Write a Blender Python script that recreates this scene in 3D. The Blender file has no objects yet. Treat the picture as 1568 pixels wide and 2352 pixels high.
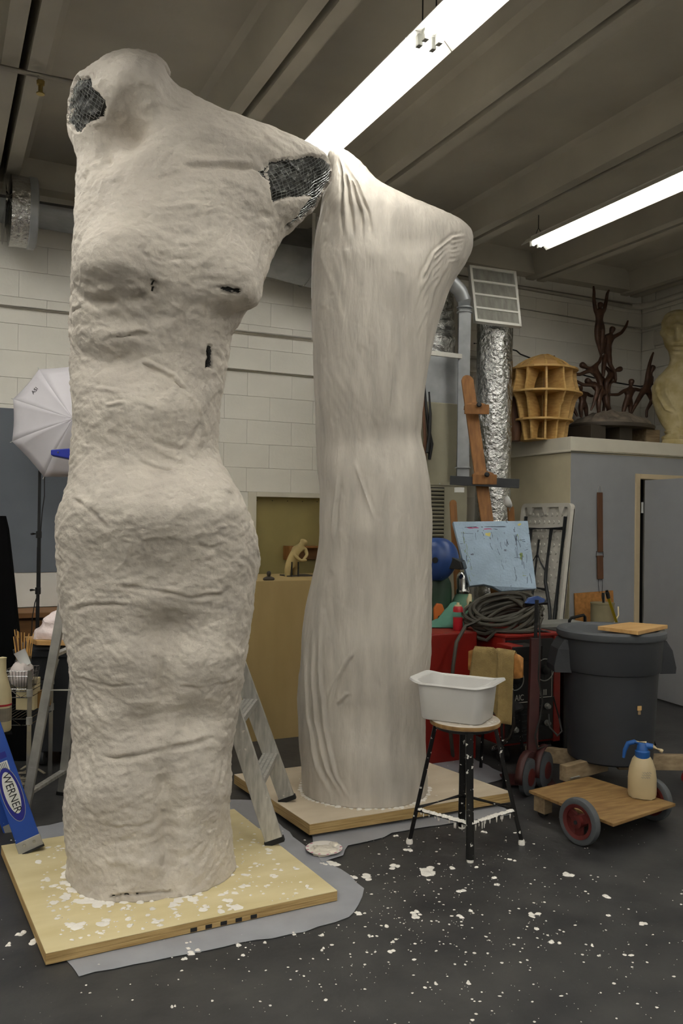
import bpy, math, random
import numpy as np
from mathutils import Vector, Matrix, noise

# ------------------------------------------------------------------ camera, world, exposure
SC = bpy.context.scene
COL = SC.collection
W, H, F = 1568, 2352, 1936.0
YAW, PITCH, ROLL = math.radians(25.75), math.atan(19 / 1936.0), math.radians(0.7)
CAM = Vector((0, 0, 1.57))
fwd = Vector((math.sin(YAW) * math.cos(PITCH), math.cos(YAW) * math.cos(PITCH), math.sin(PITCH)))
r0 = Vector((math.cos(YAW), -math.sin(YAW), 0))
u0 = r0.cross(fwd)
RT = (r0 * math.cos(ROLL) + u0 * math.sin(ROLL)).normalized()
UP = (u0 * math.cos(ROLL) - r0 * math.sin(ROLL)).normalized()
cd = bpy.data.cameras.new('camera')
cd.sensor_fit = 'HORIZONTAL'; cd.sensor_width = 36.0; cd.lens = F / W * 36.0
cd.clip_start = 0.05; cd.clip_end = 60
cam = bpy.data.objects.new('camera', cd); COL.objects.link(cam)
cam.matrix_world = Matrix(((RT.x, UP.x, -fwd.x, CAM.x), (RT.y, UP.y, -fwd.y, CAM.y), (RT.z, UP.z, -fwd.z, CAM.z), (0, 0, 0, 1)))
SC.camera = cam
wd = bpy.data.worlds.new('world'); wd.use_nodes = True
wd.node_tree.nodes['Background'].inputs[0].default_value = (0.02, 0.02, 0.02, 1)
SC.world = wd
SC.view_settings.view_transform = 'Standard'; SC.view_settings.look = 'None'
SC.view_settings.gamma = 1.0; SC.view_settings.use_curve_mapping = False
SC.view_settings.exposure = 0.0
TUBE_POWER = 21.5          # radiance of the fluorescent tubes


def ray(px, py):
    return fwd + RT * ((px - W / 2) / F) + UP * ((H / 2 - py) / F)


def P(px, py, d):                       # world point on a pixel's ray at a depth along the view axis
    return CAM + ray(px, py) * d


def FZ(px, py, z=0.0):                  # where the ray meets the level z
    r = ray(px, py); return CAM + r * ((z - CAM.z) / r.z)


def FY(px, py, y):
    r = ray(px, py); return CAM + r * ((y - CAM.y) / r.y)


def FX(px, py, x):
    r = ray(px, py); return CAM + r * ((x - CAM.x) / r.x)


def proj(A):                            # (n,3) array -> pixel arrays (used to lay out relief on a surface)
    d = A - np.array(CAM)
    z = d @ np.array(fwd)
    return W / 2 + F * (d @ np.array(RT)) / z, H / 2 - F * (d @ np.array(UP)) / z


# ------------------------------------------------------------------ materials
def lin(c):
    return tuple(((v / 255) / 12.92 if v / 255 <= 0.04045 else ((v / 255 + 0.055) / 1.055) ** 2.4) for v in c) + (1.0,)


def mat(name, c, rough=0.6, metal=0.0, var=0.1, vs=6.0, bump=0.0, bs=60.0, c2=None, stretch=None, emit=0.0, trans=0.0, speck=None, ss=60.0, sth=0.68, alpha=1.0, detail=6.0, spec=None, bdist=0.01):
    m = bpy.data.materials.new(name); m.use_nodes = True
    nt = m.node_tree; N = nt.nodes; L = nt.links
    b = N['Principled BSDF']
    b.inputs['Roughness'].default_value = rough; b.inputs['Metallic'].default_value = metal
    if spec is not None: b.inputs['Specular IOR Level'].default_value = spec
    tc = N.new('ShaderNodeTexCoord'); mp = N.new('ShaderNodeMapping')
    L.new(tc.outputs['Object'], mp.inputs['Vector'])
    if stretch: mp.inputs['Scale'].default_value = stretch
    n1 = N.new('ShaderNodeTexNoise'); n1.inputs['Scale'].default_value = vs; n1.inputs['Detail'].default_value = detail
    L.new(mp.outputs[0], n1.inputs['Vector'])
    cr = N.new('ShaderNodeValToRGB')
    a = lin(c)
    if c2 is None:
        lo = tuple(max(0, v * (1 - 2 * var)) for v in a[:3]) + (1,); hi = tuple(min(1, v * (1 + 2 * var)) for v in a[:3]) + (1,)
    else:
        lo, hi = a, lin(c2)
    cr.color_ramp.elements[0].position = 0.3; cr.color_ramp.elements[0].color = lo
    cr.color_ramp.elements[1].position = 0.7; cr.color_ramp.elements[1].color = hi
    L.new(n1.outputs['Fac'], cr.inputs['Fac'])
    out = cr.outputs[0]
    if speck is not None:
        n2 = N.new('ShaderNodeTexNoise'); n2.inputs['Scale'].default_value = ss; n2.inputs['Detail'].default_value = 2.0
        L.new(tc.outputs['Object'], n2.inputs['Vector'])
        r2 = N.new('ShaderNodeValToRGB'); r2.color_ramp.elements[0].position = sth; r2.color_ramp.elements[1].position = sth + 0.02
        L.new(n2.outputs['Fac'], r2.inputs['Fac'])
        mx = N.new('ShaderNodeMix'); mx.data_type = 'RGBA'
        L.new(r2.outputs[0], mx.inputs[0]); L.new(out, mx.inputs[6]); mx.inputs[7].default_value = lin(speck)
        out = mx.outputs[2]
    L.new(out, b.inputs['Base Color'])
    if bump:
        n3 = N.new('ShaderNodeTexNoise'); n3.inputs['Scale'].default_value = bs; n3.inputs['Detail'].default_value = 5.0
        L.new(mp.outputs[0], n3.inputs['Vector'])
        bp = N.new('ShaderNodeBump'); bp.inputs['Strength'].default_value = bump; bp.inputs['Distance'].default_value = bdist
        L.new(n3.outputs['Fac'], bp.inputs['Height']); L.new(bp.outputs[0], b.inputs['Normal'])
    if emit:
        b.inputs['Emission Color'].default_value = lin((252, 251, 246)); b.inputs['Emission Strength'].default_value = emit
    if trans: b.inputs['Transmission Weight'].default_value = trans
    if alpha < 1: b.inputs['Alpha'].default_value = alpha
    return m


def wood(name, c1, c2, scale=3.0, stretch=(1, 8, 8), rough=0.6, **k):
    return mat(name, c1, rough, c2=c2, vs=scale, stretch=stretch, bump=k.pop('bump', 0.1), bs=14, **k)


M = {}
M['plaster'] = mat('plaster', (190, 182, 171), 0.75, var=0.07, vs=5.0, bump=0.5, bs=44, bdist=0.013)
M['plaster_smooth'] = mat('plaster_smooth', (188, 181, 171), 0.7, var=0.07, vs=4.0, bump=0.4, bs=18, stretch=(4, 4, 0.7), bdist=0.01)
M['splat'] = mat('splat', (235, 230, 222), 0.7, var=0.05, bump=0.3, bs=80)
M['lath'] = mat('lath', (176, 178, 176), 0.35, 0.8, var=0.2, vs=30)
M['hollow_shade'] = mat('hollow_shade', (52, 51, 47), 0.4, 0.5, var=0.4, vs=14)  # dark colour standing for the shade in the hollow behind the mesh
M['block'] = mat('block', (226, 222, 212), 0.6, var=0.03, vs=3.0, bump=0.25, bs=45, bdist=0.006)
M['joint'] = mat('joint', (222, 218, 208), 0.7, var=0.04)
M['wallpaint'] = mat('wallpaint', (206, 202, 192), 0.6, var=0.03)
M['concrete'] = mat('concrete', (196, 190, 176), 0.7, var=0.05, vs=2.0, bump=0.15, bs=30)
M['floor'] = mat('floor', (38, 38, 40), 0.5, c2=(66, 65, 64), vs=4, detail=8, bump=0.15, bs=20, speck=(150, 145, 138), ss=70, sth=0.735)
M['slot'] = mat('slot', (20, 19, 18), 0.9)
M['white_enamel'] = mat('white_enamel', (228, 226, 218), 0.4, var=0.02)
M['tube'] = mat('tube', (255, 252, 245), 0.4, var=0, emit=TUBE_POWER)
M['galv'] = mat('galv', (168, 171, 173), 0.45, 0.35, var=0.08, vs=8, detail=3)
M['foil'] = mat('foil', (205, 205, 203), 0.2, 1.0, var=0.05, bump=1.0, bs=24, bdist=0.03)
M['furnace'] = mat('furnace', (150, 145, 125), 0.5, var=0.04)
M['furnace_dark'] = mat('furnace_dark', (46, 44, 38), 0.7)
M['easelwood'] = wood('easelwood', (118, 76, 32), (148, 100, 48), 6, (6, 6, 1))
M['plywood'] = wood('plywood', (200, 184, 138), (216, 202, 160), 2.5, (1, 4, 1))
M['plyedge'] = wood('plyedge', (150, 120, 72), (192, 164, 112), 30, (0.2, 0.2, 6))
M['plywood_worn'] = wood('plywood_worn', (196, 180, 156), (212, 198, 176), 3, (1, 3, 1))
M['plypanel'] = wood('plypanel', (166, 142, 92), (178, 154, 104), 2.0, (3, 1, 0.7), bump=0.05)
M['hardboard'] = mat('hardboard', (150, 136, 84), 0.55, var=0.03)
M['cartply'] = wood('cartply', (116, 84, 46), (152, 122, 76), 5, (1.5, 7, 3))
M['boardwood'] = wood('boardwood', (178, 136, 80), (200, 162, 106), 5, (1, 7, 3))
M['ribply'] = wood('ribply', (186, 146, 84), (214, 178, 112), 7, (2, 2, 8))
M['darkwood'] = wood('darkwood', (84, 54, 34), (104, 68, 42), 6, (6, 6, 1))
M['benchwood'] = wood('benchwood', (110, 74, 38), (134, 92, 50), 4, (1, 5, 6))
M['oldwood'] = wood('oldwood', (120, 100, 74), (160, 140, 110), 6, (1, 6, 6))
M['bronze'] = mat('bronze', (64, 45, 35), 0.4, 0.35, c2=(94, 66, 50), vs=14, bump=0.3, bs=60)
M['rock'] = mat('rock', (92, 82, 72), 0.75, c2=(146, 134, 118), vs=10, bump=0.6, bs=30, bdist=0.02)
M['bust'] = mat('bust', (174, 156, 104), 0.7, c2=(206, 192, 150), vs=9, bump=0.5, bs=40)
M['clay'] = mat('clay', (170, 150, 100), 0.7, var=0.1)
M['darkclay'] = mat('darkclay', (62, 54, 44), 0.6)
M['closet_blue'] = mat('closet_blue', (146, 147, 149), 0.55, var=0.02)
M['closet_cream'] = mat('closet_cream', (190, 180, 152), 0.55, var=0.03)
M['trimwhite'] = mat('trimwhite', (206, 200, 184), 0.5, var=0.02)
M['doorjamb'] = mat('doorjamb', (190, 172, 140), 0.5, var=0.03)
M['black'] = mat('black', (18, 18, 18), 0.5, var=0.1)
M['blackgloss'] = mat('blackgloss', (16, 16, 16), 0.3, var=0.1)
M['black_splat'] = mat('black_splat', (20, 19, 19), 0.35, var=0.1, speck=(225, 222, 214), ss=42, sth=0.66)
M['blackfab'] = mat('blackfab', (9, 9, 10), 0.95, var=0.1, spec=0.1)
M['brass'] = mat('brass', (170, 150, 92), 0.3, 1.0)
M['chrome'] = mat('chrome', (190, 190, 188), 0.2, 1.0, var=0.05)
M['alu'] = mat('alu', (186, 184, 178), 0.42, 0.55, var=0.12, vs=10, stretch=(6, 6, 1), speck=(228, 224, 216), ss=26, sth=0.7)
M['aludull'] = mat('aludull', (164, 162, 156), 0.5, 0.4, var=0.12, vs=10)
M['rubber'] = mat('rubber', (22, 22, 22), 0.7)
M['bluefiber'] = mat('bluefiber', (22, 70, 160), 0.4, var=0.08, speck=(180, 190, 205), ss=55, sth=0.74)
M['blueplastic'] = mat('blueplastic', (26, 48, 170), 0.4, var=0.06, speck=(200, 205, 220), ss=60, sth=0.73)
M['darkblue'] = mat('darkblue', (20, 26, 130), 0.4, var=0.02)
M['labelwhite'] = mat('labelwhite', (215, 215, 210), 0.5, var=0.02)
M['letterblack'] = mat('letterblack', (20, 20, 24), 0.6, var=0)
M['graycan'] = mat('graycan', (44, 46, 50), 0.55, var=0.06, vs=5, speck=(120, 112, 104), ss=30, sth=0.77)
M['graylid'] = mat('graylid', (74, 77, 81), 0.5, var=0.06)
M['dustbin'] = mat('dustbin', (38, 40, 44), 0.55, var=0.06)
M['tub'] = mat('tub', (208, 206, 203), 0.35, var=0.02)
M['seatwood'] = mat('seatwood', (206, 200, 192), 0.6, c2=(188, 176, 160), vs=9)
M['burlap'] = mat('burlap', (152, 130, 84), 0.95, var=0.08, vs=20, bump=0.5, bs=200)
M['red'] = mat('red', (126, 22, 10), 0.45, var=0.08)
M['darkred'] = mat('darkred', (58, 18, 15), 0.55, var=0.15)
M['panelblack'] = mat('panelblack', (20, 20, 20), 0.5, var=0.15)
M['letterwhite'] = mat('letterwhite', (180, 178, 170), 0.6, var=0)
M['cable'] = mat('cable', (62, 58, 48), 0.65, var=0.15)
M['cabledark'] = mat('cabledark', (34, 33, 30), 0.6, var=0.15)
M['helmet'] = mat('helmet', (38, 66, 122), 0.35, var=0.1, speck=(140, 150, 165), ss=30, sth=0.74)
M['gasgreen'] = mat('gasgreen', (40, 66, 48), 0.5, var=0.1)
M['gasgreen2'] = mat('gasgreen2', (96, 138, 112), 0.5, var=0.08)
M['teal'] = mat('teal', (84, 134, 116), 0.9, var=0.12)
M['orange'] = mat('orange', (196, 102, 34), 0.5, var=0.06)
M['canred'] = mat('canred', (176, 34, 44), 0.35, var=0.03)
M['styro'] = mat('styro', (152, 172, 190), 0.7, var=0.06, vs=7, bump=0.4, bs=60, speck=(110, 118, 132), ss=24, sth=0.7)
M['paint_pink'] = mat('paint_pink', (176, 80, 116), 0.6)
M['paint_green'] = mat('paint_green', (130, 150, 80), 0.6)
M['paint_dark'] = mat('paint_dark', (66, 76, 92), 0.6)
M['paint_yellow'] = mat('paint_yellow', (200, 190, 110), 0.6)
M['tablewhite'] = mat('tablewhite', (206, 202, 192), 0.5, var=0.02)
M['legblack'] = mat('legblack', (34, 36, 38), 0.45, var=0.08)
M['maskwhite'] = mat('maskwhite', (232, 232, 230), 0.8, var=0.02)
M['particle'] = mat('particle', (168, 116, 58), 0.7, var=0.12, vs=30)
M['bucket'] = mat('bucket', (138, 128, 98), 0.6, var=0.06)
M['yellow'] = mat('yellow', (206, 176, 34), 0.45, var=0.05)
M['graysheet'] = mat('graysheet', (138, 138, 132), 0.6, var=0.06)
M['wheelgray'] = mat('wheelgray', (72, 75, 78), 0.6, var=0.15)
M['wheelred'] = mat('wheelred', (84, 24, 20), 0.55, var=0.2)
M['bottle'] = mat('bottle', (184, 166, 130), 0.4, var=0.04)
M['spraybottleblue'] = mat('spraybottleblue', (26, 82, 150), 0.4, var=0.05)
M['sheet'] = mat('sheet', (150, 152, 158), 0.35, var=0.06, speck=(205, 203, 198), ss=26, sth=0.72)
M['plate'] = mat('plate', (218, 212, 204), 0.6, var=0.05)
M['plaster_wet'] = mat('plaster_wet', (214, 206, 192), 0.5, var=0.06, bump=0.4, bs=30)
M['umbrella'] = mat('umbrella', (222, 218, 224), 0.7, var=0.015)
M['graypanel'] = mat('graypanel', (98, 104, 112), 0.7, var=0.02)
M['whitepanel'] = mat('whitepanel', (205, 202, 196), 0.6, var=0.02)
M['bag'] = mat('bag', (232, 216, 214), 0.35, var=0.08, bump=0.6, bs=18, bdist=0.02)
M['cloth'] = mat('cloth', (206, 196, 192), 0.9, var=0.06, bump=0.4, bs=30)
M['brush'] = mat('brush', (206, 160, 92), 0.6, var=0.14, vs=20)
M['glass'] = mat('glass', (210, 215, 215), 0.05, var=0, trans=0.9)
M['cream'] = mat('cream', (206, 192, 152), 0.5, var=0.06)
M['cardboard'] = mat('cardboard', (150, 112, 60), 0.8, var=0.06)
M['strap'] = mat('strap', (196, 194, 186), 0.5, 0.3, var=0.05)
M['scrap'] = mat('scrap', (120, 112, 96), 0.8, c2=(150, 140, 122), vs=12)


def filter_mat():                       # fine pleated filter cloth
    m = mat('filtercloth', (150, 148, 140), 0.8, var=0.12, vs=3.0, bump=0.6, bs=60, stretch=(8, 8, 0.4))
    return m


M['filtercloth'] = filter_mat()


# ------------------------------------------------------------------ mesh helpers
def wloc(o):
    v = Vector((0, 0, 0))
    while o is not None:
        v += o.location; o = o.parent
    return v


def basis(d, up=Vector((0, 0, 1))):
    d = Vector(d).normalized()
    if abs(d.dot(up)) > 0.97: up = Vector((0, 1, 0))
    a = d.cross(up).normalized(); b = a.cross(d).normalized()
    return a, b, d


class MB:
    def __init__(self): self.v = []; self.f = []

    def add(self, vs, fs):
        n = len(self.v); self.v += [tuple(x) for x in vs]; self.f += [tuple(i + n for i in f) for f in fs]; return self

    def box(self, c, s, ax=None):
        c = Vector(c); X, Y, Z = ax if ax else (Vector((1, 0, 0)), Vector((0, 1, 0)), Vector((0, 0, 1)))
        vs = [c + X * (i * s[0] / 2) + Y * (j * s[1] / 2) + Z * (k * s[2] / 2) for i in (-1, 1) for j in (-1, 1) for k in (-1, 1)]
        return self.add(vs, [(0, 1, 3, 2), (4, 6, 7, 5), (0, 4, 5, 1), (2, 3, 7, 6), (0, 2, 6, 4), (1, 5, 7, 3)])

    def bb(self, lo, hi):
        return self.box([(a + b) / 2 for a, b in zip(lo, hi)], [abs(b - a) for a, b in zip(lo, hi)])

    def bar(self, p, q, w, t, up=Vector((0, 0, 1))):
        p, q = Vector(p), Vector(q); a, b, d = basis(q - p, up)
        return self.box((p + q) / 2, (w, t, (q - p).length), (a, b, d))

    def tube(self, pts, r, n=8, caps=True, closed=False):
        pts = [Vector(p) for p in pts]; m = len(pts)
        rs = r if isinstance(r, (list, tuple)) else [r] * m
        vs = []; prev = None
        for i, p in enumerate(pts):
            if closed: d = pts[(i + 1) % m] - pts[i - 1]
            else: d = pts[min(i + 1, m - 1)] - pts[max(i - 1, 0)]
            if d.length < 1e-9: d = Vector((0, 0, 1))
            d.normalize()
            if prev is None: a, b, _ = basis(d)
            else:
                a = prev - d * prev.dot(d)
                if a.length < 1e-6: a, b, _ = basis(d)
                a.normalize(); b = d.cross(a)
            prev = a
            for k in range(n):
                t = 2 * math.pi * k / n
                vs.append(p + (a * math.cos(t) + b * math.sin(t)) * rs[i])
        fs = []
        for i in range(m if closed else m - 1):
            j = (i + 1) % m
            for k in range(n):
                fs.append((i * n + k, i * n + (k + 1) % n, j * n + (k + 1) % n, j * n + k))
        if caps and not closed:
            fs.append(tuple(range(n - 1, -1, -1))); fs.append(tuple((m - 1) * n + k for k in range(n)))
        return self.add(vs, fs)

    def lathe(self, prof, c=(0, 0, 0), ax=None, n=32, sx=1.0, sy=1.0, closed=False):
        c = Vector(c); X, Y, Z = ax if ax else (Vector((1, 0, 0)), Vector((0, 1, 0)), Vector((0, 0, 1)))
        vs = []; fs = []
        for r, z in prof:
            for k in range(n):
                t = 2 * math.pi * k / n
                vs.append(c + X * (r * sx * math.cos(t)) + Y * (r * sy * math.sin(t)) + Z * z)
        m = len(prof)
        for i in range(m if closed else m - 1):
            j = (i + 1) % m
            for k in range(n):
                fs.append((i * n + k, i * n + (k + 1) % n, j * n + (k + 1) % n, j * n + k))
        if not closed:
            if prof[0][0] > 1e-5: fs.append(tuple(range(n - 1, -1, -1)))
            if prof[-1][0] > 1e-5: fs.append(tuple((m - 1) * n + k for k in range(n)))
        return self.add(vs, fs)

    def prism(self, poly, off):          # poly: world points, extruded by the vector off
        poly = [Vector(p) for p in poly]; off = Vector(off); n = len(poly)
        vs = poly + [p + off for p in poly]
        fs = [tuple(range(n - 1, -1, -1)), tuple(range(n, 2 * n))] + [(i, (i + 1) % n, n + (i + 1) % n, n + i) for i in range(n)]
        return self.add(vs, fs)

    def grid(self, pts, nu, nv, closeu=False):   # pts[u*nv+v]
        fs = []
        for i in range(nu if closeu else nu - 1):
            for j in range(nv - 1):
                a = (i % nu) * nv + j; b = ((i + 1) % nu) * nv + j
                fs.append((a, b, b + 1, a + 1))
        return self.add(pts, fs)

    def build(self, name, m, parent=None, smooth=None, bevel=0.0, loc=None, solid=0.0, sub=0, weld=False):
        if loc is None: loc = Vector((0, 0, 0)) if parent is not None else None
        if parent is not None: off = wloc(parent) + loc
        else:
            if loc is None:
                xs = [v[0] for v in self.v]; ys = [v[1] for v in self.v]; zs = [v[2] for v in self.v]
                loc = Vector(((min(xs) + max(xs)) / 2, (min(ys) + max(ys)) / 2, min(zs)))
            off = Vector(loc)
        me = bpy.data.meshes.new(name)
        me.from_pydata([(x - off.x, y - off.y, z - off.z) for x, y, z in self.v], [], self.f)
        me.update()
        import bmesh
        bm = bmesh.new(); bm.from_mesh(me)
        if weld: bmesh.ops.remove_doubles(bm, verts=bm.verts, dist=1e-5)
        bmesh.ops.recalc_face_normals(bm, faces=bm.faces); bm.to_mesh(me); bm.free()
        if isinstance(m, str): m = M[m]
        me.materials.append(m)
        if smooth:
            me.polygons.foreach_set('use_smooth', [True] * len(me.polygons))
            me.set_sharp_from_angle(angle=math.radians(smooth))
        o = bpy.data.objects.new(name, me); COL.objects.link(o)
        o.location = loc
        if parent is not None: o.parent = parent
        if solid:
            s = o.modifiers.new('solid', 'SOLIDIFY'); s.thickness = solid; s.offset = 0
        if bevel:
            b = o.modifiers.new('bevel', 'BEVEL'); b.width = bevel; b.segments = 2; b.limit_method = 'ANGLE'
        if sub:
            s = o.modifiers.new('sub', 'SUBSURF'); s.levels = sub; s.render_levels = sub
        return o


def tag(o, label=None, cat=None, group=None, kind=None):
    if label: o['label'] = label
    if cat: o['category'] = cat
    if group: o['group'] = group
    if kind: o['kind'] = kind
    return o


def thing(name, label, cat, loc, group=None):
    o = bpy.data.objects.new(name, None); COL.objects.link(o); o.location = loc
    o.empty_display_size = 0.1
    return tag(o, label, cat, group)


def struct(o): o['kind'] = 'structure'; return o


def copy_tree(o, off, parent=None):
    c = o.copy(); COL.objects.link(c); c.parent = parent
    if parent is None: c.location = Vector(o.location) + Vector(off)
    for ch in list(o.children): copy_tree(ch, off, c)
    return c


def text(name, s, size, pos, xdir, ydir, m, parent, ext=0.0006, align='CENTER', xs=1.0):
    cu = bpy.data.curves.new(name, 'FONT'); cu.body = s; cu.size = size; cu.extrude = ext
    cu.align_x = align; cu.align_y = 'CENTER'
    tmp = bpy.data.objects.new('tmp_text', cu); COL.objects.link(tmp)
    bpy.context.view_layer.update()
    me = bpy.data.meshes.new_from_object(tmp.evaluated_get(bpy.context.evaluated_depsgraph_get()))
    bpy.data.objects.remove(tmp)
    X = Vector(xdir).normalized(); Y = (Vector(ydir) - X * X.dot(Vector(ydir))).normalized(); Z = X.cross(Y)
    p = Vector(pos) - wloc(parent)
    me.transform(Matrix(((X.x * xs, Y.x, Z.x, p.x), (X.y * xs, Y.y, Z.y, p.y), (X.z * xs, Y.z, Z.z, p.z), (0, 0, 0, 1))))
    me.materials.clear(); me.materials.append(M[m])
    o = bpy.data.objects.new(name, me); COL.objects.link(o); o.parent = parent
    return o


def skin(name, joints, edges, m, parent, sub=2, root=0):
    """one continuous figure: joints [(point, radius)], edges between them, grown with a Skin modifier"""
    off = wloc(parent) if parent is not None else Vector((0, 0, 0))
    me = bpy.data.meshes.new(name)
    me.from_pydata([tuple(Vector(p) - off) for p, r in joints], edges, [])
    me.materials.append(M[m])
    o = bpy.data.objects.new(name, me); COL.objects.link(o)
    if parent is not None: o.parent = parent
    s = o.modifiers.new('skin', 'SKIN')
    if not me.skin_vertices: me.attributes  # layer is made by the modifier
    for i, (p, r) in enumerate(joints):
        me.skin_vertices[0].data[i].radius = (r, r) if not isinstance(r, tuple) else r
        me.skin_vertices[0].data[i].use_root = (i == root)
    s.use_smooth_shade = True
    b = o.modifiers.new('sub', 'SUBSURF'); b.levels = sub; b.render_levels = sub
    return o

# ------------------------------------------------------------------ the room
YB, XR, XL, YF, ZC = 6.7, 6.75, -5.6, -9.5, 4.22
CX, CY, CZ = 5.02, 5.79, 2.327            # the closet's near corner and top
NX0, NX1, NZ = 2.40, 3.30, 1.80           # panelled doorway in the back wall

b = MB(); b.bb((XL, YF, -0.05), (XR, YB + 0.5, 0)); struct(b.build('floor', 'floor', loc=Vector((0, 0, 0))))

wall = bpy.data.objects.new('wall_back', None)
b = MB()
b.bb((XL, YB, 0), (NX0, YB + 0.2, ZC)); b.bb((NX1, YB, 0), (XR + 0.1, YB + 0.2, ZC)); b.bb((NX0, YB, NZ), (NX1, YB + 0.2, ZC))
wall_back = struct(b.build('wall_back', 'joint', loc=Vector((0, YB, 0))))
rnd = random.Random(3)
bm_ = MB(); bm_.box((0, 0, 0), (0.3988, 0.02, 0.1982))
first = None
for k in range(21):
    z0 = 0.2 * k
    for i in range(17):
        x0 = 0.138 + 0.4 * i + (0.2 if k % 2 else 0.0)
        x1 = x0 + 0.4
        zc = z0 + 0.1
        if x0 < 0.1 or x1 > XR + 0.2: continue
        if zc < NZ and x1 > NX0 + 0.005 and x0 < NX1 - 0.005: continue
        if zc < 2.2 and x0 > 4.9: continue
        if zc < 1.75 and 3.3 < x0: continue
        if zc < 0.55: continue
        loc = Vector(((x0 + x1) / 2, YB - 0.006 + rnd.uniform(-0.0010, 0.0006), zc))
        if first is None:
            first = bm_.build('block', 'block', bevel=0.002, loc=Vector((0, 0, 0)))
            o = first
        else:
            o = first.copy(); COL.objects.link(o)
        o.parent = wall_back; o.location = loc - wall_back.location
# half blocks that close the doorway edge
for k in range(3, 9):
    z0 = 0.2 * k
    x0 = 2.138 + (0.2 if k % 2 else 0.0)
    if x0 < NX0 - 0.06 and x0 + 0.4 > NX0 + 0.005:
        o = MB().bb((x0 + 0.003, YB - 0.014, z0 + 0.003), (NX0 - 0.003, YB + 0.006, z0 + 0.1975)).build('block', 'block', wall_back, bevel=0.004)
b = MB(); b.bb((XR, YF, 0), (XR + 0.2, YB, ZC)); wall_right = struct(b.build('wall_right', 'block', loc=Vector((XR, 0, 0))))
first = None
for k in range(12, 21):                    # the stretch of block above the closet
    for i in range(3):
        y1 = YB - 0.01 - 0.4 * i + (0.2 if k % 2 else 0)
        y0 = max(y1 - 0.394, 5.6); y1 = min(y1, YB - 0.02)
        if y1 - y0 < 0.08: continue
        MB().bb((XR - 0.012, y0, 0.2 * k + 0.003), (XR + 0.01, y1, 0.2 * k + 0.1975)).build('block', 'block', wall_right, bevel=0.004)
b = MB(); b.bb((XL - 0.2, YF, 0), (XL, YB, ZC)); struct(b.build('wall_left', 'wallpaint', loc=Vector((XL, 0, 0))))
b = MB(); b.bb((XL, YF - 0.2, 0), (XR, YF, ZC)); struct(b.build('wall_front', 'wallpaint', loc=Vector((0, YF, 0))))

# ceiling: precast concrete channels, legs side by side with a dark slot between
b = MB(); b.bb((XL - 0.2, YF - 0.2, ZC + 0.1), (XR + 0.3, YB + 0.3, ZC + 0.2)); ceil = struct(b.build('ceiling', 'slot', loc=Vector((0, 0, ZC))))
CHW = 1.232
prof = [(0.022, 3.965), (0.110, 3.965), (0.150, 4.17), (0.19, 4.195), (CHW - 0.19, 4.195), (CHW - 0.15, 4.17), (CHW - 0.11, 3.965), (CHW - 0.022, 3.965), (CHW - 0.022, 4.30), (0.022, 4.30)]
ch = None
for k in range(-6, 6):
    x0 = 0.39 + CHW * k
    if ch is None:
        m_ = MB(); n = len(prof)
        vs = [(x, y, z) for y in (YF, YB) for x, z in prof]
        fs = [(i, (i + 1) % n, n + (i + 1) % n, n + i) for i in range(n)]
        m_.add(vs, fs)
        ch = m_.build('ceiling_channel', 'concrete', loc=Vector((0, 0, 0))); o = ch
        ch.data.materials[0] = M['concrete']
    else:
        o = ch.copy(); COL.objects.link(o)
    o.parent = ceil; o.location = Vector((x0, 0, 0)) - ceil.location
b = MB(); b.bb((XL, YB - 0.16, 3.985), (XR, YB + 0.02, 4.3)); o = b.build('end_beam', 'concrete', ceil)

a, c = FZ(-60, 141, 3.93), FZ(215, 200, 3.93)
spk = MB().tube([a, c], .019, 10).build('trim_5', 'concrete', smooth=40); struct(spk)
h_ = a.lerp(c, .545)
MB().lathe([(.022, -.03), (.02, -.05), (.012, -.055), (.012, -.09), (.022, -.095), (.022, -.10), (0, -.10)], h_, None, 12).build('sprinkler_head', 'brass', spk, smooth=40, loc=Vector((0, 0, 0)))
MB().tube([h_, h_ - Vector((0, 0, .035))], .016, 10).build('sprinkler_drop', 'concrete', spk, smooth=40, loc=Vector((0, 0, 0)))

# panelled doorway
door1 = thing('door_1', None, None, (2.85, YB, 0)); struct(door1)
t = MB(); t.bb((NX0 - 0.045, YB - 0.022, 0), (NX0 + 0.03, YB + 0.14, NZ)); t.bb((NX1 - 0.03, YB - 0.022, 0), (NX1 + 0.045, YB + 0.14, NZ)); t.bb((NX0 + 0.03, YB - 0.022, NZ - 0.04), (NX1 - 0.03, YB + 0.14, NZ + 0.0))
t.build('door_frame', 'trimwhite', door1, bevel=0.003)
t = MB(); t.bb((NX0 + 0.03, YB + 0.06, 0), (NX1 - 0.03, YB + 0.075, NZ - 0.04)); t.build('panel', 'hardboard', door1)
t = MB()
for i in range(6):
    t.tube([(NX0 + 0.06 + i * 0.14, YB + 0.052, NZ - 0.07), (NX0 + 0.06 + i * 0.14, YB + 0.061, NZ - 0.07)], 0.004, 6)
for z in (1.5, 1.2): t.tube([(NX0 + 0.05, YB + 0.052, z), (NX0 + 0.05, YB + 0.061, z)], 0.004, 6)
t.build('nails', 'black', door1)

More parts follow.
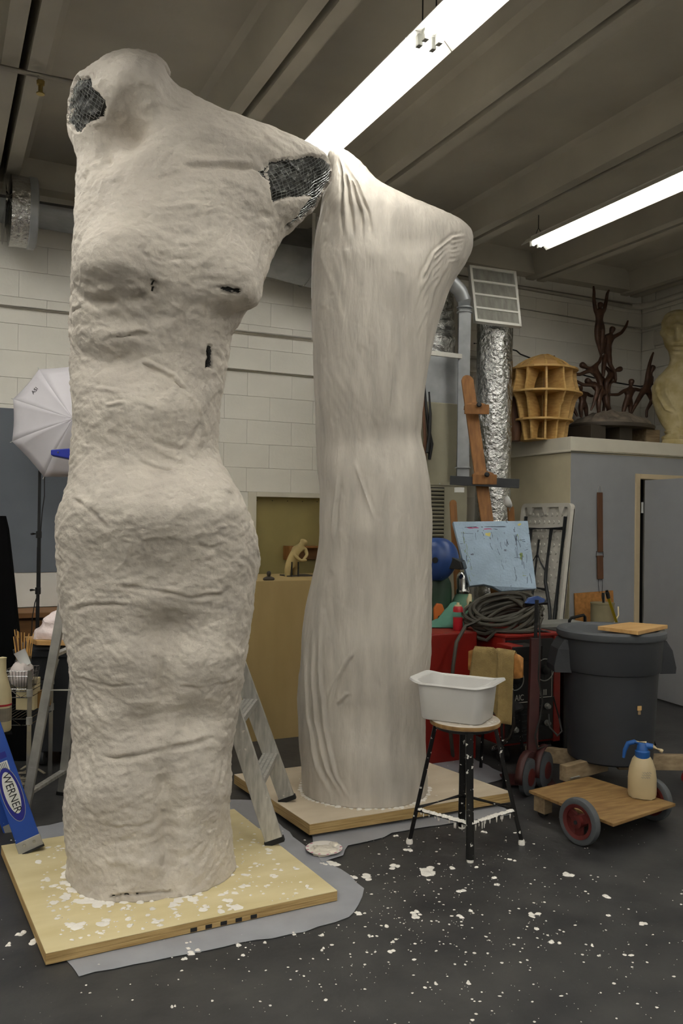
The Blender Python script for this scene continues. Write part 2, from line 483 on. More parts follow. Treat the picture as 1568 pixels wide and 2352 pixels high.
# conduits and pipes
def pipe(nm, pts, r, m='wallpaint', clips=()):
    o = MB().tube(pts, r, 10).build(nm, m, smooth=40); struct(o)
    for c in clips:
        MB().box(c, (0.05, 0.03, 0.06)).build('clip', m, o, bevel=0.004, loc=Vector((0, 0, 0)))
    return o
pipe('trim_1', [(XL, YB - 0.03, 3.10), (2.9, YB - 0.03, 3.13), (5, YB - 0.03, 3.13)], 0.016)
pipe('trim_2', [(1.5, YB - 0.03, 2.81), (3.6, YB - 0.03, 2.81)], 0.016)
pipe('trim_3', [(3.3, YB - 0.045, 3.88), (XR - 0.2, YB - 0.045, 3.86), (XR - 0.09, YB - 0.08, 3.86), (XR - 0.05, YB - 0.2, 3.86), (XR - 0.045, 4.6, 3.90)], 0.032)
pipe('trim_4', [(3.3, YB - 0.02, 3.70), (XR - 0.12, YB - 0.02, 3.64), (XR - 0.03, YB - 0.1, 3.63), (XR - 0.025, 4.6, 3.72)], 0.011)
def sag(a, c, s, n=10):
    a, c = Vector(a), Vector(c)
    return [a.lerp(c, i / n) + Vector((0, 0, -4 * s * (i / n) * (1 - i / n))) for i in range(n + 1)]
o = MB().tube(sag((4.6, YB - 0.02, 3.27), (5.1, YB - 0.02, 3.25), -0.01) + sag((5.15, YB - 0.02, 3.22), (XR - 0.03, YB - 0.02, 3.03), 0.04) + sag((XR - 0.02, YB - 0.1, 3.03), (XR - 0.02, 5.2, 3.10), 0.02), 0.007, 6).build('wall_cable', 'cabledark', smooth=40)
tag(o, 'thin dark cable strung along the block wall behind the bronze figures', 'cable')
jb = MB().bb((XR - 0.06, 6.33, 3.42), (XR - 0.001, 6.47, 3.57)).build('junction_box', 'wallpaint', bevel=0.006)
tag(jb, 'small painted square junction box on the wall beside the yellowed bust', 'box')

# closet with its open door
closet = struct(MB().bb((CX, CY, 2.19), (XR, YB - 0.025, CZ - 0.002)).build('wall_closet', 'closet_cream', loc=Vector((CX, CY, 0))))
t = MB(); t.bb((CX, CY + 0.004, 0), (CX + 0.1, YB - 0.03, 2.19)); t.build('side_wall', 'closet_cream', closet)
DX0, DX1, DZ = 5.83, 6.56, 1.985
t = MB(); t.bb((CX + 0.004, CY, 0), (DX0 - 0.055, CY + 0.1, 2.19)); t.bb((DX0 - 0.055, CY, DZ + 0.045), (XR, CY + 0.1, 2.19))
t.build('front_wall', 'closet_blue', closet)
t = MB()
t.bb((CX - 0.012, CY - 0.012, 2.215), (XR, CY + 0.02, CZ + 0.003)); t.bb((CX - 0.012, CY + 0.02, 2.215), (CX + 0.02, YB - 0.03, CZ + 0.003))
t.build('fascia_board', 'trimwhite', closet, bevel=0.003)
t = MB()
t.tube([(XR, CY - 0.012, 2.205), (CX - 0.012, CY - 0.012, 2.205), (CX - 0.012, YB - 0.03, 2.205)], 0.012, 8)
t.build('moulding', 'trimwhite', closet, smooth=40)
t = MB(); t.bb((CX + 0.1, YB - 0.05, 0), (XR, YB - 0.04, 2.2)); t.build('interior_shade', 'black', closet)  # black sheet standing for the shade inside the closet
door2 = thing('door_2', None, None, (DX0, CY, 0)); struct(door2)
t = MB(); t.bb((DX0 - 0.055, CY - 0.014, 0), (DX0, CY + 0.11, DZ + 0.045)); t.bb((DX0, CY - 0.014, DZ), (XR, CY + 0.11, DZ + 0.045)); t.build('door_frame', 'doorjamb', door2, bevel=0.004)
# slab swung wide open towards the room
hx, hy = DX0 + 0.022, CY - 0.03
ang = math.radians(-97)
dx = Vector((math.cos(ang), math.sin(ang), 0)); dn = Vector((-dx.y, dx.x, 0))
t = MB(); t.box(Vector((hx, hy, 0)) + dx * 0.40 + dn * 0.02 + Vector((0, 0, 0.012 + 0.98)), (0.78, 0.038, 1.955), (dx, dn, Vector((0, 0, 1)))); slab = t.build('door_slab', 'closet_blue', door2, bevel=0.003)
for z in (1.72, 0.3):
    MB().tube([(hx - 0.004, hy + 0.012, z - 0.05), (hx - 0.004, hy + 0.012, z + 0.05)], 0.011, 8).build('hinge', 'labelwhite', slab, smooth=40)
kz = 0.86; kp = Vector((hx, hy, kz)) + dx * 0.70
for s in (-1, 1):
    nn = dn * s
    prof_k = [(0.030, 0.0), (0.030, 0.006), (0.012, 0.012), (0.012, 0.03), (0.022, 0.036), (0.028, 0.05), (0.024, 0.064), (0.010, 0.07), (0, 0.07)]
    MB().lathe(prof_k, kp + dn * 0.02 + nn * 0.019, (dx, Vector((0, 0, 1)), nn), 16).build('door_knob', 'brass', slab, smooth=40)

# ------------------------------------------------------------------ fluorescent lights
def light(x, y0, y1, z, label, last=False):
    """open strip fixture: white reflector trough, two tubes, lamp holders, chains"""
    yc = (y0 + y1) / 2
    t_ = thing('fluorescent_light', label, 'ceiling light', (x, yc, z), 'hanging fluorescent strip lights')
    pr = [(-0.125, 0.0), (-0.075, 0.05), (-0.03, 0.055), (-0.03, 0.085), (0.03, 0.085), (0.03, 0.055), (0.075, 0.05), (0.125, 0.0), (0.123, -0.003), (0.073, 0.046), (-0.073, 0.046), (-0.123, -0.003)]
    pr = [(px_, pz + z) for px_, pz in pr]
    MB().prism([(x + a, y0 + 0.004, c) for a, c in pr], (0, y1 - y0 - 0.008, 0)).build('reflector', 'white_enamel', t_)
    for s in (-1, 1):
        MB().tube([(x + s * 0.036, y0 + 0.05, z + 0.018), (x + s * 0.036, y1 - 0.05, z + 0.018)], 0.019, 10).build('tube', 'tube', t_, smooth=40)
        for ye, d in ((y0, 1), (y1, -1)):
            MB().bb((x + s * 0.036 - 0.012, ye + d * 0.012, z - 0.006), (x + s * 0.036 + 0.012, ye + d * 0.045, z + 0.05)).build('lamp_holder', 'graysheet', t_, bevel=0.003)
    for ye in ((y0 + 0.06, y1 - 0.06) if last is False else (y0 + 0.06, y1 - 0.27)):
        c = MB()
        c.tube([(x, ye - 0.04, z + 0.083), (x, ye, z + 0.14), (x, ye + 0.04, z + 0.083)], 0.003, 5)
        c.tube([(x, ye, z + 0.14), (x, ye, 4.195)], 0.0035, 5)
        c.build('chain', 'black', t_)
    return t_
ZL = 3.77
rows = [(2.02, 5.76, 'leading back from overhead to the plaster torsos'), (4.28, 5.40, 'above the welder and trash can')]
L1 = ['fluorescent strip light farthest along its row, ending behind the two sculptures', 'second fluorescent strip light above the sculptures, tube ends showing at the joint']
L2 = ['fluorescent strip light above the closet, its far end hanging by a chain', 'fluorescent strip light next along the row above the trash can, running out of frame']
for x, ys, lb in rows:
    L = L1 if x < 3 else L2
    for k in range(6):  # fixtures past the first two are unseen, added for frontal fill
        light(x, ys - 2.44 * (k + 1), ys - 2.44 * k, ZL, L[k] if k < 2 else 'unseen fluorescent strip light added over the floor around the camera', last=(k == 0 and x < 3))
for x in (-0.24, -2.5, -4.76):  # unseen rows added to brighten the back wall and torso fronts
    for k in range(6):
        light(x, 5.9 - 2.44 * k - 2.44, 5.9 - 2.44 * k, ZL, 'unseen fluorescent strip light of the rows added left of the picture')

# ------------------------------------------------------------------ ducts and furnace corner
du = thing('spiral_duct', 'large round galvanized duct along the top of the back wall', 'duct', (0.8, 6.33, 3.5))
RD = 0.235; DZc = 3.715
MB().tube([(-1.6, 6.33, DZc), (2.80, 6.33, DZc)], RD, 40).build('duct_pipe', 'galv', du, smooth=40)
MB().tube([(0.40, 6.33, DZc), (0.44, 6.33, DZc), (0.52, 6.33, DZc), (0.58, 6.33, DZc)], [RD + .004, RD + .01, RD + .006, RD + .004], 40).build('foil_sleeve', 'foil', du, smooth=50)
for x in (0.585, 1.9):
    MB().lathe([(RD, -0.03), (RD + 0.012, -0.022), (RD + 0.012, 0.022), (RD, 0.03)], (x, 6.33, DZc), (Vector((0, 1, 0)), Vector((0, 0, 1)), Vector((1, 0, 0))), 40).build('joint_band', 'galv', du, smooth=50)
MB().tube([(2.70, 6.33, DZc), (2.86, 6.33, DZc - 0.01), (2.98, 6.33, DZc - 0.07), (3.06, 6.33, DZc - 0.18), (3.08, 6.33, DZc - 0.32)], [RD + 0.004, RD, RD - 0.01, RD - 0.02, RD - 0.03], 32).build('elbow', 'foil', du, smooth=50)
for yy, s in ((6.02, 0), (6.08, 0.03)):
    MB().bb((2.62 + s * 2, yy, 3.30 + s * 3), (2.648 + s * 2, yy + 0.003, 3.97)).build('hanger_strap', 'strap', du)

fu = thing('furnace', 'beige furnace cabinet with louvred front standing behind the smooth torso', 'furnace', (3.65, 6.2, 0))
MB().bb((3.15, 5.88, 0), (4.0, 6.55, 1.885)).build('cabinet', 'furnace', fu, bevel=0.008)
MB().bb((3.15, 5.872, 1.868), (4.03, 5.90, 1.89)).build('cabinet_lip', 'furnace', fu)
MB().bb((3.2, 6.02, 1.885), (4.06, 6.55, 2.57)).build('coil_box', 'furnace', fu, bevel=0.006)
MB().bb((3.2, 6.05, 2.57), (4.05, 6.53, 2.98)).build('plenum', 'galv', fu, bevel=0.004)
for i in range(15):
    z = 1.83 - i * 0.031
    t = MB(); t.box((3.70, 5.874, z), (0.13, 0.016, 0.014), (Vector((1, 0, 0)), Vector((0, 0.85, 0.5)).normalized(), Vector((0, -0.5, 0.85)).normalized()))
    t.build('louver', 'furnace', fu)
MB().bb((3.63, 5.876, 1.36), (3.77, 5.879, 1.85)).build('louver_backing', 'furnace_dark', fu)
for sx_ in (3.72, 3.95): MB().tube([(sx_, 5.868, 1.879), (sx_, 5.873, 1.879)], 0.006, 6).build('screw', 'galv', fu)

fd = MB(); rr = random.Random(5)
pth = [(3.84, 6.28, 2.985), (3.87, 6.26, 3.1), (3.86, 6.26, 3.3), (3.80, 6.25, 3.5), (3.72, 6.25, 3.7), (3.62, 6.25, 3.9)]
dense = []
for i in range(len(pth) - 1):
    for k in range(8): dense.append(Vector(pth[i]).lerp(Vector(pth[i + 1]), k / 8))
fd.tube(dense, [0.20 + 0.014 * math.sin(i * 2.2) + rr.uniform(-0.006, 0.006) for i in range(len(dense))], 36)
o = fd.build('foil_duct', 'foil', smooth=60); tag(o, 'fat crinkled foil duct rising from the furnace plenum', 'duct')
fd2 = MB().tube([(4.14, 6.50, 2.4), (4.14, 6.50, 3.3), (4.12, 6.50, 3.6), (4.06, 6.50, 3.9)], 0.11, 28)
o = fd2.build('foil_duct', 'foil', smooth=60); tag(o, 'dark narrower foil duct squeezed between the fat foil duct and the vent pipe', 'duct')

vp = thing('vent_pipe', 'slim upright galvanized vent pipe with an elbow at its top', 'pipe', (4.03, 5.78, 1.89))
vx, vy = 3.965, 5.80
MB().tube([(vx, vy + 0.1, 1.885), (vx, vy + 0.1, 3.33)], 0.056, 24).build('pipe', 'galv', vp, smooth=40)
MB().tube([(vx, vy + 0.1, 3.33), (vx - 0.005, vy + 0.1, 3.42), (vx - 0.05, vy + 0.1, 3.50), (vx - 0.13, vy + 0.1, 3.56), (vx - 0.5, vy + 0.1, 3.80)], 0.06, 24).build('elbow', 'galv', vp, smooth=30)
for z in (1.93, 2.02, 3.32, 3.36): MB().lathe([(0.056, -0.008), (0.066, -0.004), (0.066, 0.004), (0.056, 0.008)], (vx, vy + 0.1, z), None, 24).build('collar', 'galv', vp, smooth=40)
MB().bb((3.62, 5.86, 2.925), (3.92, 5.885, 2.962)).build('bracket', 'strap', vp)

# foil wrapped column with the filter grille in front of its top
fc = MB(); cols = 40; rowsn = 90; pts = []
for j in range(rowsn):
    z = 3.36 * (j / (rowsn - 1))
    for k in range(cols):
        t_ = 2 * math.pi * k / cols
        rr_ = 0.155 + 0.012 * noise.noise(Vector((math.cos(t_) * 3, math.sin(t_) * 3, z * 5))) + 0.006 * noise.noise(Vector((math.cos(t_) * 9, math.sin(t_) * 9, z * 16)))
        pts.append((4.42 + rr_ * math.cos(t_), 6.10 + rr_ * math.sin(t_), z))
fs = []
for j in range(rowsn - 1):
    for k in range(cols): fs.append((j * cols + k, j * cols + (k + 1) % cols, (j + 1) * cols + (k + 1) % cols, (j + 1) * cols + k))
fc.add(pts, fs)
fco = thing('wrapped_duct', 'tall upright duct wrapped in shiny crinkled foil beside the closet', 'duct', (4.42, 6.1, 0))
fc.build('foil_wrap', 'foil', fco, smooth=60)
MB().tube([(4.42, 6.10, 3.36), (4.42, 6.11, 3.46), (4.41, 6.09, 3.53), (4.40, 6.04, 3.55)], [0.165, 0.17, 0.165, 0.16], 30).build('duct_end', 'galv', fco, smooth=50)

gd = 7.25
TLc, TRc, BRc, BLc = P(1078, 608, gd), P(1185, 623, gd + 0.16), P(1198, 750, gd), P(1092, 737, gd - 0.16)
fg = thing('filter_grille', 'white framed air filter panel mounted high beside the vent pipe', 'filter', (TLc + TRc + BRc + BLc) / 4)
def q(u, v): return TLc.lerp(TRc, u).lerp(BLc.lerp(BRc, u), v)
nrm = (TRc - TLc).cross(BLc - TLc).normalized()
if nrm.dot(fwd) < 0: nrm = -nrm
def strip(u0_, v0_, u1_, v1_, th, nm, m, off=0.0):
    return MB().prism([q(u0_, v0_) + nrm * off, q(u1_, v0_) + nrm * off, q(u1_, v1_) + nrm * off, q(u0_, v1_) + nrm * off], nrm * th).build(nm, m, fg)
strip(0.02, 0.02, 0.98, 0.98, 0.02, 'filter_cloth', 'filtercloth', 0.012)
for a in ((0, 0, 1, 0.045), (0, 0.955, 1, 1)): strip(*a, 0.04, 'frame', 'white_enamel')
for a in ((0, 0, 0.05, 1), (0.95, 0, 1, 1)): strip(*a, 0.04, 'frame', 'white_enamel')
for v in (0.27, 0.51, 0.75): strip(0.05, v - 0.016, 0.95, v + 0.016, 0.014, 'crossbar', 'white_enamel', 0.0)
MB().prism([q(0.1, 0.1) + nrm * 0.04, q(0.9, 0.1) + nrm * 0.04, q(0.9, 0.9) + nrm * 0.04, q(0.1, 0.9) + nrm * 0.04], nrm * 0.05).build('filter_box', 'galv', fg)

# ------------------------------------------------------------------ lofted sculptures
def polyd(px, py, pts):
    """distance of each (px,py) to a polyline, plus signed side"""
    best = np.full(px.shape, 1e9); side = np.zeros(px.shape); fade = np.zeros(px.shape)
    seg = [math.hypot(b[0] - a[0], b[1] - a[1]) for a, b in zip(pts[:-1], pts[1:])]; tot = sum(seg); acc = 0
    for (x0, y0), (x1, y1) in zip(pts[:-1], pts[1:]):
        dx_, dy_ = x1 - x0, y1 - y0; l2 = dx_ * dx_ + dy_ * dy_
        t = np.clip(((px - x0) * dx_ + (py - y0) * dy_) / l2, 0, 1)
        d = np.hypot(px - x0 - t * dx_, py - y0 - t * dy_)
        s = np.sign((px - x0) * dy_ - (py - y0) * dx_)
        m = d < best; best = np.where(m, d, best); side = np.where(m, s, side)
        g = (acc + t * math.sqrt(l2)) / tot; fade = np.where(m, np.clip(np.minimum(g, 1 - g) / 0.22, 0, 1), fade); acc += math.sqrt(l2)
    return best, side, fade * fade * (3 - 2 * fade)


def inpoly(px, py, poly):
    r = np.zeros(px.shape, bool); n = len(poly)
    for i in range(n):
        x0, y0 = poly[i]; x1, y1 = poly[(i + 1) % n]
        c = ((y0 > py) != (y1 > py)) & (px < (x1 - x0) * (py - y0) / (y1 - y0 + 1e-9) + x0)
        r ^= c
    return r


def smooth1(a, n):
    for _ in range(n):
        b_ = a.copy(); b_[1:-1] = (a[:-2] + 2 * a[1:-1] + a[2:]) / 4; a = b_
    return a


def vnoise(A, sc, seed=0.0):
    return np.array([noise.noise((x * sc[0] + seed, y * sc[1], z * sc[2])) for x, y, z in A])


class Loft:
    def __init__(s, left, right, R0, bprof, zb, nr, nc, expo=2.3, voff=None, topb=0.25, sm=3):
        def conv(o):
            out = []
            for y, x in o:
                r = ray(x, y); m = math.hypot(r.x, r.y)
                out.append((CAM.z + r.z / m * R0, math.atan2(r.x, r.y)))
            out.sort(); return np.array(out)
        Lf, Rt = conv(left), conv(right)
        zt = max(Lf[-1, 0], Rt[-1, 0]) - 0.002
        u = np.linspace(0, 1, nr)
        zs = zb + (zt - zb) * u
        zs[-12:] = zt - (zt - zs[-12]) * (np.linspace(1, 0.0, 12) ** 1.7)
        pl = smooth1(np.interp(zs, Lf[:, 0], Lf[:, 1]), sm); pr = smooth1(np.interp(zs, Rt[:, 0], Rt[:, 1]), sm)
        mid = (pl + pr) / 2; half = np.maximum((pr - pl) / 2, 0.002)
        bp = np.array(bprof); b_ = smooth1(np.interp(zs, bp[:, 0], bp[:, 1]), 12)
        vo = np.zeros(nr) if voff is None else smooth1(np.interp(zs, np.array(voff)[:, 0], np.array(voff)[:, 1]), 12)
        a0 = np.tan(half) * R0
        b_ = np.minimum(b_, a0 * 1.15 + topb * 0.05)
        Rc = R0 + vo
        a_ = np.tan(half) * np.sqrt(np.maximum(Rc ** 2 - b_ ** 2, 0.1))
        t = np.linspace(0, 2 * math.pi, nc, endpoint=False)
        ct, st = np.cos(t), np.sin(t)
        e = 2.0 / expo
        cu = np.sign(ct) * np.abs(ct) ** e; cv = np.sign(st) * np.abs(st) ** e
        V = np.zeros((nr, nc, 3))
        sx_, sy_ = np.sin(mid), np.cos(mid)
        # sight direction s=(sx,sy), across r=(sy,-sx); front is -s
        V[:, :, 0] = (sx_ * Rc)[:, None] + a_[:, None] * cu[None] * sy_[:, None] - b_[:, None] * cv[None] * sx_[:, None]
        V[:, :, 1] = (sy_ * Rc)[:, None] - a_[:, None] * cu[None] * sx_[:, None] - b_[:, None] * cv[None] * sy_[:, None]
        V[:, :, 2] = zs[:, None]
        s.V, s.nr, s.nc, s.zs = V, nr, nc, zs
        s.mask = np.zeros((nr, nc), bool)

    def normals(s):
        V = s.V
        du_ = np.roll(V, -1, 1) - np.roll(V, 1, 1)
        dv_ = np.zeros_like(V); dv_[1:-1] = V[2:] - V[:-2]; dv_[0] = V[1] - V[0]; dv_[-1] = V[-1] - V[-2]
        n = np.cross(du_, dv_)
        n /= np.maximum(np.linalg.norm(n, axis=2, keepdims=True), 1e-9)
        c = V.mean(1, keepdims=True)
        if ((V - c) * n)[s.nr // 2].sum() < 0: n = -n
        return n

    def push(s, d, n=None):
        n = s.normals() if n is None else n
        s.V = s.V + n * d[:, :, None]

    def front(s):
        n = s.normals(); v = s.V - np.array(CAM); v /= np.linalg.norm(v, axis=2, keepdims=True)
        return np.clip(-(n * v).sum(2) * 2.2, 0, 1)

    def pix(s):
        x, y = proj(s.V.reshape(-1, 3)); return x.reshape(s.nr, s.nc), y.reshape(s.nr, s.nc)

    def build(s, name, m, parent, keep=None):
        nr, nc = s.nr, s.nc
        b_ = MB(); vs = s.V.reshape(-1, 3)
        loc = wloc(parent)
        vs = vs - np.array(loc)
        ij = np.arange(nr * nc).reshape(nr, nc)
        A, B_, C_, D_ = ij[:-1], np.roll(ij, -1, 1)[:-1], np.roll(ij, -1, 1)[1:], ij[1:]
        q_ = np.stack([A, B_, C_, D_], -1)
        if keep is not None:
            q_ = q_[keep[:-1] & keep[1:] & np.roll(keep, -1, 1)[:-1] & np.roll(keep, -1, 1)[1:]]
        q_ = q_.reshape(-1, 4)
        fs = q_.tolist()
        if keep is None:
            fs.append(list(range(nc - 1, -1, -1))); fs.append([(nr - 1) * nc + k for k in range(nc)])
        me = bpy.data.meshes.new(name); me.from_pydata(vs.tolist(), [], fs); me.update()
        me.materials.append(M[m]); me.polygons.foreach_set('use_smooth', [True] * len(me.polygons))
        o = bpy.data.objects.new(name, me); COL.objects.link(o); o.parent = parent
        return o

    def wirenet(s, name, keep, parent, lift, th=0.0035, st=2, m='lath'):
        """expanded metal lath: a net of diamond wires laid over the masked cells"""
        n = s.normals(); V = s.V + n * lift; nr, nc = s.nr, s.nc
        loc = np.array(wloc(parent)); idx = {}; vs = []; fs = []
        def vid(i, j):
            k = (i, j % nc)
            if k not in idx: idx[k] = len(vs); vs.append((V[i, j % nc] - loc).tolist())
            return idx[k]
        for i in range(st, nr - 2 * st, st):
            for j in range(0, nc, 2 * st):
                jj = j + (st if (i // st) % 2 else 0)
                q_ = [(i - st, jj), (i, jj + st), (i + st, jj), (i, jj - st)]
                if all(keep[a, c % nc] for a, c in q_): fs.append([vid(a, c) for a, c in q_])
        if not fs: return None
        me = bpy.data.meshes.new(name); me.from_pydata(vs, [], fs); me.materials.append(M[m])
        o = bpy.data.objects.new(name, me); COL.objects.link(o); o.parent = parent
        w = o.modifiers.new('wire', 'WIREFRAME'); w.thickness = th; w.use_even_offset = False
        o['kind'] = 'stuff'
        return o


def relief(lf, gs, grooves, k, brk=True):
    n = lf.normals(); w = lf.front(); x, y = lf.pix(); d = np.zeros(x.shape)
    A3 = lf.V.reshape(-1, 3); jit = 5 * k * vnoise(A3, (9, 9, 9), 2).reshape(x.shape); jit2 = 6 * k * vnoise(A3, (9, 9, 9), 40).reshape(x.shape)
    brk_ = np.clip(.75 + 1.1 * vnoise(A3, (11, 11, 11), 77), .15, 1.3).reshape(x.shape)
    for cx, cy, sx_, sy_, a, *rot in gs:
        r = math.radians(rot[0]) if rot else 0
        if isinstance(sy_, tuple): sy_ = np.where(y < cy, sy_[0], sy_[1])
        ux, uy = (x - cx) * math.cos(r) + (y - cy) * math.sin(r), -(x - cx) * math.sin(r) + (y - cy) * math.cos(r)
        d += a * np.exp(-(ux / sx_) ** 2 - (uy / sy_) ** 2)
    for pts, a, wd_ in grooves:
        dist, side, fd_ = polyd(x + jit, y + jit2, pts)
        a = a * fd_ * (brk_ if brk else 1.0)
        d += a * np.exp(-(dist / wd_) ** 2) - 0.5 * a * np.exp(-((dist - 1.6 * wd_) / wd_) ** 2) * (side > 0)
    lf.push(d * w, n)


def strokes(lf_, nseed, amp, spread, seed, base=0.0, offs=0.003):
    """plaster smeared on by hand: patches, each with its own stroke direction and level"""
    rg_ = np.random.default_rng(seed)
    nr, nc = lf_.nr, lf_.nc
    seg = np.linalg.norm(np.roll(lf_.V, -1, 1) - lf_.V, axis=2)
    s_ = np.cumsum(seg, 1); s_ = s_ - s_[:, nc * 3 // 4][:, None]
    U, Z = s_.reshape(-1), lf_.V[:, :, 2].reshape(-1)
    N3 = lf_.V.reshape(-1, 3)
    wx = vnoise(N3, (6, 6, 6), 11.0) * .05; wz_ = vnoise(N3, (6, 6, 6), 23.0) * .05
    sd_ = np.stack([rg_.uniform(U.min(), U.max(), nseed), rg_.uniform(Z.min(), Z.max(), nseed)], 1)
    ang = base + rg_.normal(0, spread, nseed); lev = rg_.normal(0, offs, nseed)
    lvl = np.zeros(U.shape); best = np.full(U.shape, 1e9); bi = np.zeros(U.shape, int)
    for k in range(nseed):
        d = (U + wx - sd_[k, 0]) ** 2 + (Z + wz_ - sd_[k, 1]) ** 2
        m = d < best; best[m] = d[m]; bi[m] = k
    ca, sa = np.cos(ang[bi]), np.sin(ang[bi])
    a_, c_ = U * ca + Z * sa, -U * sa + Z * ca
    st_ = vnoise(np.stack([a_ * 7, c_ * 42, bi * 3.7], 1), (1, 1, 1), 3.0)
    st2 = vnoise(np.stack([a_ * 14, c_ * 90, bi * 5.1], 1), (1, 1, 1), 9.0)
    g = lev[bi].reshape(nr, nc); h = (amp * st_ + .4 * amp * st2).reshape(nr, nc) + g
    for _ in range(1):
        h = (h * 2 + np.roll(h, 1, 1) + np.roll(h, -1, 1)) / 4; h[1:-1] = (h[:-2] + 2 * h[1:-1] + h[2:]) / 4
    lf_.push(h)


# --- rough torso -----------------------------------------------------------------
left1 = [(122, 322), (126, 285), (135, 250), (150, 224), (165, 195), (180, 170), (200, 161), (240, 158), (270, 154), (300, 160), (320, 168), (345, 176), (380, 179), (450, 175), (520, 170), (600, 167), (650, 164), (700, 162), (730, 158), (760, 158), (800, 160), (850, 160), (900, 163), (950, 165), (1000, 166), (1050, 164), (1100, 158), (1130, 146), (1195, 127), (1250, 125), (1300, 129), (1350, 131), (1400, 134), (1450, 145), (1500, 155), (1550, 159), (1600, 163), (1700, 168), (1750, 163), (1800, 150), (1850, 147), (1900, 149), (1950, 151), (2000, 152), (2060, 152)]
right1 = [(122, 326), (126, 352), (140, 372), (165, 383), (195, 388), (200, 400), (215, 428), (235, 462), (260, 515), (280, 560), (300, 620), (320, 685), (340, 725), (358, 752), (375, 761), (390, 762), (405, 758), (430, 742), (460, 728), (480, 712), (510, 680), (530, 658), (560, 642), (600, 622), (640, 606), (670, 592), (690, 580), (715, 562), (740, 545), (770, 532), (800, 526), (850, 520), (900, 512), (950, 503), (1000, 498), (1040, 500), (1070, 512), (1100, 530), (1130, 548), (1170, 566), (1220, 584), (1260, 592), (1300, 593), (1350, 586), (1400, 582), (1450, 576), (1500, 568), (1550, 558), (1600, 551), (1650, 543), (1700, 536), (1730, 532), (1800, 529), (1850, 527), (1900, 529), (1950, 533), (2000, 541), (2060, 545)]
S1B = 0.048
lf = Loft(left1, right1, 3.78, [(0, .35), (.3, .30), (.9, .29), (1.3, .31), (1.6, .34), (2.0, .25), (2.3, .26), (2.65, .30), (2.95, .28), (3.2, .24), (3.4, .20), (3.6, .14)], S1B, 600, 380, 2.25,
          voff=[(0, 0), (0.8, .02), (1.6, -.04), (2.1, .03), (2.6, -.02), (3.1, .02), (3.6, .05)])
gs1 = [(268, 615, 76, (115, 50), .115), (536, 658, 52, (90, 46), .115), (265, 735, 80, 26, -.02), (262, 825, 100, 42, -.06), (335, 940, 135, (60, 48), .055), (390, 1050, 125, 50, -.055), (230, 1030, 60, 60, -.02), (385, 1190, 170, 85, .04),
       (392, 1448, 70, 42, -.075), (250, 1530, 85, 75, .038), (480, 1530, 65, 75, .036), (383, 1880, 26, (150, 200), -.028), (372, 1580, 16, (80, 80), -.02), (325, 1668, 48, 36, -.045), (445, 1655, 58, 36, -.045), (260, 1650, 60, 40, .02), (260, 1820, 70, 90, .035), (478, 1830, 48, 90, .03),
       (288, 296, 48, (30, 34), -.12), (305, 205, 72, (60, 48), .07), (236, 330, 26, 48, -.05), (352, 225, 26, 60, .03), (300, 180, 70, 40, .04), (480, 300, 90, 30, .03), (600, 340, 70, 26, .03), (430, 480, 60, 60, .012), (300, 470, 60, 50, .012),
       (550, 720, 40, 14, -.035), (430, 800, 60, 120, -.015), (480, 960, 40, 50, -.02), (500, 470, 50, 80, .012)]
gr1 = [([(185, 690), (230, 693), (300, 693), (350, 678)], -.03, 12), ([(480, 705), (520, 738), (560, 728)], -.02, 10), ([(372, 560), (362, 660), (370, 760)], -.018, 22),
       ([(215, 790), (250, 776), (310, 768), (358, 772)], -.014, 6), ([(325, 820), (360, 845), (400, 862), (440, 905)], .007, 3.5), ([(318, 826), (355, 853), (395, 872), (432, 908)], -.012, 5),
       ([(140, 1408), (200, 1392), (260, 1386), (315, 1395)], -.012, 5), ([(250, 1342), (350, 1356), (430, 1371), (505, 1366), (540, 1340)], -.013, 5), ([(158, 1140), (215, 1172), (256, 1218)], -.012, 5),
       ([(395, 1440), (385, 1560), (358, 1700)], -.016, 22), ([(180, 1692), (215, 1728), (270, 1738), (340, 1733), (420, 1715), (510, 1688)], -.014, 7), ([(376, 1725), (380, 1860), (387, 2040)], -.018, 20),
       ([(155, 1880), (280, 1900), (380, 1890)], -.006, 5), ([(375, 388), (450, 378), (520, 385), (590, 382), (618, 376)], -.016, 8), ([(185, 420), (215, 400), (245, 375)], -.014, 9), ([(236, 340), (250, 376)], -.01, 6),
       ([(480, 390), (476, 480), (484, 590)], -.005, 3), ([(372, 290), (366, 380), (372, 480)], -.006, 4), ([(158, 716), (175, 706), (190, 703)], -.010, 3), ([(345, 600), (350, 630)], -.006, 4),
       ([(300, 590), (380, 600), (470, 598)], -.006, 5), ([(230, 500), (300, 540), (350, 560)], .006, 6), ([(350, 560), (330, 590), (350, 610)], -.008, 4), ([(165, 1550), (260, 1572), (350, 1570)], -.008, 4), ([(400, 1575), (470, 1580), (540, 1555)], -.008, 4),
       ([(330, 1000), (380, 1020), (440, 1025)], -.008, 5), ([(310, 1040), (360, 1065), (420, 1070)], -.008, 5), ([(420, 700), (430, 760), (440, 830)], -.004, 4), ([(470, 680), (480, 740)], -.008, 4), ([(180, 880), (230, 895), (300, 905)], .008, 5), ([(250, 935), (280, 928), (300, 930)], .008, 4),
       ([(300, 1240), (290, 1290), (240, 1330)], .007, 6), ([(440, 1240), (480, 1260), (520, 1245)], -.005, 5), ([(480, 1215), (540, 1215)], -.006, 3)]
relief(lf, gs1, [(p_, a * 1.0, w_) for p_, a, w_ in gr1], 1.0)
for k, a in enumerate((.009, .0048, .0036, .0028)):       # lumpy hand-laid plaster, coarse to fine
    fq = 3.5 * 2.3 ** k
    w_ = lf.V.reshape(-1, 3)
    lf.push(a * vnoise(w_, (fq, fq, fq * 1.5), 7.1 * k).reshape(lf.nr, lf.nc))
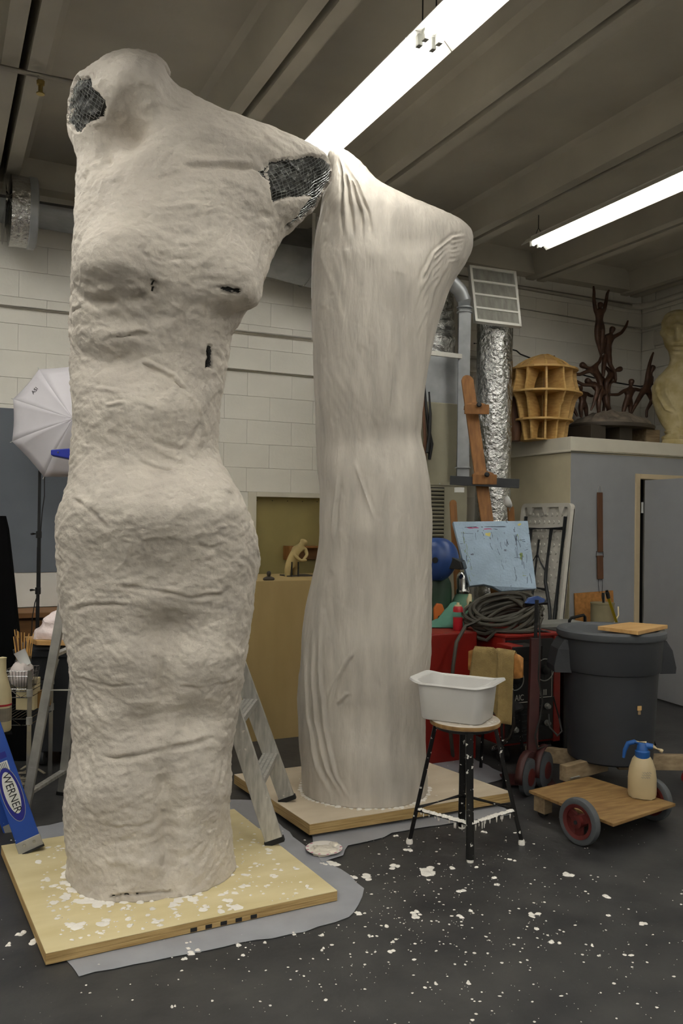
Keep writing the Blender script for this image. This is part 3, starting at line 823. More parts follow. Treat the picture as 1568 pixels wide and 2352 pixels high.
strokes(lf, 520, 0.0058, 0.8, 3, offs=0.0014)
w_ = lf.V.reshape(-1, 3)
cr_ = 1 - np.abs(vnoise(w_, (12, 12, 15), 55.0)) * 2
lf.push((0.0035 * np.clip(cr_ - 0.82, 0, 1) / 0.18 * np.clip(vnoise(w_, (3, 3, 3), 91.0) * 3, 0, 1)).reshape(lf.nr, lf.nc))
x, y = lf.pix(); fr = lf.front() > 0.02
jx = x + 5 * vnoise(lf.V.reshape(-1, 3), (30, 30, 30), 4).reshape(x.shape); jy = y + 6 * vnoise(lf.V.reshape(-1, 3), (26, 26, 26), 14).reshape(x.shape)
patches = [[(172, 180), (205, 176), (212, 200), (236, 226), (246, 246), (240, 276), (205, 283), (186, 298), (172, 306), (150, 280), (150, 230)],
           [(616, 372), (655, 363), (700, 359), (740, 358), (775, 376), (775, 405), (750, 435), (728, 452), (700, 452), (652, 458), (624, 472), (620, 420)],
           [(745, 438), (738, 470), (700, 505), (650, 528), (690, 488), (712, 458)], [(582, 388), (613, 374), (620, 420), (602, 402)]]
small = [[(498, 657), (520, 655), (552, 664), (552, 678), (522, 674), (505, 668)], [(348, 641), (358, 641), (358, 676), (348, 676)], [(477, 792), (489, 794), (485, 846), (471, 846), (475, 820)], [(250, 2058), (300, 2052), (395, 2044), (395, 2049), (300, 2058), (250, 2063)]]  # last outline: shade of the gap at the foot, painted dark
big = np.zeros(x.shape, bool); sml = np.zeros(x.shape, bool)
for p_ in patches: big |= inpoly(jx, jy, p_) & fr
for p_ in small: sml |= inpoly(x + (jx - x) * 0.5, y + (jy - y) * 0.5, p_) & fr
anyp = big | sml
n = lf.normals()
lf.push(np.where(big, -0.016, 0.0) + np.where(sml, -0.014, 0.0), n)
c1 = lf.V[0].mean(0)
sc1 = thing('plaster_torso', 'rough white plaster torso with bare wire mesh showing at both shoulders', 'sculpture', (c1[0], c1[1], S1B))
body_keep = ~anyp
inner = lf
o = lf.build('plaster_body', 'plaster', sc1)
me = o.data
me.materials.append(M['hollow_shade'])
fl = anyp; ij = np.arange(lf.nr * lf.nc).reshape(lf.nr, lf.nc)
fm = (fl[:-1] & fl[1:] & np.roll(fl, -1, 1)[:-1] & np.roll(fl, -1, 1)[1:]).reshape(-1).astype(np.int32)
mi = np.zeros(len(me.polygons), np.int32); mi[:len(fm)] = fm
me.polygons.foreach_set('material_index', mi)
cols_ = np.arange(lf.nc)
leftp = big & (x < 300); rightp = big & (x > 500)
for kp_ in (leftp, rightp): 
    lf.wirenet('wire_mesh', kp_, sc1, 0.007, th=0.0032, st=2)
lf.wirenet('wire_mesh', sml, sc1, 0.010, th=0.004, st=1, m='black')

# --- smooth torso ---------------------------------------------------------------
left2 = [(338, 774), (342, 757), (350, 750), (370, 748), (410, 746), (443, 742), (484, 736), (553, 725), (600, 720), (717, 718), (865, 721), (925, 724), (1000, 727), (1050, 730), (1100, 733), (1140, 735), (1200, 732), (1250, 730), (1300, 722), (1350, 712), (1400, 703), (1450, 694), (1500, 690), (1550, 684), (1600, 682), (1650, 684), (1700, 686), (1750, 690), (1800, 691), (1850, 692)]
right2 = [(338, 780), (342, 795), (355, 812), (370, 828), (395, 850), (415, 866), (430, 888), (445, 915), (465, 955), (485, 1000), (495, 1030), (510, 1060), (525, 1078), (540, 1086), (560, 1085), (580, 1078), (600, 1070), (630, 1050), (660, 1034), (690, 1022), (740, 1006), (800, 993), (850, 985), (900, 977), (950, 970), (1000, 965), (1020, 968), (1050, 977), (1100, 985), (1150, 990), (1200, 991), (1300, 991), (1400, 991), (1450, 990), (1500, 989), (1550, 985), (1600, 977), (1700, 976), (1750, 978), (1780, 980), (1850, 982)]
S2B = 0.078
l2 = Loft(left2, right2, 4.75, [(0, .37), (.4, .33), (1.0, .32), (1.5, .325), (2.0, .30), (2.5, .29), (3.0, .27), (3.3, .22), (3.5, .15), (3.7, .10)], S2B, 560, 330, 2.25, voff=[(0, 0), (1.0, .0), (1.5, -.01), (2, .01), (3, 0), (3.7, .03)])
gs2 = [(860, 1010, 110, 55, -.035), (870, 1180, 110, 110, .015), (850, 1500, 100, 60, .012), (800, 1650, 70, 60, -.02), (860, 1760, 80, 60, .015), (780, 800, 60, 200, .02), (920, 780, 40, 160, -.012), (960, 560, 60, 45, -.03), (800, 480, 30, 80, .03), (760, 1740, 30, 120, -.02), (930, 1400, 40, 220, .012)]
gr2 = []
for k in range(12):                        # finger strokes sweeping up to the raised stump
    t = k / 11
    gr2.append(([(1080 - 14 * t, 530 + 60 * t), (1040 - 10 * t, 540 + 62 * t), (1000 - 4 * t, 570 + 90 * t), (970 + 8 * t, 620 + 130 * t), (952 + 25 * t, 700 + 160 * t)], .007 if k % 2 else -.006, 4.5))
for k in range(7):
    t = k / 6
    gr2.append(([(770 + 10 * t, 350 + 14 * t), (785 + 30 * t, 400 + 24 * t), (790 + 55 * t, 470 + 20 * t), (792 + 64 * t, 560)], .008 if k % 2 else -.007, 3.5))
for xs in ([(706, 1420), (700, 1520), (704, 1640), (726, 1760), (762, 1845)], [(722, 1440), (716, 1560), (722, 1660), (748, 1770), (790, 1848)], [(735, 1420), (732, 1540), (742, 1680), (770, 1790), (812, 1850)], [(820, 1480), (770, 1560), (755, 1600), (745, 1640)], [(800, 1590), (770, 1620)], [(895, 740), (898, 860), (892, 960)], [(780, 1080), (765, 1250)], [(810, 1050), (860, 1200)]):
    gr2.append((xs, .008, 4))
relief(l2, gs2, [(p_, a * 1.5, w_) for p_, a, w_ in gr2], .5, False)
for k, a in enumerate((.010, .005, .0025)):
    fq = 3.0 * 2.4 ** k
    l2.push(a * vnoise(l2.V.reshape(-1, 3), (fq, fq, fq * 0.6), 3.3 * k + 20).reshape(l2.nr, l2.nc))
strokes(l2, 160, 0.0035, 0.22, 9, math.pi / 2, 0.0004)
w_ = l2.V.reshape(-1, 3)
pk = vnoise(w_, (22, 22, 16), 71.0)
l2.push((-0.010 * np.clip(pk - 0.42, 0, 1)).reshape(l2.nr, l2.nc))
c2 = l2.V[0].mean(0)
sc2 = thing('plaster_torso', 'smoother white plaster torso with a pointed raised shoulder standing behind the rough one', 'sculpture', (c2[0], c2[1], S2B))
l2.build('plaster_body', 'plaster_smooth', sc2)

# --- their boards, the plastic sheets, plate and spatter ---------------------------
rs = random.Random(11)


def blob(mb, x_, y_, z, r, h, n=9, ax=None):
    ph = rs.random() * 6.3; e = rs.uniform(0.65, 1.0)
    rad = [r * rs.uniform(0.7, 1.2) for _ in range(n)]
    vs = [(x_, y_, z + h)]
    for s_, hh in ((0.6, 0.8), (1.0, 0.0)):
        for k in range(n):
            t = 2 * math.pi * k / n
            dx_, dy_ = rad[k] * s_ * math.cos(t), rad[k] * s_ * e * math.sin(t)
            vs.append((x_ + dx_ * math.cos(ph) - dy_ * math.sin(ph), y_ + dx_ * math.sin(ph) + dy_ * math.cos(ph), z + h * hh))
    fs = [(0, 1 + k, 1 + (k + 1) % n) for k in range(n)] + [(1 + k, 1 + n + k, 1 + n + (k + 1) % n, 1 + (k + 1) % n) for k in range(n)]
    mb.add(vs, fs)


def board(label, corners, z0, layers, mtop, spl):
    c = Vector((sum(p[0] for p in corners) / 4, sum(p[1] for p in corners) / 4, z0))
    b_ = thing('plywood_platform', label, 'board', c)
    zz = z0
    for i, (th, m_, nm) in enumerate(layers):
        MB().prism([(p[0], p[1], zz) for p in corners], (0, 0, th)).build(nm, m_, b_, bevel=0.0015)
        zz += th + 0.0005
    return b_
B1 = [(0.372, 3.10), (1.515, 3.135), (1.44, 4.24), (0.30, 4.20)]
bd1 = board('pale plywood board under the rough torso, spattered with white plaster', B1, 0.006, ((0.0195, 'plyedge', 'plywood_sheet'), (0.018, 'plyedge', 'plywood_sheet'), (0.003, 'plywood', 'face_veneer')), None, None)
zt1 = 0.0485
sp = MB()
for px_, py_, r_ in ((180, 2010, 30), (200, 1995, 22), (160, 2040, 26), (190, 2062, 40), (225, 2078, 36), (150, 2058, 28), (130, 2070, 22), (175, 2120, 34), (240, 2118, 26), (300, 2125, 14), (360, 2115, 18), (395, 2080, 26), (420, 2065, 30), (465, 2085, 20), (530, 2085, 34), (520, 2070, 26), (575, 2090, 24), (420, 2125, 18), (405, 2103, 16), (560, 2035, 20), (520, 2050, 24), (590, 1985, 16), (630, 2012, 14), (680, 1996, 20), (565, 2010, 18), (610, 2035, 14), (655, 2078, 18), (320, 2150, 14), (235, 2165, 16), (180, 2178, 12), (140, 1950, 14), (90, 1978, 20), (105, 2020, 16), (120, 2035, 20), (60, 2030, 10), (470, 2020, 20), (500, 2010, 16), (350, 2090, 18), (300, 2085, 20), (265, 2070, 30)):
    p = FZ(px_, py_, zt1); r_ *= 0.0011
    if 0.4 < p.x < 1.46 and 3.12 < p.y < 4.2:
        for k in range(4): blob(sp, p.x + rs.gauss(0, r_ * .5), p.y + rs.gauss(0, r_ * .5), zt1, r_ * rs.uniform(.35, .8), 0.003)
for k in range(500):
    x_, y_ = rs.uniform(.42, 1.42), rs.uniform(3.13, 4.15); blob(sp, x_, y_, zt1, rs.uniform(.002, .008) * (1 + rs.random()), .002, 6)
o = sp.build('plaster_spatter', 'splat', bd1, smooth=60); o['kind'] = 'stuff'
sk = MB()                                   # plaster skirt round the foot of the torso
ring = inner.V[4]
for k in range(0, inner.nc, 5):
    x_, y_ = ring[k][0], ring[k][1]; dx_, dy_ = x_ - c1[0], y_ - c1[1]
    if rs.random() < (.75 if x_ < c1[0] - .05 else .3): blob(sk, x_ + dx_ * .01, y_ + dy_ * .01, zt1 - .002, rs.uniform(.012, .035), rs.uniform(.004, .010))
o = sk.build('plaster_skirt', 'splat', sc1, smooth=60); o['kind'] = 'stuff'
for px_ in (455, 490, 525, 560, 595):         # dark stamps on the board's edge
    p = FZ(px_, 2066 + (787 - px_) * .222 + 10, 0.02)
    t = (p.x - B1[0][0]) / (B1[1][0] - B1[0][0])
    yy = B1[0][1] + t * (B1[1][1] - B1[0][1])
    MB().bb((p.x - .013, yy - .0012, .009), (p.x + .013, yy + .002, .024)).build('stamp', 'black', bd1)

B2 = [(1.68, 3.80), (2.90, 3.80), (2.74, 4.70), (1.60, 4.72)]
bd2 = board('worn plywood board of two layers under the smoother torso', B2, 0.022, ((0.025, 'plyedge', 'plywood_sheet'), (0.026, 'plyedge', 'plywood_sheet'), (0.003, 'plywood_worn', 'face_veneer')), None, None)
MB().bb((1.74, 3.86, 0.001), (2.66, 4.62, 0.022)).build('foam_underlay', 'teal', bd2)
sk = MB(); ring = l2.V[3]
for k in range(0, l2.nc, 5):
    x_, y_ = ring[k][0], ring[k][1]
    blob(sk, x_ + (x_ - c2[0]) * .02, y_ + (y_ - c2[1]) * .02, S2B - .003, rs.uniform(.012, .03), rs.uniform(.003, .008))
o = sk.build('plaster_skirt', 'splat', sc2, smooth=60); o['kind'] = 'stuff'
sp = MB()
for k in range(90): blob(sp, rs.uniform(1.75, 2.7), rs.uniform(3.83, 4.6), .0778, rs.uniform(.002, .007), .002, 6)
o = sp.build('plaster_spatter', 'splat', bd2, smooth=60); o['kind'] = 'stuff'


def sheet(pxs, label, z=0.0025, th=0.0012):
    pts = []
    f = [FZ(a, c, z) for a, c in pxs]
    for i, p in enumerate(f):
        q_ = f[(i + 1) % len(f)]; k = max(1, int((q_ - p).length / 0.06))
        for j in range(k):
            w = p.lerp(q_, j / k); pts.append((w.x + rs.uniform(-.008, .008), w.y + rs.uniform(-.008, .008), z))
    o = MB().prism(pts, (0, 0, th)).build('plastic_sheet', 'sheet')
    return tag(o, label, 'plastic sheet')
sheet([(162, 2222), (176, 2243), (470, 2182), (700, 2140), (800, 2108), (812, 2095), (838, 2042), (800, 2010), (760, 1985), (690, 1935), (630, 1880), (575, 1838), (450, 1835), (300, 1860), (60, 1905), (80, 1960), (120, 2100)], 'grey plastic sheet lying under the spattered board of the rough torso')
sheet([(722, 1945), (735, 1980), (790, 1965), (800, 1940), (880, 1925), (900, 1912), (985, 1898), (1170, 1872), (1120, 1800), (1150, 1790), (1160, 1778), (980, 1690), (900, 1700), (700, 1880)], 'crumpled grey plastic sheet showing around the board of the smoother torso', 0.0045)

pl = FZ(744, 1950, 0.012)
pt = thing('paper_plate', 'white paper plate of wet plaster on the floor between the two boards', 'plate', pl)
zz = pl.z
MB().lathe([(0.0, zz - .006), (.055, zz - .006), (.078, zz + .004), (.087, zz + .005), (.087, zz + .0065), (.077, zz + .0055), (.054, zz - .0045), (0, zz - .0045)], (pl.x, pl.y, 0), None, 36).build('plate', 'plate', pt, smooth=50)
t = MB(); 
for k in range(16): blob(t, pl.x + rs.gauss(0, .022), pl.y + rs.gauss(0, .022), zz - .004, rs.uniform(.02, .04), rs.uniform(.006, .012))
blob(t, pl.x + .07, pl.y + .02, zz, .022, .014); blob(t, pl.x + .06, pl.y + .04, zz, .018, .012)
t.build('wet_plaster', 'plaster_wet', pt, smooth=60)['kind'] = 'stuff'
t = MB()
for k in range(9):
    a = 2.0 + k * .5; t.box((pl.x + .081 * math.cos(a), pl.y + .081 * math.sin(a), zz + .0062), (.012, .006, .001))
t.build('printed_rim', 'paint_pink', pt)

sp = MB()
for px_, py_, r_ in ((980, 2002, 22), (990, 1995, 12), (905, 1990, 12), (940, 1950, 10), (840, 2015, 14), (765, 1982, 18), (740, 1985, 10), (808, 2014, 8), (1300, 2007, 13), (1235, 2104, 13), (1270, 2165, 9), (1055, 2046, 9), (1040, 1994, 9), (900, 2185, 8), (950, 2108, 14), (960, 2098, 9), (1058, 2108, 9), (1080, 2092, 6), (1138, 2032, 7), (1135, 2018, 7), (1400, 2062, 11), (1475, 2122, 9), (78, 2162, 16), (50, 2145, 12), (22, 2170, 7), (430, 2168, 7), (440, 2185, 14), (420, 2202, 7), (545, 2170, 8), (607, 2165, 5), (675, 2145, 7), (740, 2148, 6), (740, 2178, 6), (560, 2195, 5), (395, 2312, 6), (1075, 2258, 6), (1000, 2260, 5), (1110, 1912, 6), (1175, 1975, 6), (905, 1920, 5), (1375, 2195, 4), (1360, 2173, 4), (820, 2097, 9), (850, 2150, 6), (885, 2128, 6), (905, 2165, 6), (1095, 1992, 6), (1395, 2103, 8)):
    p = FZ(px_, py_, 0); d = (p - CAM).dot(fwd); r_ = r_ * d / F
    for k in range(3): blob(sp, p.x + rs.gauss(0, r_ * .45), p.y + rs.gauss(0, r_ * .45), 0.0, r_ * rs.uniform(.55, .9), rs.uniform(.003, .007))
for k in range(1150):
    if k < 900: x_, y_ = rs.gauss(1.75, .55), rs.gauss(2.85, .5)
    else: x_, y_ = rs.uniform(0, 3.8), rs.uniform(1.2, 4.6)
    blob(sp, x_, y_, 0.0, .0015 + .006 * rs.random() ** 3 + (.006 if rs.random() < .04 else 0), .0015, 6)
o = sp.build('plaster_spatter', 'splat', smooth=60, loc=Vector((1.8, 2.9, 0)))
tag(o, 'white plaster drips and crumbs spattered over the dark floor', 'spatter', kind='stuff')

# ------------------------------------------------------------------ on top of the closet
V3 = Vector
YS = 6.28                                   # plane of the things on the closet roof


def K(cx, cy, dy=0.0):                      # a point measured on the enlarged view of the closet top
    return FY(1150 + cx / 3.751, 640 + cy / 3.751, YS + dy)


bg_c = K(950, 1400); ZR = CZ
bz = thing('bronze_group', 'bronze figure group of climbing and dancing nudes on a rocky round base', 'sculpture', (bg_c.x, YS, ZR))
rk = MB(); ctr = K(950, 1290); ctr.y = YS
N_ = 44; rings = [(0.0, .34), (.10, .335), (.2, .30), (.27, .25), (.32, .21), (.36, .17), (.40, .12), (.43, .08), (.44, .05)]
ztop_r = K(950, 1160).z; zlow = K(950, 1300).z
vs = [(ctr.x, ctr.y, ztop_r)]
for i, (r_, f_) in enumerate(rings[1:]):
    for k in range(N_):
        t = 2 * math.pi * k / N_
        rr_ = r_ * (1 + .05 * noise.noise(V3((math.cos(t) * 2, math.sin(t) * 2, i))))
        zz_ = zlow + (ztop_r - zlow) * f_ / .34 + .07 * noise.noise(V3((rr_ * math.cos(t) * 9, rr_ * math.sin(t) * 9, 2))) * (1 if i < 6 else 0)
        vs.append((ctr.x + rr_ * math.cos(t), ctr.y + rr_ * .8 * math.sin(t), zz_))
fs = [(0, 1 + k, 1 + (k + 1) % N_) for k in range(N_)]
for i in range(len(rings) - 2):
    for k in range(N_): fs.append((1 + i * N_ + k, 1 + i * N_ + (k + 1) % N_, 1 + (i + 1) * N_ + (k + 1) % N_, 1 + (i + 1) * N_ + k))
rk.add(vs, fs); rk.build('rock_mound', 'rock', bz, smooth=25)
MB().lathe([(0, zlow + .035), (.445, zlow + .035), (.452, zlow + .02), (.445, zlow + .0), (0, zlow)], (ctr.x, ctr.y, 0), None, 44, 1, .8).build('round_plinth', 'darkclay', bz, smooth=40)
for cx_, w_b in ((1165, .12), (700, .12), (935, .1)):
    p = K(cx_, 1350); MB().bb((p.x - w_b / 2 - .03, YS - .22, ZR), (p.x + w_b / 2 + .03, YS + .2, zlow)).build('support_block', 'oldwood' if cx_ == 1165 else 'darkclay', bz, bevel=.004)  # darkclay blocks are coloured as the shaded gap under the plinth


def bronze(nm, pts, edges):
    js = [(K(a, c, d), r_ * .00114 * (1.15 if r_ > 20 else 1.3)) for a, c, d, r_ in pts]
    return skin(nm, js, edges, 'bronze', bz, 2)


# pelvis, chest, neck, head, head top, then arms and legs
def figure(pelvis, chest, neck, head, arms, legs, s=1.0):
    pts = [(*pelvis, 33 * s), (*[(a + c) / 2 for a, c in zip(pelvis, chest)], 24 * s), (*chest, 37 * s), (*neck, 11 * s), (*head, 27 * s)]
    hx_, hy_, hd = head; nx_, ny_, nd = neck
    L_ = math.hypot(hx_ - nx_, hy_ - ny_) or 1
    pts.append((hx_ + (hx_ - nx_) / L_ * 22, hy_ + (hy_ - ny_) / L_ * 22, hd, 18 * s))
    ed = [(0, 1), (1, 2), (2, 3), (3, 4), (4, 5)]
    for a in arms:
        i0 = 2
        for k, p in enumerate(a):
            pts.append((*p, (15, 12, 10, 6, 5)[min(k, 4)] * s)); ed.append((i0, len(pts) - 1)); i0 = len(pts) - 1
    for a in legs:
        i0 = 0
        for k, p in enumerate(a):
            pts.append((*p, (23, 16, 10, 9, 6)[min(k, 4)] * s)); ed.append((i0, len(pts) - 1)); i0 = len(pts) - 1
    return bronze('figure', pts, ed)
f0 = 0.0
figure((848, 405, 0), (845, 300, 0), (850, 258, 0), (856, 225, 0), [[(815, 275, 0), (800, 180, 0), (802, 110, 0), (796, 62, 0)], [(888, 272, 0), (908, 185, .02), (915, 130, 0), (932, 95, 0)]],
       [[(826, 430, 0), (828, 520, 0), (850, 615, 0), (862, 655, 0)], [(875, 430, 0), (870, 530, 0), (858, 640, .02), (866, 680, 0)]])
figure((912, 620, .03), (930, 520, .03), (946, 475, .03), (960, 435, .03), [[(975, 500, .03), (1038, 466, .03), (1078, 410, .03), (1096, 358, .03)], [(900, 500, .03), (880, 570, .02), (872, 650, 0)]],
       [[(900, 650, .03), (885, 760, .0), (880, 850, -.02)], [(930, 650, 0), (938, 740, -.03), (985, 810, -.03), (990, 875, -.03), (950, 900, -.04)]])
figure((868, 870, .05), (800, 790, .03), (742, 768, .02), (702, 745, .02), [[(755, 795, 0), (680, 826, 0), (625, 822, 0), (602, 815, 0)], [(815, 750, .03), (850, 715, .03), (868, 660, .03)]],
       [[(850, 880, .04), (870, 960, .02), (890, 1080, 0), (880, 1160, 0)], [(890, 885, .06), (925, 960, .06), (925, 1080, .06), (952, 1165, .06)]])
figure((868, 975, -.08), (822, 925, -.08), (780, 897, -.08), (748, 882, -.09), [[(790, 915, -.1), (710, 915, -.1), (665, 892, -.1), (628, 865, -.1)], [(835, 955, -.12), (806, 1045, -.12), (795, 1090, -.12), (772, 1138, -.12)]],
       [[(848, 1000, -.1), (840, 1095, -.11), (846, 1190, -.1), (835, 1235, -.12)], [(898, 990, -.08), (912, 1085, -.09), (945, 1170, -.06), (965, 1195, -.08)]])
figure((705, 1085, .06), (700, 1010, .06), (690, 972, .06), (682, 942, .06), [[(665, 985, .06), (625, 968, .06), (600, 962, .06)], [(742, 990, .06), (772, 1010, .04), (795, 1012, .04)]],
       [[(685, 1100, .06), (688, 1150, .06), (692, 1200, .06)], [(728, 1100, .06), (735, 1150, .06), (740, 1200, .06)]], .9)
figure((1095, 1062, .04), (1108, 975, .04), (1118, 930, .04), (1124, 885, .04), [[(1062, 965, .04), (1010, 1000, .03), (930, 1000, .02)], [(1155, 952, .04), (1200, 962, .03), (1235, 945, .02)]],
       [[(1070, 1080, .04), (1058, 1130, .04), (1050, 1185, .04)], [(1118, 1080, .04), (1116, 1130, .04), (1118, 1190, .04)]], .95)
figure((1248, 960, 0), (1272, 865, 0), (1292, 805, 0), (1306, 768, 0), [[(1262, 825, 0), (1280, 735, 0), (1296, 680, 0), (1314, 632, 0)], [(1300, 850, .02), (1296, 905, .02), (1262, 960, .02)]],
       [[(1222, 975, 0), (1172, 1062, 0), (1138, 1130, 0), (1122, 1165, 0)], [(1272, 980, 0), (1302, 1050, 0), (1255, 1135, 0), (1254, 1200, 0)]])
figure((925, 870, .02), (958, 812, .02), (990, 790, .02), (1022, 780, .02), [[(975, 830, 0), (985, 880, 0), (985, 900, 0)], [(940, 800, .04), (900, 760, .05), (880, 740, .05)]],
       [[(908, 880, 0), (905, 950, 0), (912, 1060, .02), (920, 1150, .02)], [(935, 890, .04), (925, 950, .05), (930, 1060, .06), (935, 1160, .06)]], .9)
figure((590, 1065, .1), (560, 990, .1), (540, 950, .1), (520, 920, .1), [[(530, 960, .1), (480, 800, .1), (455, 660, .1)], [(585, 975, .1), (605, 965, .1), (620, 960, .1)]],
       [[(600, 1085, .1), (635, 1140, .08), (662, 1190, .06)], [(575, 1090, .12), (590, 1140, .12), (600, 1195, .1)]], .8)

# wooden egg-crate head -----------------------------------------------------------
hp = K(365, 1400, -.05); HX, HY = hp.x, hp.y
wh = thing('rib_armature', 'head shaped armature of interlocking plywood ribs on the closet top', 'armature', (HX, HY, ZR))
zc_ = lambda cy: K(365, cy, -.05).z
px2m = (K(465, 900, -.05) - K(365, 900, -.05)).length / 100
prof_h = [(655, 30), (690, 110), (730, 180), (790, 232), (850, 235), (900, 240), (960, 258), (1000, 262), (1050, 232), (1100, 222), (1180, 208), (1225, 200), (1260, 180), (1330, 175), (1400, 165)]
zz_p = [(zc_(c), r * px2m) for c, r in prof_h][::-1]
def rad(z): return float(np.interp(z, [a for a, c in zz_p], [c for a, c in zz_p]))
for cy, nm in ((790, 'horizontal_rib'), (995, 'horizontal_rib'), (1225, 'horizontal_rib')):
    z = zc_(cy); r_ = rad(z) + .012; poly = []
    for k in range(28):
        t = 2 * math.pi * k / 28; e = 1 + (.12 if math.sin(t) < -.5 else 0)
        poly.append((HX + r_ * math.cos(t), HY + r_ * .78 * e * math.sin(t), z - .009))
    MB().prism(poly, (0, 0, .018)).build(nm, 'ribply', wh, bevel=.001)
zt_ = zc_(655)
for k, an in enumerate((90, 28, 62, 0, -28, -62)):
    a = math.radians(an); d_ = V3((math.cos(a), .78 * math.sin(a), 0)); side = V3((-d_.y, d_.x, 0)).normalized()
    zs_ = [ZR + i * (zt_ - ZR) / 26 for i in range(27)]
    for sgn in (-1, 1):
        if an == 0 and False: continue
        inn = .28 if an != 90 else 0.05
        outer = [(HX + sgn * d_.x * (rad(z) + (.03 if (an == 90 and sgn < 0 and z > zc_(1100)) else 0)), HY + sgn * d_.y * (rad(z) + (.03 if (an == 90 and sgn < 0 and z > zc_(1100)) else 0)), z) for z in zs_]
        innr = [(HX + sgn * d_.x * rad(z) * (inn + .3 * (0.5 + .5 * math.sin(z * 14)) * (1 if an != 90 else 0)), HY + sgn * d_.y * rad(z) * (inn + .3 * (0.5 + .5 * math.sin(z * 14)) * (1 if an != 90 else 0)), z) for z in zs_]
        m_ = MB()
        for i in range(len(zs_) - 1):
            h = side * .009
            qd = [V3(outer[i]), V3(outer[i + 1]), V3(innr[i + 1]), V3(innr[i])]
            m_.add([p - h for p in qd] + [p + h for p in qd], [(3, 2, 1, 0), (4, 5, 6, 7), (0, 1, 5, 4), (2, 3, 7, 6)] + ([(0, 4, 7, 3)] if i == 0 else []) + ([(1, 2, 6, 5)] if i == len(zs_) - 2 else []))
        m_.build('vertical_rib', 'ribply', wh, weld=True)
dm = MB(); z0 = zc_(775); pts = []
for j in range(8):
    z = z0 + (zt_ - .012 - z0) * j / 7; r_ = rad(z) * .93
    for k in range(24):
        t = 2 * math.pi * k / 24; pts.append((HX + r_ * math.cos(t), HY + .78 * r_ * math.sin(t), z))
fs = [(j * 24 + k, j * 24 + (k + 1) % 24, (j + 1) * 24 + (k + 1) % 24, (j + 1) * 24 + k) for j in range(7) for k in range(24)]
fs.append(tuple(7 * 24 + k for k in range(24)))
dm.add(pts, fs); dm.build('crown_panels', 'boardwood', wh, smooth=30)
MB().bb((HX - .2, HY - .14, ZR), (HX + .2, HY + .14, ZR + .012)).build('foot_board', 'ribply', wh)
# brown lump behind at the duct side
lp = K(95, 1250, .12); t = MB()
t.lathe([(.10, ZR), (.12, ZR + .1), (.115, ZR + .28), (.095, ZR + .40), (.05, ZR + .46), (0, ZR + .48)], (lp.x, lp.y, 0), None, 20, .7, 1)
tag(t.build('clay_lump', 'darkwood', smooth=50), 'dim brown rounded lump tucked behind the plywood head armature', 'sculpture')

# yellowed bust ----------------------------------------------------------------
lb_ = [(712, 1552), (718, 1536), (727, 1524), (742, 1518), (758, 1518), (772, 1519), (786, 1523), (798, 1528), (808, 1534), (818, 1537), (830, 1537), (842, 1533), (852, 1524), (862, 1514), (874, 1504), (890, 1496), (910, 1496), (930, 1499), (950, 1505), (968, 1514), (985, 1526), (1000, 1532)]
rb_ = [(y_, 2 * 1558 - x_) for y_, x_ in lb_]
RB = math.hypot(6.23, 6.3)
bp_ = FY(1558, 990, 5.95); RB = math.hypot(bp_.x, bp_.y)
zb_ = bp_.z
lbust = Loft(lb_, rb_, RB, [(zb_, .08), (zb_ + .2, .13), (zb_ + .42, .13), (zb_ + .55, .10), (zb_ + .68, .09), (zb_ + .8, .13), (zb_ + 1.0, .17), (zb_ + 1.2, .12)], zb_, 150, 120, 2.1, topb=.1, sm=1)
gsb = [(1556, 764, 5, 17, .03), (1557, 778, 8, 6, .02), (1541, 760, 9, 6, -.028), (1574, 760, 9, 6, -.028), (1541, 761, 5, 3, .014), (1574, 761, 5, 3, .014), (1556, 748, 22, 4, .012), (1557, 792, 12, 3, .016), (1557, 797, 12, 2.5, -.01), (1557, 802, 10, 4, .016), (1557, 814, 12, 6, .016), (1556, 850, 7, 14, -.014), (1519, 765, 3, 8, .02), (1535, 905, 18, 20, .012), (1580, 905, 18, 20, .012)]
grb = [([(1506, 880), (1512, 910), (1530, 940), (1552, 950)], .016, 3), ([(1527, 870), (1532, 905), (1545, 930), (1556, 948)], .016, 3), ([(1556, 948), (1560, 970), (1558, 988)], .014, 3), ([(1590, 880), (1580, 915), (1560, 945)], .016, 3), ([(1524, 740), (1540, 728), (1558, 726), (1576, 728)], .012, 3)]
relief(lbust, [(a, c, d, e, f * 2.0) for a, c, d, e, f in gsb], [(p_, a * 1.7, w_ * 1.1) for p_, a, w_ in grb], .1)
lbust.push(.006 * vnoise(lbust.V.reshape(-1, 3), (14, 14, 14), 5).reshape(lbust.nr, lbust.nc))
bu = thing('stone_bust', 'large yellowed bust of a bald head with draped collar beside the bronze group', 'bust', (bp_.x, bp_.y, ZR))
lbust.build('bust_body', 'bust', bu)
t = MB(); pts = []; nn3 = 20; hs = [0, .03, .06, .09, .115, .14, .16, .19, zb_ - ZR + .02]; rs3 = [.17, .175, .165, .17, .145, .15, .12, .085, .08]
for h_, r_ in zip(hs, rs3):
    for k in range(nn3):
        a = 2 * math.pi * k / nn3; r2_ = r_ * (1 + .16 * noise.noise(V3((math.cos(a) * 2, math.sin(a) * 2, h_ * 30))))
        pts.append((bp_.x + r2_ * math.cos(a), bp_.y + r2_ * .75 * math.sin(a), ZR + h_))
fs = [(i * nn3 + k, i * nn3 + (k + 1) % nn3, (i + 1) * nn3 + (k + 1) % nn3, (i + 1) * nn3 + k) for i in range(len(hs) - 1) for k in range(nn3)] + [tuple(range(nn3 - 1, -1, -1)), tuple((len(hs) - 1) * nn3 + k for k in range(nn3))]
t.add(pts, fs).build('stone_base', 'bust', bu, smooth=30)

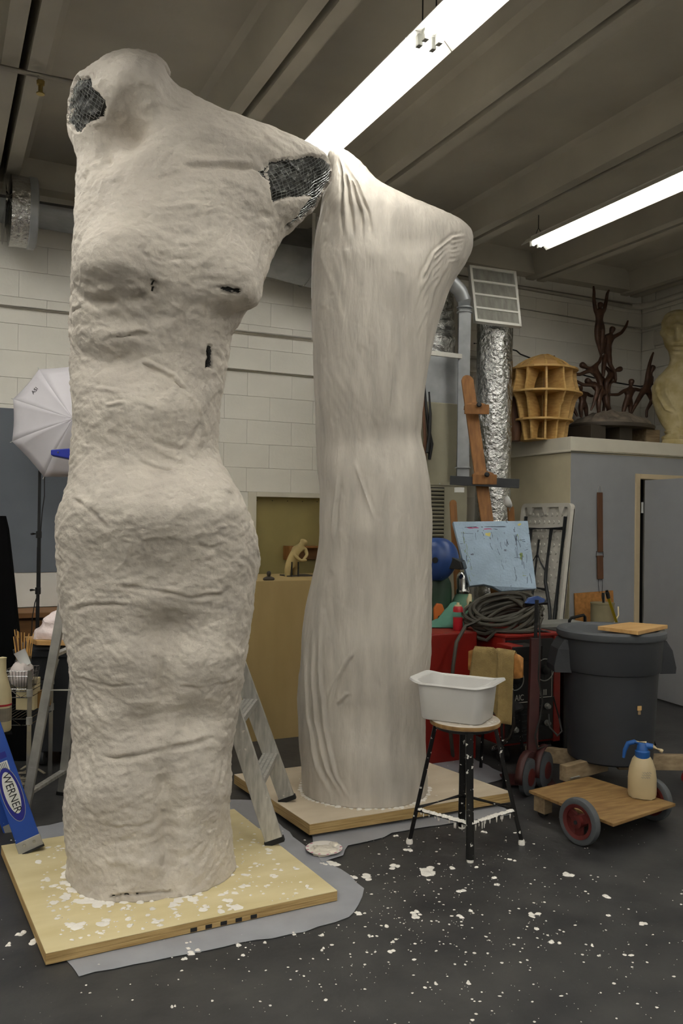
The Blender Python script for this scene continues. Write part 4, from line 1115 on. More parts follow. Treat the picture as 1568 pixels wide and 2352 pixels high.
# ------------------------------------------------------------------ folding table against the closet side
A1, A2, A3, A4 = V3((4.985, 5.68, 1.74)), V3((4.985, 6.36, 1.74)), V3((4.78, 6.36, 0.0)), V3((4.78, 5.68, 0.0))
ft = thing('folding_table', 'white plastic folding table stood on end with black folded legs against the closet', 'table', ((A3 + A4) / 2))
ey = V3((0, -1, 0)); ez = (A1 - A4).normalized(); ex = ey.cross(ez).normalized()
if ex.x > 0: ex = -ex                        # face seen from the room
def T(y_, z_, o_=0.0): return A3 + V3((0, -1, 0)) * y_ + ez * z_ + ex * o_      # y_: 0 far edge .. .68 near edge
Lz = (A1 - A4).length
def rr_poly(y0, y1, z0, z1, r_, o_):
    pts = []
    for cy, cz, a0 in ((y1 - r_, z1 - r_, 0), (y0 + r_, z1 - r_, 90), (y0 + r_, z0 + r_, 180), (y1 - r_, z0 + r_, 270)):
        for k in range(5):
            a = math.radians(a0 + k * 22.5); pts.append(T(cy + r_ * math.cos(a), cz + r_ * math.sin(a), o_))
    return pts
MB().prism(rr_poly(0, .68, 0, Lz, .05, 0.0), ex * .016).build('table_top', 'tablewhite', ft, bevel=.003)
rim = MB()
o1, i1 = rr_poly(0, .68, 0, Lz, .05, .0), rr_poly(.035, .645, .035, Lz - .035, .03, .0)
n_ = len(o1)
vs = o1 + i1 + [p + ex * .05 for p in o1] + [p + ex * .045 for p in i1]
fs = []
for k in range(n_):
    j = (k + 1) % n_
    fs += [(k, j, 2 * n_ + j, 2 * n_ + k), (n_ + k, 3 * n_ + k, 3 * n_ + j, n_ + j), (2 * n_ + k, 2 * n_ + j, 3 * n_ + j, 3 * n_ + k)]
rim.add(vs, fs).build('rim', 'tablewhite', ft)
dots = MB()
for i in range(9):
    for j in range(24):
        c = T(.075 + i * .066 + (.033 if j % 2 else 0), Lz - .10 - j * .068, .016)
        if .06 + i * .066 + .033 < .64: dots.lathe([(.016, 0), (.013, .008), (0, .008)], c, (V3((0, -1, 0)), ez, ex), 8)
dots.build('moulded_dimples', 'tablewhite', ft, smooth=50)['kind'] = 'stuff'
for y_ in (.12, .34, .56): MB().prism([T(y_ - .05, Lz - .035, .016), T(y_ + .03, Lz - .035, .016), T(y_, Lz - .10, .016), T(y_ - .01, Lz - .10, .016)], ex * .028).build('corner_gusset', 'tablewhite', ft)
def leg(nm, pts, r_=.0155): MB().tube([T(*p) for p in pts], r_, 10).build(nm, 'legblack', ft, smooth=40)
leg('cross_tube', [(.06, Lz - .235, .05), (.60, Lz - .225, .05)])
leg('side_rail', [(.61, Lz - .12, .04), (.61, Lz - .9, .045), (.61, .35, .05)])
leg('side_rail', [(.07, Lz - .12, .04), (.07, Lz - .9, .045), (.07, .35, .05)])
leg('leg', [(.46, Lz - .235, .055), (.455, Lz - .62, .06), (.46, Lz - .70, .06), (.55, Lz - .92, .06), (.57, Lz - 1.0, .06), (.57, Lz - 1.3, .06)])
leg('leg', [(.18, Lz - .235, .055), (.185, Lz - .62, .06), (.16, Lz - .70, .06), (.12, Lz - .92, .06), (.10, Lz - 1.3, .06)])
leg('cross_tube', [(.15, Lz - .75, .06), (.49, Lz - .77, .06)])
leg('cross_tube', [(.10, Lz - 1.16, .06), (.57, Lz - 1.18, .06)])
leg('brace', [(.32, Lz - .33, .065), (.315, Lz - .75, .07), (.31, Lz - 1.25, .065)], .011)
leg('brace', [(.32, Lz - .46, .066), (.24, Lz - .56, .066), (.20, Lz - .64, .06)], .007)
leg('brace', [(.32, Lz - .46, .066), (.38, Lz - .54, .066), (.44, Lz - .60, .06)], .007)

# things along the closet front -------------------------------------------------
def C5(px, py, d=0.0): return FY(px, py, CY - d)
jw = thing('hinged_stick', 'long dark wooden stick in two pieces hung by wire on the closet front', 'stick', C5(1377, 1340, .02))
for y0, y1, w_b in ((1131, 1268, .030), (1276, 1330, .034)):
    a, c = C5(1377, y0, .016), C5(1378, y1, .016); MB().bar(a, c, w_b * 1.9, .016, V3((0, 1, 0))).build('wood_piece', 'darkwood', jw, bevel=.003)
h0 = C5(1377, 1131, .016); MB().tube([h0 + V3((-.024, 0, 0)), h0 + V3((-.022, 0, .03)), h0 + V3((-.012, 0, .055)), h0 + V3((0, 0, .062)), h0 + V3((.012, 0, .055)), h0 + V3((.022, 0, .03)), h0 + V3((.024, 0, 0))], .003, 6).build('wire_hook', 'aludull', jw)
for s in (-1, 1):
    a, c = C5(1378 + s * 4.5, 1328, .016), C5(1379 + s * 3, 1362, .016); MB().tube([a, a.lerp(c, .5) + V3((s * .004, 0, 0)), c], .0022, 6).build('wire_tail', 'black', jw)
for s in (-1, 1):
    a, c = C5(1377 + s * 7.5, 1266, .016), C5(1377 + s * 8.5, 1280, .016); MB().tube([a, c], .003, 6).build('hinge_wire', 'black', jw)
a = C5(1327, 1364, .06); c = C5(1414, 1357, .05)
pb = MB().prism([(a.x, CY - .09, 0.0), (c.x, CY - .09, 0.0), (c.x, CY - .016, c.z), (a.x, CY - .016, a.z)], (0, .012, 0))
tag(pb.build('particle_board', 'particle', bevel=.001), 'orange brown particle board leaning on the closet front behind the bucket', 'board')
bc = FY(1383, 1400, CY - .28); bw = .098
bk = thing('bucket', 'khaki lidded bucket with a pale rope behind the grey trash can', 'bucket', (bc.x, CY - .28, 0))
zt2 = FY(1383, 1384, CY - .28).z
MB().lathe([(bw * .86, 0.0), (bw * .98, zt2 * .5), (bw, zt2 - .012), (bw * 1.03, zt2 - .01), (bw * 1.03, zt2), (bw * .9, zt2 + .002), (0, zt2)], (bc.x, CY - .28, 0), None, 28).build('drum', 'bucket', bk, smooth=40)
MB().tube([(bc.x + .1, CY - .36, zt2 - .03), (bc.x + .08, CY - .385, zt2 - .10), (bc.x + .0, CY - .39, zt2 - .20), (bc.x - .05, CY - .38, zt2 - .24)], .006, 6).build('rope', 'cream', bk, smooth=40)
MB().tube([(bc.x - .01, CY - .3, zt2), (bc.x - .012, CY - .3, zt2 + .05), (bc.x - .014, CY - .3, zt2 + .085)], [.008, .013, .010], 8).build('latch_handle', 'black', bk, smooth=40)
MB().tube([(bc.x - .004, CY - .312, zt2), (bc.x - .004, CY - .312, zt2 + .09)], .004, 6).build('latch_wire', 'chrome', bk)
yh = thing('yellow_shovel', 'yellow shaft with a black grip leaning by the bucket', 'tool', FY(1425, 1500, CY - .33))
p0, p1, p2_ = FY(1393, 1356, CY - .46), FY(1397, 1374, CY - .46), FY(1462, 1640, CY - .46)
p2_ = V3((p2_.x, p2_.y - .05, .0))
MB().tube([p0, p0.lerp(p1, .3), p1], [.012, .017, .016], 10).build('grip', 'black', yh, smooth=40)
MB().tube([p1, p2_ + V3((0, 0, .12))], .0135, 10).build('shaft', 'yellow', yh, smooth=40)
MB().prism([p2_ + V3((-.07, 0, .14)), p2_ + V3((.07, 0, .14)), p2_ + V3((.075, 0, .02)), p2_ + V3((0, 0, 0)), p2_ + V3((-.075, 0, .02))], (0, .012, 0)).build('blade', 'aludull', yh)
pg = C5(1330, 1399, .02); 
bh = FY(1325, 1415, 4.72)
tb = thing('tool_case', 'black carrying case with a bail handle behind the trash can lid', 'case', (bh.x, 4.72, 0))
z_h = bh.z
MB().bb((bh.x - .22, 4.60, 0), (bh.x + .2, 4.86, z_h - .09)).build('case_body', 'blackgloss', tb, bevel=.01)
MB().tube([(bh.x - .075, 4.72, z_h - .09), (bh.x - .07, 4.72, z_h - .03), (bh.x - .055, 4.72, z_h - .012), (bh.x + .06, 4.72, z_h + .005), (bh.x + .073, 4.72, z_h - .01), (bh.x + .075, 4.72, z_h - .09)], .011, 8).build('handle', 'blackgloss', tb, smooth=40)
gx = FY(1262, 1440, 5.3)
for i, (w_b, dx_) in enumerate(((.42, .0), (.40, .01), (.44, -.01))):
    z0 = gx.z - .055 + i * .036
    if i == 0:
        cab = MB().bb((gx.x - .2, 5.12, 0), (gx.x + .22, 5.34, z0 - .001)).build('storage_box', 'graysheet', bevel=.006)
        tag(cab, 'plain grey storage box behind the red welder, under the grey slabs', 'box')
    o = MB().bb((gx.x - w_b / 2 + dx_, 5.12, z0), (gx.x + w_b / 2 + dx_, 5.34, z0 + .035)).build('gray_slab', 'graysheet', bevel=.004)
    tag(o, ('lowest', 'middle', 'topmost')[i] + ' grey slab of the stack behind the red welder', 'slab', 'grey slabs stacked behind the welder')

# ------------------------------------------------------------------ easel with the blue painting
es = thing('easel', 'wooden studio easel with two clamps standing before the foil wrapped duct', 'easel', (3.62, 5.15, 0))
m0, m1 = P(1072, 868, 6.72), P(1118, 1196, 6.5)
md = (m1 - m0).normalized(); mb_ = m1 + md * 1.45; mb_.z = max(mb_.z, .03)
t_ = (.02 - m0.z) / md.z; foot = m0 + md * t_
av = V3((RT.x, RT.y, 0)).normalized()
MB().bar(m0 + md * .03, foot, .095, .035, V3((RT.y, -RT.x, 0))).build('mast', 'easelwood', es, bevel=.004)
MB().lathe([(.0475, -.0175), (.0475, .0175)], m0 + md * .03, (av, md, av.cross(md)), 20).build('mast_top', 'easelwood', es, smooth=40)
def clampb(px_, py_, w_b, h_b, up=True):
    c = P(px_, py_, 6.60 if py_ < 1000 else 6.52); zv = av.cross(md) * -1
    pts = []
    for k in range(9):
        a = math.pi * k / 8; pts.append(c + av * (-w_b / 2 * math.cos(a)) - md * (h_b * math.sin(a) ** .6))
    MB().prism(pts, fwd * -.05).build('clamp_block', 'easelwood', es, bevel=.002)
    MB().bar(c - av * w_b / 2 - fwd * .05, c + av * w_b / 2 - fwd * .05, .02, .075, V3((0, 0, 1))).build('clamp_lip', 'easelwood', es, bevel=.002)
    kp_ = c - md * (h_b * .55) + av * .015 - fwd * .05
    MB().lathe([(.006, 0), (.006, .03), (.018, .032), (.02, .05), (.012, .058), (0, .058)], kp_, (av, UP, -fwd), 14).build('knob', 'black', es, smooth=40)
clampb(1092, 942, .19, .058); clampb(1110, 1102, .185, .069)
a, c = P(1033, 1103, 6.50), P(1192, 1111, 6.46); MB().bar(a, c, .024, .07, V3((0, 0, 1))).build('tray_bar', 'legblack', es, bevel=.002)
for (xa, ya, da), (xb, yb_, db) in (((1040, 1156, 6.40), (1062, 1560, 6.3)), ((1172, 1168, 6.7), (1200, 1560, 6.75))):
    a, c = P(xa, ya, da), P(xb, yb_, db); dd = (c - a).normalized(); c = a + dd * ((.02 - a.z) / dd.z)
    MB().bar(a, c, .052, .028, V3((RT.y, -RT.x, 0))).build('leg', 'easelwood', es, bevel=.003)
    MB().lathe([(.026, -.014), (.026, .014)], a, (av, dd, av.cross(dd)), 16).build('leg_top', 'easelwood', es, smooth=40)
# the painting
pa = [P(1040, 1198, 6.26), P(1212, 1196, 6.32), P(1232, 1352, 6.12), P(1152, 1358, 6.11), P(1130, 1347, 6.10), P(1110, 1342, 6.10), P(1078, 1346, 6.09)]
pn = (pa[1] - pa[0]).cross(pa[-1] - pa[0]).normalized()
if pn.dot(fwd) < 0: pn = -pn
pt_ = thing('foam_painting', 'pale blue paint streaked foam panel with a broken corner on the easel', 'painting', (pa[2] + pa[6]) / 2)
MB().prism(pa, pn * .04).build('foam_panel', 'styro', pt_, bevel=.004)
def S(u, v, o_=.0012):
    p = pa[0].lerp(pa[1], u).lerp(pa[6].lerp(pa[2], u), v); return p - pn * o_
rp = random.Random(8)
for m_, lst in (('paint_pink', [(.25, .10, .12, .018), (.44, .12, .08, .012), (.48, .52, .035, .05), (.5, .60, .03, .03)]), ('paint_green', [(.08, .5, .03, .08), (.83, .55, .035, .08), (.3, .84, .25, .012), (.8, .82, .12, .01)]), ('paint_yellow', [(.42, .21, .07, .04), (.88, .06, .04, .025), (.1, .2, .03, .02)]),
                ('paint_dark', [(.55, .09, .2, .012), (.2, .35, .6, .004), (.55, .33, .006, .10), (.6, .48, .10, .006), (.64, .42, .006, .12), (.8, .35, .006, .2), (.36, .62, .006, .12), (.55, .68, .01, .05), (.42, .85, .5, .008), (.86, .66, .006, .08), (.30, .46, .05, .006), (.45, .72, .04, .02)])):
    b_ = MB()
    for u, v, w_b, h_b in lst:
        w_b, h_b = w_b * 1.5, h_b * 1.7
        for k in range(7):
            uu_, vv_ = u + rp.uniform(-.3, .3) * w_b, v + rp.uniform(-.3, .3) * h_b
            pts = []
            for j in range(7):
                a_ = 2 * math.pi * j / 7; pts.append(S(min(.98, max(.02, uu_ + w_b * .3 * math.cos(a_) * rp.uniform(.5, 1))), min(.94, max(.02, vv_ + h_b * .3 * math.sin(a_) * rp.uniform(.5, 1)))))
            b_.prism(pts, pn * .002)
    if m_ == 'paint_dark':
        for k in range(46):
            u, v = rp.uniform(.05, .93), rp.uniform(.06, .88); du_, dv_ = (rp.uniform(-.02, .02), rp.uniform(.04, .16)) if rp.random() < .6 else (rp.uniform(.04, .18), rp.uniform(-.015, .015))
            p_ = [S(u, v, .0016), S(min(.97, u + du_ * .5 + rp.uniform(-.01, .01)), min(.93, v + dv_ * .5), .0016), S(min(.97, u + du_), min(.93, v + dv_), .0016)]
            b_.tube(p_, rp.uniform(.0008, .0022), 4)
    if m_ == 'paint_green':
        for k in range(26):
            u, v = (rp.choice((.04, .07, .1, .84, .87)) + rp.uniform(-.015, .015), rp.uniform(.1, .9)); b_.tube([S(u, v, .0014), S(u + rp.uniform(-.015, .015), min(.93, v + rp.uniform(.02, .09)), .0014)], rp.uniform(.001, .003), 4)
    b_.build('paint_streaks', m_, pt_)['kind'] = 'stuff'
# dust mask
mk = P(1170, 1152, 6.60)
dmk = thing('dust_mask', 'white cup dust mask hung by its straps on the easel leg', 'mask', mk)
pts = []; nu, nv = 10, 20
mx_, my_, mz_ = av, UP, -fwd
ax_r = (av * .8 + UP * .3).normalized(); uz_ = (UP - ax_r * UP.dot(ax_r)).normalized(); nz_ = ax_r.cross(uz_)
for i in range(nu):
    ph = (math.pi / 2) * i / (nu - 1)
    for k in range(nv):
        t = 2 * math.pi * k / nv
        r_ = .058 * math.sin(ph) if i else 0.0005
        pts.append(mk + uz_ * (r_ * .8 * math.sin(t)) + nz_ * (r_ * 1.15 * math.cos(t)) + ax_r * (-.045 * math.cos(ph)))
fs = [(i * nv + k, i * nv + (k + 1) % nv, (i + 1) * nv + (k + 1) % nv, (i + 1) * nv + k) for i in range(nu - 1) for k in range(nv)]
MB().add(pts, fs).build('cup', 'maskwhite', dmk, smooth=60, solid=.003)
for s in (-1, 1): MB().tube([mk + nz_ * .05 * s, mk + V3((0, 0, -.05)) + nz_ * .04 * s, mk + V3((0, 0, -.075)), mk + V3((0, 0, .09)) + nz_ * .01 * s], .0018, 5).build('strap', 'graysheet', dmk)

ts = thing('tool_straps', 'dark leather straps hanging on the furnace beside the smoother torso', 'straps', FY(980, 1060, 6.01))
for k_, lst in enumerate(([(975, 885), (978, 930), (984, 985), (990, 1020), (986, 1055)], [(972, 900), (973, 960), (976, 1010), (974, 1060), (978, 1085)], [(985, 900), (988, 950), (986, 1000), (980, 1040)])):
    MB().tube([FY(a, c, 6.012 - .012 * k_) for a, c in lst], [.008, .012, .014, .02, .012][:len(lst)], 8).build('strap', 'black' if k_ != 1 else 'darkwood', ts, smooth=50)

# ------------------------------------------------------------------ welding corner
wl = thing('welder', 'long red welding machine with a black front panel', 'welder', (3.54, 4.75, 0))
WX0, WX1, WY0, WY1, WZ0, WZ1 = 3.32, 3.77, 4.42, 5.08, .12, .835
MB().bb((WX0, WY0 + .03, WZ0), (WX1, WY1, WZ1)).build('housing', 'red', wl, bevel=.012)
MB().bb((WX0 - .006, WY0 + .005, WZ1 - .012), (WX1 + .006, WY1, WZ1 + .006)).build('lid', 'red', wl, bevel=.004)
MB().bb((WX0 + .012, WY0 + .012, WZ0 + .02), (WX1 - .055, WY0 + .034, WZ1 - .03)).build('front_panel', 'panelblack', wl, bevel=.003)
MB().bb((WX1 - .055, WY0 + .008, WZ0), (WX1, WY0 + .034, WZ1 - .014)).build('corner_post', 'red', wl, bevel=.004)
for (cx, cz, r_) in ((3.40, .55, .07), (3.64, .60, .075)):
    MB().lathe([(r_, 0), (r_, .004), (r_ - .006, .004), (r_ - .006, 0)], (cx, WY0 + .012, cz), (V3((1, 0, 0)), V3((0, 0, 1)), V3((0, -1, 0))), 28).build('dial_ring', 'graysheet', wl)
    MB().lathe([(.03, 0), (.028, .02), (.012, .024), (0, .024)], (cx, WY0 + .012, cz), (V3((1, 0, 0)), V3((0, 0, 1)), V3((0, -1, 0))), 18).build('dial_knob', 'black', wl, smooth=40)
text('lettering', 'AIC', .055, (3.435, WY0 + .0105, .43), (1, 0, 0), (0, 0, 1), 'letterwhite', wl, xs=.8)
text('lettering', '4 III', .055, (3.625, WY0 + .0105, .45), (1, 0, 0), (0, 0, 1), 'letterwhite', wl, xs=.8)
for za, xa, xb in ((.40, 3.34, 3.50), (.42, 3.56, 3.70)): MB().bb((xa, WY0 + .0095, za - .002), (xb, WY0 + .0115, za + .002)).build('white_line', 'letterwhite', wl)
MB().bb((3.697, WY0 + .0095, .42), (3.70, WY0 + .0115, .76)).build('white_line', 'letterwhite', wl)
for i in range(9): MB().bb((3.36, WY0 + .006, .36 - i * .022), (3.50, WY0 + .013, .367 - i * .022)).build('vent_slat', 'black' if i % 2 else 'legblack', wl)
for i in range(7): MB().bb((3.54, WY0 + .006, .36 - i * .022), (3.62, WY0 + .013, .367 - i * .022)).build('vent_slat', 'legblack', wl)
for cx, cz in ((3.66, .36), (3.66, .25), (3.40, .23)): MB().lathe([(.02, 0), (.02, .012), (.014, .012), (.014, .03), (0, .03)], (cx, WY0 + .012, cz), (V3((1, 0, 0)), V3((0, 0, 1)), V3((0, -1, 0))), 16).build('socket', 'graysheet', wl, smooth=40)
for xx in (WX0 + .05, WX1 - .05):
    for yy in (WY0 + .1, WY1 - .1): MB().lathe([(.03, -.02), (.055, -.016), (.055, .016), (.03, .02)], (xx, yy, .056), (V3((0, 1, 0)), V3((0, 0, 1)), V3((1, 0, 0))), 20).build('caster_wheel', 'rubber', wl, smooth=40); MB().bb((xx - .028, yy - .02, .055), (xx + .028, yy + .02, WZ0 + .005)).build('caster_fork', 'legblack', wl)
for a_, c_ in (((4.80, .60), (4.80, .40)), ((4.80, .60), (4.68, .60))): MB().bar((WX0 - .002, a_[0], a_[1]), (WX0 - .002, c_[0], c_[1]), .004, .004).build('decal_outline', 'letterwhite', wl)
# small feeder box with a black end, hung at the welder's near corner
fbx = thing('wire_feeder', 'small red box with a black end under the cable coil', 'box', (3.33, 4.28, .70))
MB().bb((3.235, 4.26, .70), (3.33, 4.412, .80)).build('case', 'red', fbx, bevel=.004)
MB().bb((3.24, 4.245, .705), (3.47, 4.258, .795)).build('end_plate', 'panelblack', fbx, bevel=.003)
MB().bb((3.33, 4.26, .705), (3.46, 4.412, .79)).build('case_core', 'panelblack', fbx)
# cable coil heaped on the welder's top
co = MB(); rc = random.Random(4); pts = []
cc = P(1158, 1426, 5.68); ex_ = V3((RT.x, RT.y, 0)).normalized(); ey_ = V3((-ex_.y, ex_.x, 0))
for i in range(15 * 22):
    t = 2 * math.pi * i / 22; lp_ = i // 22
    rx, ry = .20 + .045 * math.sin(lp_ * 1.7), .13 + .035 * math.cos(lp_ * 2.3)
    tilt = .34 + .035 * math.sin(lp_ * 2.9)
    p = cc + ex_ * (rx * math.cos(t) + .03 * math.sin(lp_ * 3) + .012 * math.sin(3 * t + lp_)) + ey_ * (ry * math.sin(t)) + V3((0, 0, .075 * math.sin(t) * tilt * 3 + .055 * math.cos(t) * .8 - .04 + .0105 * ((lp_ * 7) % 15) + .012 * math.sin(2 * t + lp_)))
    if p.x > WX0 - .03 and p.y > WY0 - .03: p.z = max(p.z, WZ1 + .02)
    pts.append(p)
co.tube(pts, .0125, 7)
o = co.build('cable_coil', 'cable', smooth=50); tag(o, 'thick dark grey welding cable heaped in a coil on the red welder', 'cable')
tl = MB().tube([cc + ex_ * -.17 - ey_ * .08 + V3((0, 0, .02)), P(1068, 1440, 5.5), P(1048, 1475, 5.42), P(1040, 1530, 5.38), P(1036, 1600, 5.35), P(1034, 1680, 5.3), FZ(1040, 1740, .02)], .0125, 7)
tag(tl.build('loose_cable', 'cable', smooth=50), 'loose cable end hanging down the red side of the welder', 'cable')
tl = MB()
for k in range(5):
    x_ = 1205 + k * 12; tl.tube([P(1190 + k * 6, 1436 + k * 3, 5.6), P(x_, 1442 + k * 2, 5.6), P(1246 + k * 8, 1452 + k * 2, 5.62), P(1266 + k * 6, 1459, 5.63)], .008, 6)
tag(tl.build('cable_bundle', 'cabledark', smooth=50), 'thin dark cables trailing off the coil over the welder lid', 'cable')
gb = thing('leather_hood', 'dark brown bundled welding jacket behind the cable coil', 'jacket', P(1140, 1400, 5.95))
pts = []
for i in range(12):
    for k in range(18):
        t = math.pi * k / 17; u = -1 + 2 * i / 11
        p = P(1150 + u * 62, 1420, 5.98) + V3((0, 0, .16 * math.sin(t) ** .7 * (1 - u * u) ** .35 * (1 + .2 * noise.noise(V3((u * 3, t, 0)))))) + ey_ * (.10 * math.cos(t)); pts.append(p)
fs = [(i * 18 + k, i * 18 + k + 1, (i + 1) * 18 + k + 1, (i + 1) * 18 + k) for i in range(11) for k in range(17)]
MB().add(pts, fs).build('jacket', 'cabledark', gb, smooth=60, solid=.006)
# gas cylinders, helmet and small things
def cyl(nm, x_, y_, r_, h_, m_, label, cap=None):
    g = thing(nm, label, 'gas cylinder', (x_, y_, 0))
    MB().lathe([(r_ * .95, 0), (r_, .02), (r_, h_ - .12), (r_ * .93, h_ - .06), (r_ * .7, h_ - .02), (.04, h_)], (x_, y_, 0), None, 32).build('tank', m_, g, smooth=40)
    if cap: MB().lathe([(.045, h_ - .01), (.052, h_ + .0), (.052, h_ + .02), (.046, h_ + .03), (.05, h_ + .10), (.046, h_ + .13), (.03, h_ + .15), (0, h_ + .155)], (x_, y_, 0), None, 24).build('valve_cap', cap, g, smooth=40); MB().tube([(x_ + .012, y_ - .055, h_ + .075), (x_ + .012, y_ - .045, h_ + .075)], .012, 10).build('vent_hole', 'black', g)
    return g
p = P(1010, 1400, 6.2); cyl('gas_cylinder', p.x, p.y, .085, 1.18, 'gasgreen', 'dark green gas cylinder beneath the blue welding helmet', 'chrome')
p2c = P(1063, 1380, 6.2); cyl('gas_cylinder', p2c.x, p2c.y, .085, p2c.z + .06, 'gasgreen2', 'pale green gas cylinder with a chrome valve cap behind the spray can', 'chrome')
hc = P(1003, 1285, 6.05); hm = thing('welding_helmet', 'blue welding helmet with a black flip visor', 'helmet', hc)
pts = []; n1, n2 = 18, 28
fx = (ex_ * .9 - ey_ * .35).normalized(); fs_ = V3((-fx.y, fx.x, 0))
for i in range(n1):
    ph = math.pi * (i / (n1 - 1)) * .93
    for k in range(n2):
        t = 2 * math.pi * k / n2
        zz_ = .155 * math.cos(ph); r_ = .15 * math.sin(ph) ** .8 if i else .001
        fwd_b = r_ * math.cos(t) * (1.05 if zz_ > -.02 else 1.0 - .25 * (-.02 - zz_) / .14); pts.append(hc + fx * fwd_b + fs_ * (r_ * .8 * math.sin(t)) + V3((0, 0, zz_)))
fs = [(i * n2 + k, i * n2 + (k + 1) % n2, (i + 1) * n2 + (k + 1) % n2, (i + 1) * n2 + k) for i in range(n1 - 1) for k in range(n2)]
MB().add(pts, fs).build('shell', 'helmet', hm, smooth=60, solid=.004)
vz = V3((0, 0, 1))
MB().prism([hc + fx * .115 + vz * .03 - fs_ * .07, hc + fx * .19 + vz * -.005 - fs_ * .07, hc + fx * .205 + vz * -.065 - fs_ * .07, hc + fx * .105 + vz * -.06 - fs_ * .07], fs_ * .14).build('visor_frame', 'black', hm, bevel=.006); vf_ = hm.children[-1]
MB().prism([hc + fx * .172 + vz * .0 - fs_ * .05, hc + fx * .196 + vz * -.012 - fs_ * .05, hc + fx * .209 + vz * -.055 - fs_ * .05, hc + fx * .19 + vz * -.055 - fs_ * .05], fs_ * .10).build('visor_lens', 'blackgloss', vf_)
MB().lathe([(.022, 0), (.02, .014), (0, .014)], hc + fx * .02 - fs_ * .121, (fx, vz, -fs_), 14).build('headband_knob', 'black', hm, smooth=40)
pc = FY(1050, 1444, 5.3); pc = P(1050, 1444, 5.48); zt3 = WZ1 + .006
def onlid(px_, d): q_ = P(px_, 1440, d); return V3((q_.x, q_.y, zt3))
sc_ = V3((3.36, 5.02, zt3)); sc_ = FZ(1051, 1447, zt3)
shl = MB().bb((sc_.x - .33, sc_.y - .12, .0), (sc_.x + .075, sc_.y + .21, zt3 - .001)); o = shl.build('tool_cart', 'red', bevel=.008)
tag(o, 'red tool cart holding the spray can and teal rag beside the cylinders', 'cart')
can = thing('spray_can', 'red and white spray can with a cream nozzle on the red tool cart', 'spray can', sc_)
MB().lathe([(.031, 0), (.033, .004), (.033, .08), (.033, .086)], sc_, None, 24).build('can_body', 'canred', can, smooth=40)
MB().lathe([(.0332, .086), (.0332, .118)], sc_, None, 24).build('white_band', 'labelwhite', can, smooth=40)
MB().lathe([(.033, .122), (.033, .148), (.028, .158), (.016, .162), (.016, .164)], sc_, None, 24).build('can_shoulder', 'canred', can, smooth=40)
MB().lathe([(.024, .156), (.024, .168), (.01, .170), (.01, .184), (0, .185)], sc_, None, 16).build('nozzle', 'cream', can, smooth=40)
MB().bb((sc_.x - .02, sc_.y - .0345, .012), (sc_.x + .012, sc_.y - .032, .03)).build('label_patch', 'labelwhite', can)
can.children[-1].location.z = sc_.z
rg = thing('teal_rag', 'crumpled teal rag draped beside the red spray can', 'rag', FZ(1025, 1443, zt3)); base = FZ(1028, 1443, zt3)
pts = []
for i in range(14):
    for k in range(14):
        u, v = i / 13 - .5, k / 13 - .5
        h = .16 * math.exp(-((u - .22) ** 2 + v * v) * 9) + .03 * noise.noise(V3((u * 7, v * 7, 1))) + .02
        edge = max(abs(u), abs(v)) * 2
        pts.append(base + ex_ * (u * .26) + ey_ * (v * .2 + .1) + V3((0, 0, max(.004, h * (1 - edge ** 6)))))
fs = [(i * 14 + k, (i + 1) * 14 + k, (i + 1) * 14 + k + 1, i * 14 + k + 1) for i in range(13) for k in range(13)]
MB().add(pts, fs).build('rag', 'teal', rg, smooth=60, solid=.004)
ob = FZ(1011, 1440, zt3) + ey_ * .06
og = thing('orange_case', 'orange plastic tool with a dark hole behind the teal rag', 'tool', ob)
MB().prism([ob + ex_ * -.035, ob + ex_ * .03, ob + ex_ * .035 + vz * .11, ob + ex_ * .02 + vz * .15, ob + ex_ * -.02 + vz * .155, ob + ex_ * -.04 + vz * .12], ey_ * .05).build('body', 'orange', og, bevel=.006)
MB().lathe([(.012, 0), (.012, .004), (0, .004)], ob + ex_ * .0 + vz * .06 - ey_ * .001, (ex_, vz, -ey_), 12).build('hole', 'black', og)
glv = MB().tube([FZ(1075, 1440, zt3) + ey_ * .1 + vz * .12, FZ(1075, 1440, zt3) + ey_ * .1 + vz * .17 + ex_ * .02, FZ(1084, 1440, zt3) + ey_ * .1 + vz * .22], [.018, .022, .012], 10)
tag(glv.build('leather_glove', 'cream', smooth=60), 'pale leather glove lying over the pale green cylinder', 'glove')

# hand truck ---------------------------------------------------------------------
ht = thing('hand_truck', 'dark red hand truck with curved fenders and a T handle before the welder', 'hand truck', P(1225, 1790, 4.95))
tp = P(1232, 1378, 5.05); bt_ = P(1220, 1780, 4.98)
tp2 = tp.copy()
MB().tube([tp, tp.lerp(bt_, .27)], .013, 10).build('handle_pole', 'black', ht, smooth=40)
MB().tube([P(1203, 1391, 5.02), P(1254, 1384, 5.1)], .014, 10).build('handle_grip', 'blackgloss', ht, smooth=40)
wr_ = MB(); wp = [P(1206, 1386, 5.0), P(1214, 1374, 5.03), P(1236, 1369, 5.06), P(1252, 1376, 5.1), P(1250, 1384, 5.08), P(1226, 1388, 5.04)]
tag(wr_.prism(wp, fwd * .035).build('plastic_wrapper', 'helmet', bevel=.004), 'crumpled blue and white wrapper lying on the hand truck handle', 'wrapper')
MB().bar(tp.lerp(bt_, .22), bt_, .06, .05, V3((RT.y, -RT.x, 0))).build('post', 'darkred', ht, bevel=.004)
wr = .105
